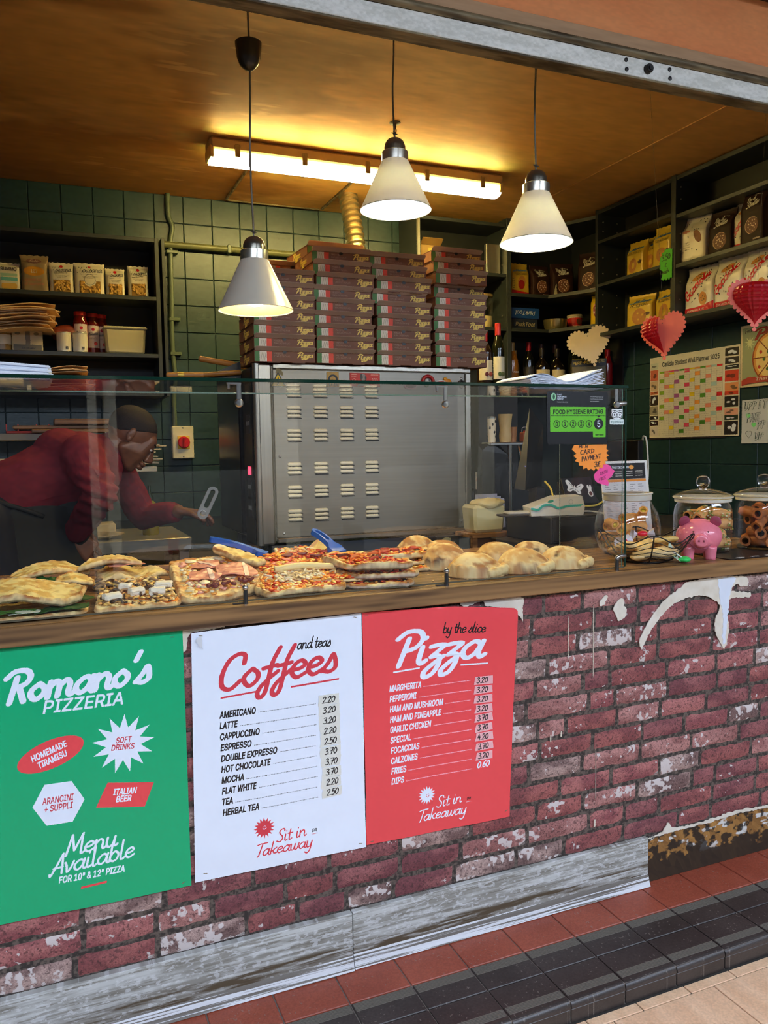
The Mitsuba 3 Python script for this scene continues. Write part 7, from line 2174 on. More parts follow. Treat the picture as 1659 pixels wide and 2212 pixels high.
PAL_MUSH = [(236, 196, 104), (206, 150, 76), (122, 88, 54), (60, 44, 34), (240, 214, 140), (226, 172, 84)]
PAL_HAM = [(246, 226, 168), (240, 206, 130), (226, 160, 140), (246, 232, 190), (222, 150, 60)]
PAL_TOM = [(232, 120, 34), (214, 72, 26), (244, 176, 62), (196, 48, 22), (240, 150, 50), (248, 206, 110)]
PAL_ONI = [(246, 230, 186), (232, 206, 150), (206, 172, 112), (250, 238, 204)]
PAL_RED = [(206, 58, 26), (232, 112, 34), (150, 40, 24), (240, 160, 54), (70, 34, 24)]


def food(name, label, category, mesh_cols, m, mat='mat_vc', part='base', group=None, tilt=0.0, y0=0.0):
    sh = np.eye(4)
    sh[2, 1], sh[2, 3] = tilt, -tilt * y0
    m = m @ sh
    t = thing(name, label, category, m, group)
    put(part, mikit.ply(mesh_cols[0], mat, True, color=mesh_cols[1]), t)
    return t


def lump(c, s, rgb, seed=0, sub=2, rough=.55):
    w = trimesh.creation.icosphere(sub)
    v = np.array(w.vertices)
    v = v * np.array(s) * (1 + .5 * (meshkit.fbm(v * 1.7 + seed, 2)[:, None] - .5)) + np.array(c)
    return trimesh.Trimesh(v, w.faces, process=False)


def sheet(outline, z, wave, seed, step=.006, t=.0012):
    """A thin limp slice (leaf, ham, cheese) with waves."""
    p = outline if isinstance(outline, Polygon) else Polygon(curve(list(outline) + [outline[0]], 5)).buffer(0)
    m = fine(moved(prism(p, t), tr(0, 0, 0)), step)
    v = np.array(m.vertices)
    q = np.column_stack([v[:, :2] * 26, np.full(len(v), seed * 1.3)])
    v[:, 2] += z + (meshkit.fbm(q, 3, seed) - .4) * wave
    return trimesh.Trimesh(v, m.faces, process=False)


LEAF, LEAF2, HAMM, PCHEESE = M((36, 78, 30), .35), M((64, 108, 40), .38), M((214, 142, 120), .35), M((206, 214, 186), .35)

# 1 front-left folded flatbread with green leaves
bent = lambda h, x0, x1: (lambda x, y: h * np.sin(np.clip((x - x0) / (x1 - x0), 0, 1) * np.pi))
o1 = [(-.80, .03), (-.62, .028), (-.592, .06), (-.585, .13), (-.60, .20), (-.66, .225), (-.82, .22)]
t = food('flatbread_sandwich', 'folded flatbread sandwich with green leaves in the front left corner', 'sandwich', slab(o1, .014, crusted(c_bread, .2), seed=1, rimh=.003), tr(0, 0, WT))
m_, c_ = slab([(-.80, .034), (-.64, .034), (-.60, .07), (-.59, .13), (-.605, .21), (-.66, .235), (-.82, .23)], .02, crusted(c_bread, .15), seed=2, rimh=.004, bend=lambda x, y: .010 * np.sin((x + .8) * 26) + .012 * np.clip((y - .03) / .1, 0, 1))
put('top_bread', mikit.ply(m_, 'mat_vc', True, color=c_), t, tr(0, .012, .030))
for i, (pts, z, w, mt) in enumerate([([(-.80, .026), (-.72, .025), (-.70, .06), (-.8, .08)], .016, .020, LEAF2), ([(-.70, .026), (-.62, .025), (-.588, .035), (-.60, .09), (-.69, .08)], .016, .026, LEAF), ([(-.60, .12), (-.572, .14), (-.575, .18), (-.60, .19)], .016, .02, LEAF), ([(-.75, .026), (-.69, .026), (-.70, .07), (-.76, .07)], .016, .012, PCHEESE)]):
    obj('leaf' if mt != PCHEESE else 'cheese_slice', sheet(pts, z, w, i), mt, t, smooth=50)
# 2 behind it
t = food('flatbread_sandwich', 'folded flatbread showing cheese and dark leaves, behind the front left one', 'sandwich', slab([(-.80, .30), (-.62, .27), (-.585, .33), (-.575, .42), (-.62, .46), (-.80, .47)], .016, crusted(c_bread, .25), seed=3, rimh=.004), tr(0, 0, WT))
m_, c_ = slab([(-.745, .31), (-.66, .345), (-.60, .40), (-.565, .44), (-.58, .50), (-.66, .53), (-.74, .47), (-.77, .40)], .018, crusted(c_bread, .25), seed=4, rimh=.005, bend=lambda x, y: .022 * np.sin(np.clip((x + .77) / .2, 0, 1) * np.pi) + .006)
put('top_bread', mikit.ply(m_, 'mat_vc', True, color=c_), t, tr(0, 0, .026))
m_, c_ = slab([(-.66, .26), (-.61, .235), (-.57, .25), (-.56, .32), (-.60, .40), (-.65, .36)], .012, crusted(c_bread, .2), seed=5, rimh=.003, bend=lambda x, y: .03 - .25 * np.abs(x + .62))
put('top_bread', mikit.ply(m_, 'mat_vc', True, color=c_), t, tr(0, 0, .014))
for i, (pts, z, w, mt) in enumerate([([(-.79, .27), (-.72, .245), (-.66, .26), (-.68, .36), (-.78, .36)], .030, .045, PCHEESE), ([(-.715, .25), (-.66, .235), (-.61, .25), (-.63, .34), (-.70, .34)], .030, .07, LEAF), ([(-.80, .26), (-.755, .25), (-.76, .31), (-.80, .32)], .014, .03, LEAF)]):
    obj('leaf' if mt == LEAF else 'cheese_slice', sheet(pts, z, w, 10 + i), mt, t, smooth=50)
# 3 ham wrap
t = food('wrap', 'folded flatbread wrap with ham showing, at the back of the worktop', 'sandwich', slab([(-.565, .37), (-.54, .345), (-.43, .33), (-.375, .37), (-.385, .42), (-.45, .52), (-.55, .50)], .016, crusted(c_bread, .15), seed=6, rimh=.006), tr(0, 0, WT))
m_, c_ = slab([(-.545, .36), (-.42, .345), (-.365, .385), (-.40, .45), (-.47, .53), (-.55, .50)], .018, crusted(c_bread, .15), seed=7, rimh=.005, bend=lambda x, y: .006 * np.sin(x * 60) + .06 * np.clip(y - .36, 0, 1))
put('middle_bread', mikit.ply(m_, 'mat_vc', True, color=c_), t, tr(0, 0, .02))
m_, c_ = slab([(-.60, .40), (-.58, .385), (-.50, .40), (-.435, .40), (-.43, .44), (-.47, .50), (-.56, .49)], .016, crusted(c_bread, .2), seed=8, rimh=.006, bend=lambda x, y: .022 * np.sin(np.clip((x + .61) / .2, 0, 1) * np.pi))
put('top_bread', mikit.ply(m_, 'mat_vc', True, color=c_), t, tr(0, 0, .042))
obj('ham', sheet([(-.52, .385), (-.45, .383), (-.425, .40), (-.44, .44), (-.52, .44)], .056, .01, 20), HAMM, t, smooth=50)
obj('cheese_slice', sheet([(-.55, .35), (-.46, .335), (-.40, .345), (-.42, .40), (-.53, .40)], .024, .008, 21), M((238, 226, 176), .4), t, smooth=50)
# 4 mushroom slice with white cheese
t = food('pizza_slice', 'square mushroom pizza slice with white cheese cubes, at the front edge', 'pizza slice', slab([(-.578, .035), (-.40, .035), (-.385, .06), (-.392, .22), (-.41, .30), (-.55, .27)], .017, crusted(c_mushroom, .5, .006), seed=9, rimh=.002, tilt=.09), tr(0, 0, WT), tilt=.09, y0=.035)
rq = np.random.default_rng(5)
for i, (x, y, s) in enumerate([(-.535, .085, 1.1), (-.478, .115, 1.), (-.432, .105, 1.), (-.41, .16, 1.1), (-.50, .17, .8)]):
    b_ = fine(box(-.019 * s, .019 * s, -.012 * s, .012 * s, 0, .015, .004), .008)
    v = np.array(b_.vertices)
    b_.vertices = v + (meshkit.noise(v * 160 + i * 7)[:, None] - .5) * .005
    obj('cheese_cube', b_, M((236, 230, 206), .5), t, smooth=40, m=tr(x, y, .017, rq.uniform(-30, 30)))
for i in range(16):
    x, y = rq.uniform(-.56, -.41), rq.uniform(.05, .27)
    cv = tube(curve([(-.012, -.003, .0), (-.004, .005, .004), (.006, .004, .004), (.012, -.004, 0)], 3), .0032, 6)
    obj('mushroom', cv, M([(150, 116, 78), (92, 66, 46), (64, 46, 36)][i % 3], .5), t, smooth=True, m=tr(x, y, .019, rq.uniform(0, 360)))
toppings(t, [(-.578, .035), (-.40, .035), (-.385, .06), (-.392, .22), (-.41, .30), (-.55, .27)], 420, PAL_MUSH, .0046, .015, 101, .006)
# 5 ham and prosciutto slice
t = food('pizza_slice', 'large pizza slice with prosciutto folds and dark sausage crumbs', 'pizza slice', slab([(-.385, .08), (-.37, .05), (-.29, .04), (-.21, .10), (-.15, .16), (-.14, .30), (-.17, .44), (-.30, .46), (-.36, .43)], .019, crusted(c_ham, .5, .02), seed=11, rim=.012, rimh=.006, tilt=.10), tr(0, 0, WT), tilt=.10, y0=.04)
for i, (pts, z) in enumerate([([(-.345, .18), (-.29, .16), (-.26, .19), (-.28, .26), (-.33, .25)], .026), ([(-.27, .20), (-.20, .17), (-.165, .20), (-.18, .29), (-.25, .30)], .026), ([(-.32, .30), (-.26, .28), (-.24, .35), (-.29, .37)], .024)]):
    obj('prosciutto', sheet(pts, z, .022, 30 + i), HAMM, t, smooth=50)
    obj('ham_fat', sheet(Polygon(pts).buffer(-.001).intersection(LineString([pts[1], pts[3]]).buffer(.006)), z + .0018, .022, 30 + i), M((236, 206, 186), .4), t, smooth=50)
toppings(t, [(-.385, .08), (-.37, .05), (-.29, .04), (-.21, .10), (-.15, .16), (-.14, .30), (-.17, .44), (-.30, .46), (-.36, .43)], 330, PAL_HAM, .0062, .016, 102, .022)
SAUS = M((110, 42, 38), .45)
for i in range(20):
    a = rq.uniform(0, 1)
    x, y = -.32 + .13 * a + rq.normal(0, .008), .085 + .06 * a + rq.normal(0, .014)
    obj('sausage_crumb', lump((0, 0, 0), (.0085, .006, .0055), 0, i, 1), SAUS, t, smooth=True, m=tr(x, y, .030, rq.uniform(0, 360)))
for i in range(7):
    obj('melted_cheese', lump((0, 0, 0), (.016, .012, .004), 0, i), M((244, 228, 186), .35), t, smooth=True, m=tr(rq.uniform(-.34, -.2), rq.uniform(.14, .42), .023, rq.uniform(0, 360)))
m_, c_ = slab([(-.245, .41), (-.22, .44), (-.15, .35), (-.12, .28), (-.145, .265), (-.19, .32)], .02, crusted(c_bread, .35), seed=12, rimh=.004, bend=lambda x, y: .016 * np.clip((y - .3) / .12, 0, 1))
put('crust_fold', mikit.ply(m_, 'mat_vc', True, color=c_), t, tr(0, 0, .024))
# 6 cheese and onion slice at the centre
t = food('pizza_slice', 'pale cheese and tomato slice near the front, right of the prosciutto slice', 'pizza slice', slab([(-.185, .035), (-.13, .03), (.02, .045), (.045, .11), (.04, .25), (-.02, .30), (-.13, .27), (-.20, .10)], .018, crusted(c_cheese, .5, .010), seed=13, rimh=.004, bend=lambda x, y: .005 * np.sin((x + .2) * 14), tilt=.10), tr(0, 0, WT), 'mat_vc_oily', tilt=.10, y0=.03)
for i in range(26):
    x, y = rq.normal(-.075, .035), rq.normal(.15, .03)
    cv = tube(curve([(-.011, -.002, .0), (-.003, .004, .003), (.006, .003, .004), (.011, -.003, 0)], 3), .0026, 6)
    obj('onion_strip', cv, M([(236, 222, 180), (206, 180, 130), (168, 140, 96)][i % 3], .45), t, smooth=True, m=tr(x, y, .024, rq.uniform(0, 360)))
toppings(t, [(-.185, .035), (-.13, .03), (.02, .045), (.045, .11), (.04, .25), (-.02, .30), (-.13, .27), (-.20, .10)], 520, PAL_TOM, .0052, .015, 103, .008)
toppings(t, [(-.15, .10), (-.02, .10), (.01, .19), (-.12, .21)], 260, PAL_ONI, .0042, .021, 104, .004, .7, 'cheese_strands')
obj('cheese_stick', tube(curve([(-.12, .20, .028), (-.05, .20, .034), (.02, .19, .03), (.045, .185, .028)], 5), [.009] * 16, 10), M((240, 218, 150), .45), t, smooth=True)
# 7 behind: ham and red slice
t = food('pizza_slice', 'orange pepperoni pizza slice under the blue server, behind the cheese slice', 'pizza slice', slab([(-.14, .29), (-.03, .30), (.05, .26), (.14, .28), (.15, .40), (.10, .50), (-.06, .50), (-.14, .42)], .02, crusted(c_tomato, .3, .006), seed=14, rimh=.003, tilt=.09), tr(0, 0, WT + .012), 'mat_vc_oily', tilt=.09, y0=.26)
toppings(t, [(-.14, .29), (-.03, .30), (.05, .26), (.14, .28), (.15, .40), (.10, .50), (-.06, .50), (-.14, .42)], 420, PAL_TOM, .0056, .017, 105, .006)
PEP = M((112, 36, 26), .35)
for i, (x, y, s) in enumerate([(.03, .44, 1), (.06, .40, 1.2), (-.02, .43, 1.1), (-.09, .40, 1), (.10, .45, 1)]):
    obj('pepperoni', lathe([(.0001, .0035), (.012 * s, .003), (.015 * s, .0045), (.0155 * s, .002), (.014 * s, 0), (.0001, 0)], 18), PEP if i < 3 else M((170, 60, 36), .4), t, smooth=40, m=tr(x, y, .022, 0, rq.uniform(-8, 8), rq.uniform(-8, 8)))
for i in range(6):
    obj('ham_piece', sheet([(-.012, -.01), (.014, -.008), (.012, .012), (-.01, .01)], .0, .012, 50 + i), M((222, 130, 110), .4), t, smooth=50, m=tr(rq.uniform(-.12, -.03), rq.uniform(.32, .42), .021, rq.uniform(0, 360)))
t = food('pizza_slice', 'cheesy pizza slice with a raised orange crust at the back, left of the second server', 'pizza slice', slab([(-.03, .53), (.10, .515), (.20, .53), (.22, .62), (.12, .64), (-.01, .63)], .022, crusted(c_ham, .6, .008), seed=15, rimh=.004, bend=lambda x, y: .03 * np.exp(-((x - .15) / .035) ** 2), tilt=.12), tr(0, 0, WT + .012), tilt=.12, y0=.515)
for i in range(22):
    obj('cheese_crumb', lump((0, 0, 0), (.009, .007, .005), 0, i, 1), M([(240, 226, 180), (226, 180, 110), (206, 120, 70)][i % 3], .45), t, smooth=True, m=tr(rq.uniform(-.01, .11), rq.uniform(.535, .61), .025, rq.uniform(0, 360)))
toppings(t, [(-.03, .53), (.10, .515), (.20, .53), (.22, .62), (.12, .64), (-.01, .63)], 240, PAL_HAM + PAL_TOM, .0062, .020, 106, .006)
# 8 stacked wedges in front of the second server
wedge = [(.03, .22), (.05, .10), (.075, .07), (.20, .035), (.225, .06), (.235, .12), (.15, .30), (.10, .33), (.05, .30)]
for i, (z, dx, dy, rz, lb) in enumerate([(0, -.012, -.015, -2, 'bottom pizza wedge of the stack of three near the front stud'), (.021, .006, .0, 2, 'middle pizza wedge of the stack of three'), (.044, -.004, .012, 0, 'top pizza wedge of the stack of three, with chilli and cheese')]):
    t = food('pizza_wedge', lb, 'pizza slice', slab(wedge, .014 if i < 2 else .017, crusted(c_tomato, .7, .014), seed=20 + i, rim=.02, rimh=.006 if i < 2 else .010, side=(226, 204, 160) if i == 2 else (206, 190, 164)), tr(dx + .115, dy + .18, WT + z, rz) @ tr(-.115, -.18, 0), 'mat_vc_oily', group='stacked pizza wedges')
    toppings(t, wedge, 300 if i == 2 else 140, PAL_RED + PAL_TOM, .0046, .012 if i < 2 else .0145, 110 + i, .014)
    if i == 2:
        for j in range(9):
            cv = tube(curve([(-.018, -.003, .0), (-.005, .006, .005), (.008, .004, .005), (.018, -.004, 0)], 3), .0036, 6)
            obj('pepper_strip', cv, M([(190, 60, 26), (230, 120, 50), (96, 34, 24)][j % 3], .4), t, smooth=True, m=tr(rq.uniform(.07, .19), rq.uniform(.09, .24), .023, rq.uniform(0, 360)))
m_, c_ = slab([(-.06, .05), (.02, .035), (.09, .03), (.10, .05), (.02, .12), (-.05, .16)], .012, crusted(c_tomato, .3, .008), seed=25, rimh=.003)
t = food('pizza_wedge', 'thin tomato pizza wedge tucked between the cheese slice and the stack', 'pizza slice', (m_, c_), tr(.0, .05, WT + .017), 'mat_vc_oily')
toppings(t, [(-.06, .05), (.02, .035), (.09, .03), (.10, .05), (.02, .12), (-.05, .16)], 180, PAL_TOM, .0046, .010, 120, .006)
w2 = [(.21, .30), (.235, .27), (.32, .26), (.40, .285), (.425, .33), (.43, .39), (.36, .44), (.27, .40)]
for i, (z, dx, dy, lb) in enumerate([(0, .03, -.01, 'bottom wedge of the rear pizza stack, tomato side showing'), (.016, .006, .01, 'middle wedge of the rear pizza stack'), (.034, -.012, .02, 'top wedge of the rear pizza stack beside the calzones')]):
    t = food('pizza_wedge', lb, 'pizza slice', slab(w2, .012 if i < 2 else .015, crusted(c_tomato, .7, .014), seed=30 + i, rim=.018, rimh=.005 if i < 2 else .009), tr(dx, dy, WT + z), 'mat_vc_oily', group='stacked pizza wedges')
    toppings(t, w2, 220, PAL_RED + PAL_TOM, .0046, .010 if i < 2 else .0125, 130 + i, .010)
    if i == 2:
        for j, (x, y) in enumerate([(.27, .33), (.31, .35), (.35, .33), (.29, .38), (.38, .36)]):
            obj('pepperoni', lathe([(.0001, .0035), (.012, .003), (.0145, .0045), (.0145, .0015), (.0001, 0)], 16), M((176, 52, 30), .35), t, smooth=40, m=tr(x, y, .018, 0, rq.uniform(-8, 8)))


# 9 calzones
def calzone(x, y, rz, L, Wd, H, label, seed, char=.5, knot=1):
    t = thing('calzone', label, 'calzone', tr(x, y, WT, rz), 'calzones')
    na, nr = 72, 22
    a = np.linspace(0, 2 * np.pi, na, endpoint=False)
    rr_ = np.linspace(0, 1, nr)
    A, R = np.meshgrid(a, rr_)
    rx, ry = L / 2, Wd / 2
    ex = np.abs(np.cos(A)) ** .9 * np.sign(np.cos(A))
    ey = np.abs(np.sin(A)) ** .95 * np.sign(np.sin(A))
    X, Y = rx * R * ex, ry * R * ey
    q = np.stack([X, Y, np.full_like(X, seed * 1.9)], -1)
    Z = H * (1 - R ** 2.3) ** .62 * (1 + .16 * (meshkit.fbm(q * 16, 3, seed) - .5)) * (1 - .12 * X / rx * knot)
    lipz = .008 * np.exp(-((R - .93) / .06) ** 2) * (1 + .5 * np.sin(A * 13 + seed)) * (Y < .01)
    Z = Z + lipz + .003
    Z[-1] = .0035
    V = np.column_stack([X.ravel(), Y.ravel(), Z.ravel()])
    i, j = np.meshgrid(np.arange(nr - 1), np.arange(na), indexing='ij')
    qd = np.stack([i * na + j, (i + 1) * na + j, (i + 1) * na + (j + 1) % na, i * na + (j + 1) % na], -1).reshape(-1, 4)
    f = np.vstack([qd[:, [0, 1, 2]], qd[:, [0, 2, 3]]])
    k = len(V)
    V = np.vstack([V, V[-na:] * [.97, .97, 0], [[0, 0, 0]]])
    j = np.arange(na)
    f = np.vstack([f, np.stack([k - na + j, k + j, k + (j + 1) % na], 1), np.stack([k - na + j, k + (j + 1) % na, k - na + (j + 1) % na], 1), np.stack([k + j, np.full(na, k + na), k + (j + 1) % na], 1)])
    Q = np.column_stack([V[:, :2], V[:, 2] + seed * .31])
    c = mx(np.array(lin((232, 208, 148))), np.array(lin((210, 164, 96))), ss(.40, .62, .6 * fb(Q, 22, seed) + .4 * fb(Q, 90, seed + 1)))
    top = np.clip(V[:, 2] / H, 0, 1)
    blot = fb(Q, 30, seed + 3, 3)
    c = mx(c, np.array(lin((160, 98, 46))), ss(.54, .70, blot + .10 * char) * .85)
    c = mx(c, np.array(lin((70, 44, 28))), ss(.735, .80, fb(Q, 26, seed + 6, 3) + .10 * char) * .85)
    put('dough', mikit.ply((V, f), 'mat_vc', True, color=np.clip(c, 0, .95)), t)
    if knot:
        pts, rad = [], []
        for s in np.linspace(0, 1, 9):
            an = -1.35 + 1.75 * s
            pts.append((rx * (.97) * math.cos(an), ry * .97 * math.sin(an), .012 + .006 * math.sin(s * 3.14)))
            rad.append(.0105 + .005 * math.sin(s * 9.5) ** 2 + .004 * s)
        cm = tube(curve(pts, 4), np.interp(np.linspace(0, 1, 33), np.linspace(0, 1, 9), rad), 12)
        cm.vertices = np.array(cm.vertices) + (meshkit.noise(np.array(cm.vertices) * 110 + seed)[:, None] - .5) * .005
        cc = mx(np.array(lin((224, 200, 140))), np.array(lin((196, 148, 84))), ss(.5, .7, meshkit.fbm(np.array(cm.vertices) * 60, 3)))
        put('crimped_edge', mikit.ply(cm, 'mat_vc', True, color=np.clip(cc, 0, .95)), t)
    return t


calzone(.435, .115, -16, .165, .135, .060, 'calzone at the front left of the group, its crimped end to the right', 1, .3)
calzone(.590, .115, -12, .160, .140, .064, 'browned calzone at the front, second from the right', 2, .8)
calzone(.735, .125, -10, .150, .130, .062, 'pale smooth calzone at the right end by the glass corner', 3, -.2)
calzone(.425, .285, -14, .150, .140, .070, 'calzone with a dark toasted spot behind the front left one', 4, .8)
calzone(.635, .330, -10, .150, .130, .058, 'golden calzone in the middle of the back row', 5, .3)
calzone(.765, .345, -10, .140, .120, .052, 'calzone with brown spots at the right of the back row', 6, .9, 0)
calzone(.48, .420, -14, .150, .130, .066, 'charred calzone in the back row with a black top', 7, 1.3, 0)
calzone(.455, .55, -10, .150, .120, .066, 'rearmost calzone at the left of the back row', 8, .9, 0)

# servers with blue handles
BLUE = M((30, 96, 190), .25)


def server(m, label, L=.13, loop=True):
    t = thing('pizza_server', label, 'pizza server', m, 'blue handled pizza servers')
    hnd = unary_union([LineString([(0, 0), (L, 0)]).buffer(.0145, quad_segs=6), Polygon([(-.014, -.026), (.012, -.028), (.03, -.014), (.03, .014), (.012, .028), (-.014, .026)])]).difference(LineString([(L - .05, 0), (L - .006, 0)]).buffer(.0075, quad_segs=5))
    obj('handle', warped(fine(prism(hnd, .015), .012), lambda v: v + np.column_stack([0 * v[:, 0], 0 * v[:, 0], .012 * np.sin(np.clip(v[:, 0] / L, 0, 1) * 2)])), BLUE, t, smooth=40)
    bl = Polygon([(-.008, -.010), (-.008, .010), (-.04, .012), (-.055, .045), (-.13, .035), (-.13, -.035), (-.055, -.045), (-.04, -.012)])
    obj('blade', warped(fine(prism(bl, .0014), .02), lambda v: v + np.column_stack([0 * v[:, 0], 0 * v[:, 0], -.02 * np.clip((-v[:, 0] - .01) / .05, 0, 1) + .004])), 'mat_brushed', t, smooth=40)
    return t


server(tr(-.075, .515, .998, 158, 0, -13), 'blue handled pizza server at the back left, its handle raised to the left', .15)
server(tr(.135, .44, 1.002, 118, 0, -24), 'blue handled pizza server stuck under the orange slices, its looped handle up', .10)
for i in range(9):
    obj('crumbs', lump((0, 0, 0), (.004, .003, .002), 0, i, 1), M((214, 176, 110), .7), 'worktop', smooth=True, m=tr(rq.uniform(.25, .55), rq.uniform(.06, .2), .956, rq.uniform(0, 360)))
# ---------------------------------------------------------------- the man bending to the right behind the counter
def V3(*a):
    return np.array(a, float)


def ball(c, r):
    return m3.Manifold.sphere(float(r), 20).translate(tuple(float(q) for q in c))


def ell(c, ax, r):
    """Ellipsoid with axes ax (3 rows) and radii r."""
    A = (np.asarray(ax).T * np.asarray(r))
    return m3.Manifold.sphere(1.0, 28).transform(np.column_stack([A, np.asarray(c)]).tolist())


def bone(*cr):
    """Hull of the balls (centre, radius)."""
    return m3.Manifold.batch_hull([ball(c, r) for c, r in cr])


def chain(pts, rad):
    out = m3.Manifold()
    for i in range(len(pts) - 1):
        out = out + bone((pts[i], rad[i]), (pts[i + 1], rad[i + 1]))
    return out


def finish(man, edge, it=10):
    m = man.refine_to_length(edge).to_mesh()
    t = trimesh.Trimesh(m.vert_properties[:, :3], m.tri_verts, process=True)
    trimesh.smoothing.filter_taubin(t, iterations=it)
    return t


def hand(wrist, d, up, side, curl, s=1.0):
    """Palm and five fingers: d along the hand, up out of its back, side toward the thumb."""
    d, up, side = (np.asarray(q, float) / np.linalg.norm(q) for q in (d, up, side))
    pc = wrist + d * .085 * s
    out = bone((wrist + side * .016 * s, .019 * s), (wrist - side * .016 * s, .018 * s), (pc + side * .030 * s, .0145 * s), (pc - side * .030 * s, .0135 * s))
    for k, (o, L) in enumerate(((.031, .072), (.0105, .080), (-.0105, .075), (-.031, .060))):
        p, a = pc + side * o * s, curl * (.75 + .12 * k)
        pts, rad = [p - d * .01 * s, p], [.0105 * s, .0098 * s]
        ang = 0
        for q, f in enumerate((.45, .32, .23)):
            ang += a * (.75, 1.0, .8)[q]
            p = p + (d * math.cos(ang) - up * math.sin(ang)) * L * f * s
            pts.append(p)
            rad.append((.0092, .0084, .0074)[q] * s)
        out = out + chain(pts, rad)
    b = wrist + d * .025 * s + side * .022 * s
    t1 = b + (d * .55 + side * .75 - up * .25) * .042 * s
    t2 = t1 + (d * .85 + side * .25 - up * .35) * .032 * s
    t3 = t2 + (d * .9 - side * .05 - up * .45) * .026 * s
    return out + chain([b, t1, t2, t3], [.0155 * s, .0115 * s, .0102 * s, .0085 * s])


u_ = V3(.629, 0, .777)
f_ = V3(.777, 0, -.629)
s_ = V3(0, -1, 0)
H = V3(-.340, 1.55, 1.378)
AX = [f_, s_, u_]
hd = lambda a, b, c: H + f_ * a + s_ * b + u_ * c
neck0, chest, belly, hip = V3(-.450, 1.56, 1.312), V3(-.53, 1.56, 1.252), V3(-.69, 1.56, 1.19), V3(-.87, 1.56, 1.09)
shN, elN, wrN = V3(-.535, 1.385, 1.312), V3(-.482, 1.27, 1.165), V3(-.575, 1.46, 1.0)
shF, elF, wrF = V3(-.405, 1.735, 1.285), V3(-.275, 1.83, 1.035), V3(-.155, 1.63, 1.066)
head = ell(hd(-.012, 0, .026), AX, (.098, .076, .088))
head = head + bone((hd(.062, .024, .030), .031), (hd(.062, -.024, .030), .031), (hd(.054, .032, -.03), .032), (hd(.054, -.032, -.03), .032), (hd(.066, 0, -.098), .020), (hd(.052, .018, -.095), .018), (hd(.052, -.018, -.095), .018), (hd(-.006, .050, -.052), .022), (hd(-.006, -.050, -.052), .022))
head = head + bone((hd(.093, 0, .008), .009), (hd(.114, 0, -.032), .011), (hd(.098, .014, -.040), .0095), (hd(.098, -.014, -.040), .0095))
head = head + bone((hd(.094, .020, -.062), .009), (hd(.094, -.020, -.062), .009), (hd(.103, 0, -.061), .009)) + bone((hd(.090, .018, -.078), .009), (hd(.090, -.018, -.078), .009), (hd(.099, 0, -.078), .0095))
head = head + bone((hd(.080, .036, .024), .010), (hd(.086, .012, .022), .0095)) + bone((hd(.080, -.036, .024), .010), (hd(.086, -.012, .022), .0095))
for s in (-1, 1):
    head = head + ell(hd(-.014, s * .079, .008), AX, (.0145, .007, .024)) + ell(hd(-.010, s * .078, -.014), AX, (.010, .008, .012))
neck = bone((neck0, .062), (hd(-.03, 0, -.06), .056)) + bone((hd(-.03, 0, -.055), .055), (hd(.0, 0, -.03), .05))
skin = head + neck + bone((neck0, .062), (chest, .10))
skin = skin + chain([chest, shN, elN, wrN], [.10, .052, .042, .029]) + chain([chest, shF, elF, wrF], [.10, .052, .042, .029])
skin = skin + chain([chest, belly, hip], [.115, .115, .11])
kneeN, ankN, kneeF, ankF = V3(-.80, 1.44, .52), V3(-.86, 1.44, .03), V3(-.80, 1.69, .52), V3(-.86, 1.69, .03)
skin = skin + chain([hip + V3(0, -.10, 0), kneeN, ankN], [.08, .052, .038]) + chain([hip + V3(0, .10, 0), kneeF, ankF], [.08, .052, .038])
skin = skin + hand(wrN, (.62, .1, -.72), (.45, -.75, .5), (.35, .1, .5), .55) + hand(wrF, (.95, -.2, -.12), (.25, -.1, .95), (.1, -.95, .1), .5)
SKIN = P('mat_skin', lambda p: mix(lin((92, 58, 42)), lin((128, 84, 60)), fbm(p.x * 30, p.y * 30, p.z * 30, 3)), .42)
t = thing('person', 'man with short black hair, maroon sweater and black apron, bending to the right', 'person')
obj('body', finish(skin, .009, 8), SKIN, t, smooth=True)
obj('hair', finish(ell(hd(-.018, 0, .036), AX, (.099, .080, .088)).trim_by_plane(tuple(u_ * .84 - f_ * .54), float((u_ * .84 - f_ * .54) @ hd(.066, 0, .074))) , .010, 3), P('mat_hair', lambda p: mix(lin((20, 16, 14)), lin((40, 32, 28)), noise(p.x * 500, p.y * 500, p.z * 500)), .8, bump=lambda p: noise(p.x * 420, p.y * 420, p.z * 420), bscale=.0015), t, smooth=True)
for s in (-1, 1):
    e = obj('eye', finish(ell(hd(.0835, s * .031, .002), AX, (.0125, .0145, .0068)), .004, 2), M((206, 196, 186), .25), t, smooth=True)
    obj('iris', sph(hd(.0935, s * .035, .001), .0054, 2), M((28, 18, 14), .15), e, smooth=True)
    obj('eyebrow', finish(bone((hd(.0945, s * .016, .027), .004), (hd(.086, s * .046, .029), .0034)), .004, 2), M((22, 16, 14), .7), t, smooth=True)
obj('mouth', finish(bone((hd(.1055, 0, -.0695), .0022), (hd(.096, .023, -.069), .0018), (hd(.096, -.023, -.069), .0018)), .003, 1), M((58, 30, 26), .5), t, smooth=True)
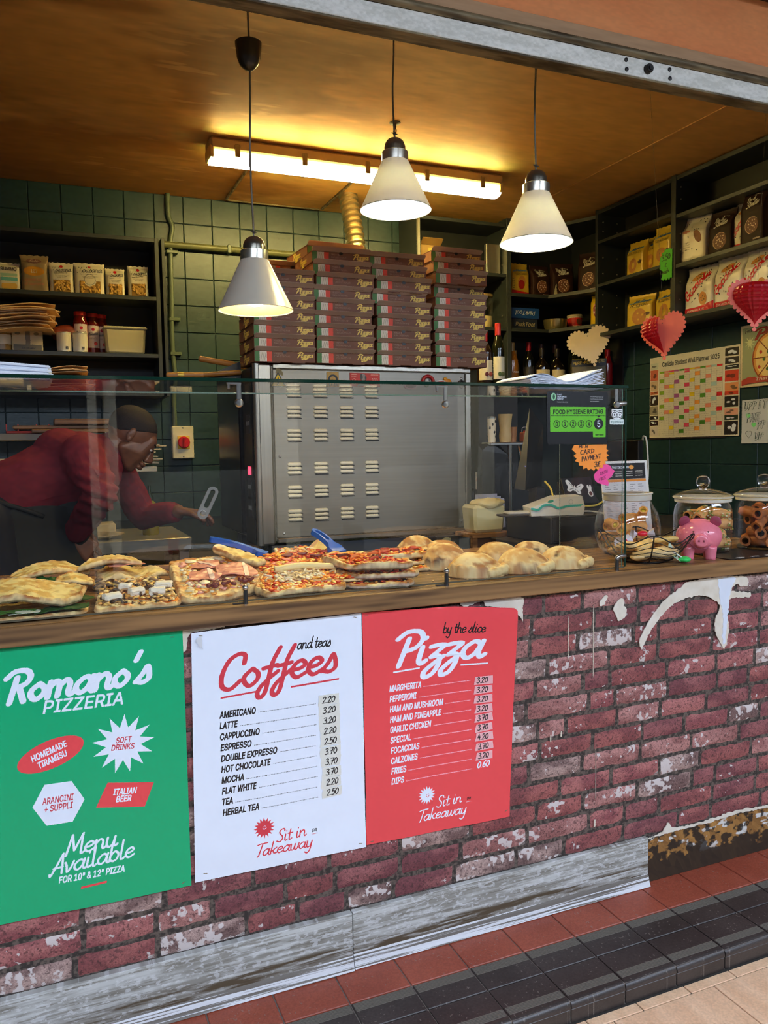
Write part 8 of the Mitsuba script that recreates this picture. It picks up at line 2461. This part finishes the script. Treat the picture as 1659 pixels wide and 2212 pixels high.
# sweater, trousers, apron
sw = chain([chest, belly, hip + V3(.02, 0, .02)], [.155, .158, .155]) + bone((chest, .14), (neck0 + V3(-.01, 0, -.005), .088)) + bone((chest + V3(0, -.10, .01), .095), (chest + V3(0, .10, .01), .095), (chest + V3(-.08, 0, .07), .10))
sw = sw + bone((chest + V3(0, -.09, .0), .09), (shN, .078)) + bone((chest + V3(0, .09, .0), .09), (shF, .075))
sw = sw + chain([shN, elN, elN + (wrN - elN) * .88], [.076, .062, .046]) + chain([shF, elF, elF + (wrF - elF) * .84], [.074, .060, .046])
swm = finish(sw, .014, 10)
v = np.array(swm.vertices)
n = np.array(swm.vertex_normals)
fold = meshkit.fbm(np.column_stack([v[:, 0] * 9, v[:, 1] * 9, v[:, 2] * 22]), 4, 3) - .5
near_el = np.exp(-((np.linalg.norm(v - elN, axis=1)) / .1) ** 2)
swm.vertices = v + n * (fold * .022 + .010 * near_el * np.sin(v[:, 2] * 150 + v[:, 0] * 60))[:, None]
obj('sweater', swm, P('mat_sweater', lambda p: mix(lin((96, 14, 26)), lin((126, 24, 36)), fbm(p.x * 40, p.y * 40, p.z * 40, 2)), .85, bump=lambda p: noise(p.x * 700, p.y * 700, p.z * 700), bscale=.0008), t, smooth=True)
cuffN, cuffF = elN + (wrN - elN) * .88, elF + (wrF - elF) * .84
obj('cuff', finish(bone((elN + (wrN - elN) * .80, .045), (elN + (wrN - elN) * .92, .040)), .012, 3), M((84, 14, 24), .8), t, smooth=True)
obj('cuff', finish(bone((elF + (wrF - elF) * .76, .045), (elF + (wrF - elF) * .88, .040)), .012, 3), M((84, 14, 24), .8), t, smooth=True)
obj('collar', finish(bone((neck0 + V3(.012, 0, .01), .073), (neck0 + V3(.03, 0, .022), .068)), .012, 3), M((88, 14, 28), .8), t, smooth=True)
tro = chain([hip + V3(0, -.10, -.02), kneeN, ankN], [.118, .085, .065]) + chain([hip + V3(0, .10, -.02), kneeF, ankF], [.118, .085, .065]) + bone((hip + V3(-.02, -.07, -.02), .13), (hip + V3(-.02, .07, -.02), .13))
obj('trousers', finish(tro, .02, 8), M((18, 20, 28), .8), t, smooth=True)
for k in (ankN, ankF):
    obj('shoe', finish(bone((V3(k[0] - .05, k[1], -.012), .04), (V3(k[0] + .16, k[1], -.018), .035)), .015, 4), M((20, 20, 22), .5), t, smooth=True)
APR = M((30, 31, 27), .8)
gu, gv = np.meshgrid(np.linspace(0, 1, 26), np.linspace(0, 1, 30), indexing='ij')
ax_ = -.79 + .30 * gu + .03 * gv * (gu - .5)
ay = 1.385 + .12 * gu ** 2 + .02 * np.sin(gu * 9 + gv * 2) * gv - .03 * gv
az = 1.14 - .10 * (gu - .5) ** 2 - .66 * gv - .035 * gu
iv = np.arange(26 * 30).reshape(26, 30)
q = np.stack([iv[:-1, :-1], iv[1:, :-1], iv[1:, 1:], iv[:-1, 1:]], -1).reshape(-1, 4)
ap = trimesh.Trimesh(np.stack([ax_, ay, az], -1).reshape(-1, 3), np.vstack([q[:, [0, 1, 2]], q[:, [0, 2, 3]]]), process=False)
obj('apron', ap, APR, t, smooth=True)
bib = chain([V3(-.70, 1.50, 1.04), V3(-.58, 1.52, 1.11), V3(-.50, 1.53, 1.13)], [.085, .082, .07]) + bone((V3(-.52, 1.44, 1.10), .05), (V3(-.50, 1.6, 1.10), .05), (V3(-.56, 1.47, .99), .035))
obj('apron_bib', finish(bib, .016, 8), APR, t, smooth=True)
obj('apron_tie', tube(curve([(-.86, 1.40, 1.155), (-.80, 1.388, 1.135), (-.72, 1.385, 1.105), (-.68, 1.40, 1.085)], 6), .009, 8), M((24, 24, 22), .8), t, smooth=True)

# ---------------------------------------------------------------- the hall seating mirrored in the glass
PILLAR = M((226, 214, 182), .7)
for x, w_, lb in ((-.302, .032, 'slim pale hall pillar behind the camera, left one of a close pair'), (-.165, .046, 'slim pale hall pillar behind the camera, right one of a close pair'), (1.31, .1, 'thick pale hall pillar behind the camera, between the café tables'), (3.26, .16, 'thickest pale hall pillar, far right behind the camera')):
    single('hall_pillar', box(x - w_, x + w_, -5.2, -5.02, -.057, 3.02, .01), PILLAR, lb, 'pillar')
struct('wall_hall_panel', box(-.29, 4.4, -5.5, -5.4, -.057, 1.15), M((130, 128, 122), .7))
CHB, TBW = M((24, 24, 26), .45), M((150, 112, 70), .5)


def cafe_chair(x, y, rz, label):
    t = thing('cafe_chair', label, 'chair', tr(x, y, -.057, rz), 'café chairs')
    obj('seat', box(-.2, .2, -.2, .2, .43, .45, .008), CHB, t)
    obj('backrest', moved(fine(box(-.2, .2, .18, .2, .5, .82, .008), .08), I4), CHB, t)
    for sx in (-1, 1):
        for sy in (-1, 1):
            obj('leg', tube([(sx * .16, sy * .16, .43), (sx * .21, sy * .22, 0)], .011, 8), CHB, t)
    for sx in (-1, 1):
        obj('back_post', tube([(sx * .17, .18, .43), (sx * .18, .195, .55)], .012, 8), CHB, t)


def cafe_table(x, y, label):
    t = thing('cafe_table', label, 'table', tr(x, y, -.057), 'café tables')
    obj('tabletop', lathe([(.0001, .71), (.42, .71), (.425, .72), (.425, .735), (.42, .74), (.0001, .74)], 36), TBW, t, smooth=35)
    obj('column', cyl([0, 0, .02], [0, 0, .71], .03, 12), CHB, t)
    obj('foot', lathe([(.0001, 0), (.22, 0), (.22, .012), (.03, .03), (.0001, .03)], 28), CHB, t, smooth=35)


cafe_table(.20, -3.35, 'round wooden café table behind the camera, nearer the stall')
cafe_table(1.95, -3.7, 'round wooden café table behind the camera, farther to the right')
cafe_chair(-.52, -3.35, -90, 'black café chair left of the nearer round table')
cafe_chair(.92, -3.3, 90, 'black café chair right of the nearer round table')
cafe_chair(1.23, -3.7, -90, 'black café chair left of the farther round table')
cafe_chair(2.68, -3.65, 90, 'black café chair right of the farther round table')
single('drink_can', lathe([(.0001, 0), (.028, 0), (.033, .008), (.033, .105), (.027, .115), (.0001, .115)], 24), M((170, 24, 28), .25), 'red drink can on the nearer café table', 'can', smooth=40, m=tr(.05, -3.25, .684))
single('paper_tray', box(-.14, .14, -.1, .1, 0, .02, .004), M((226, 222, 214), .7), 'white paper tray on the nearer café table', 'tray', m=tr(.28, -3.4, .684, 14))
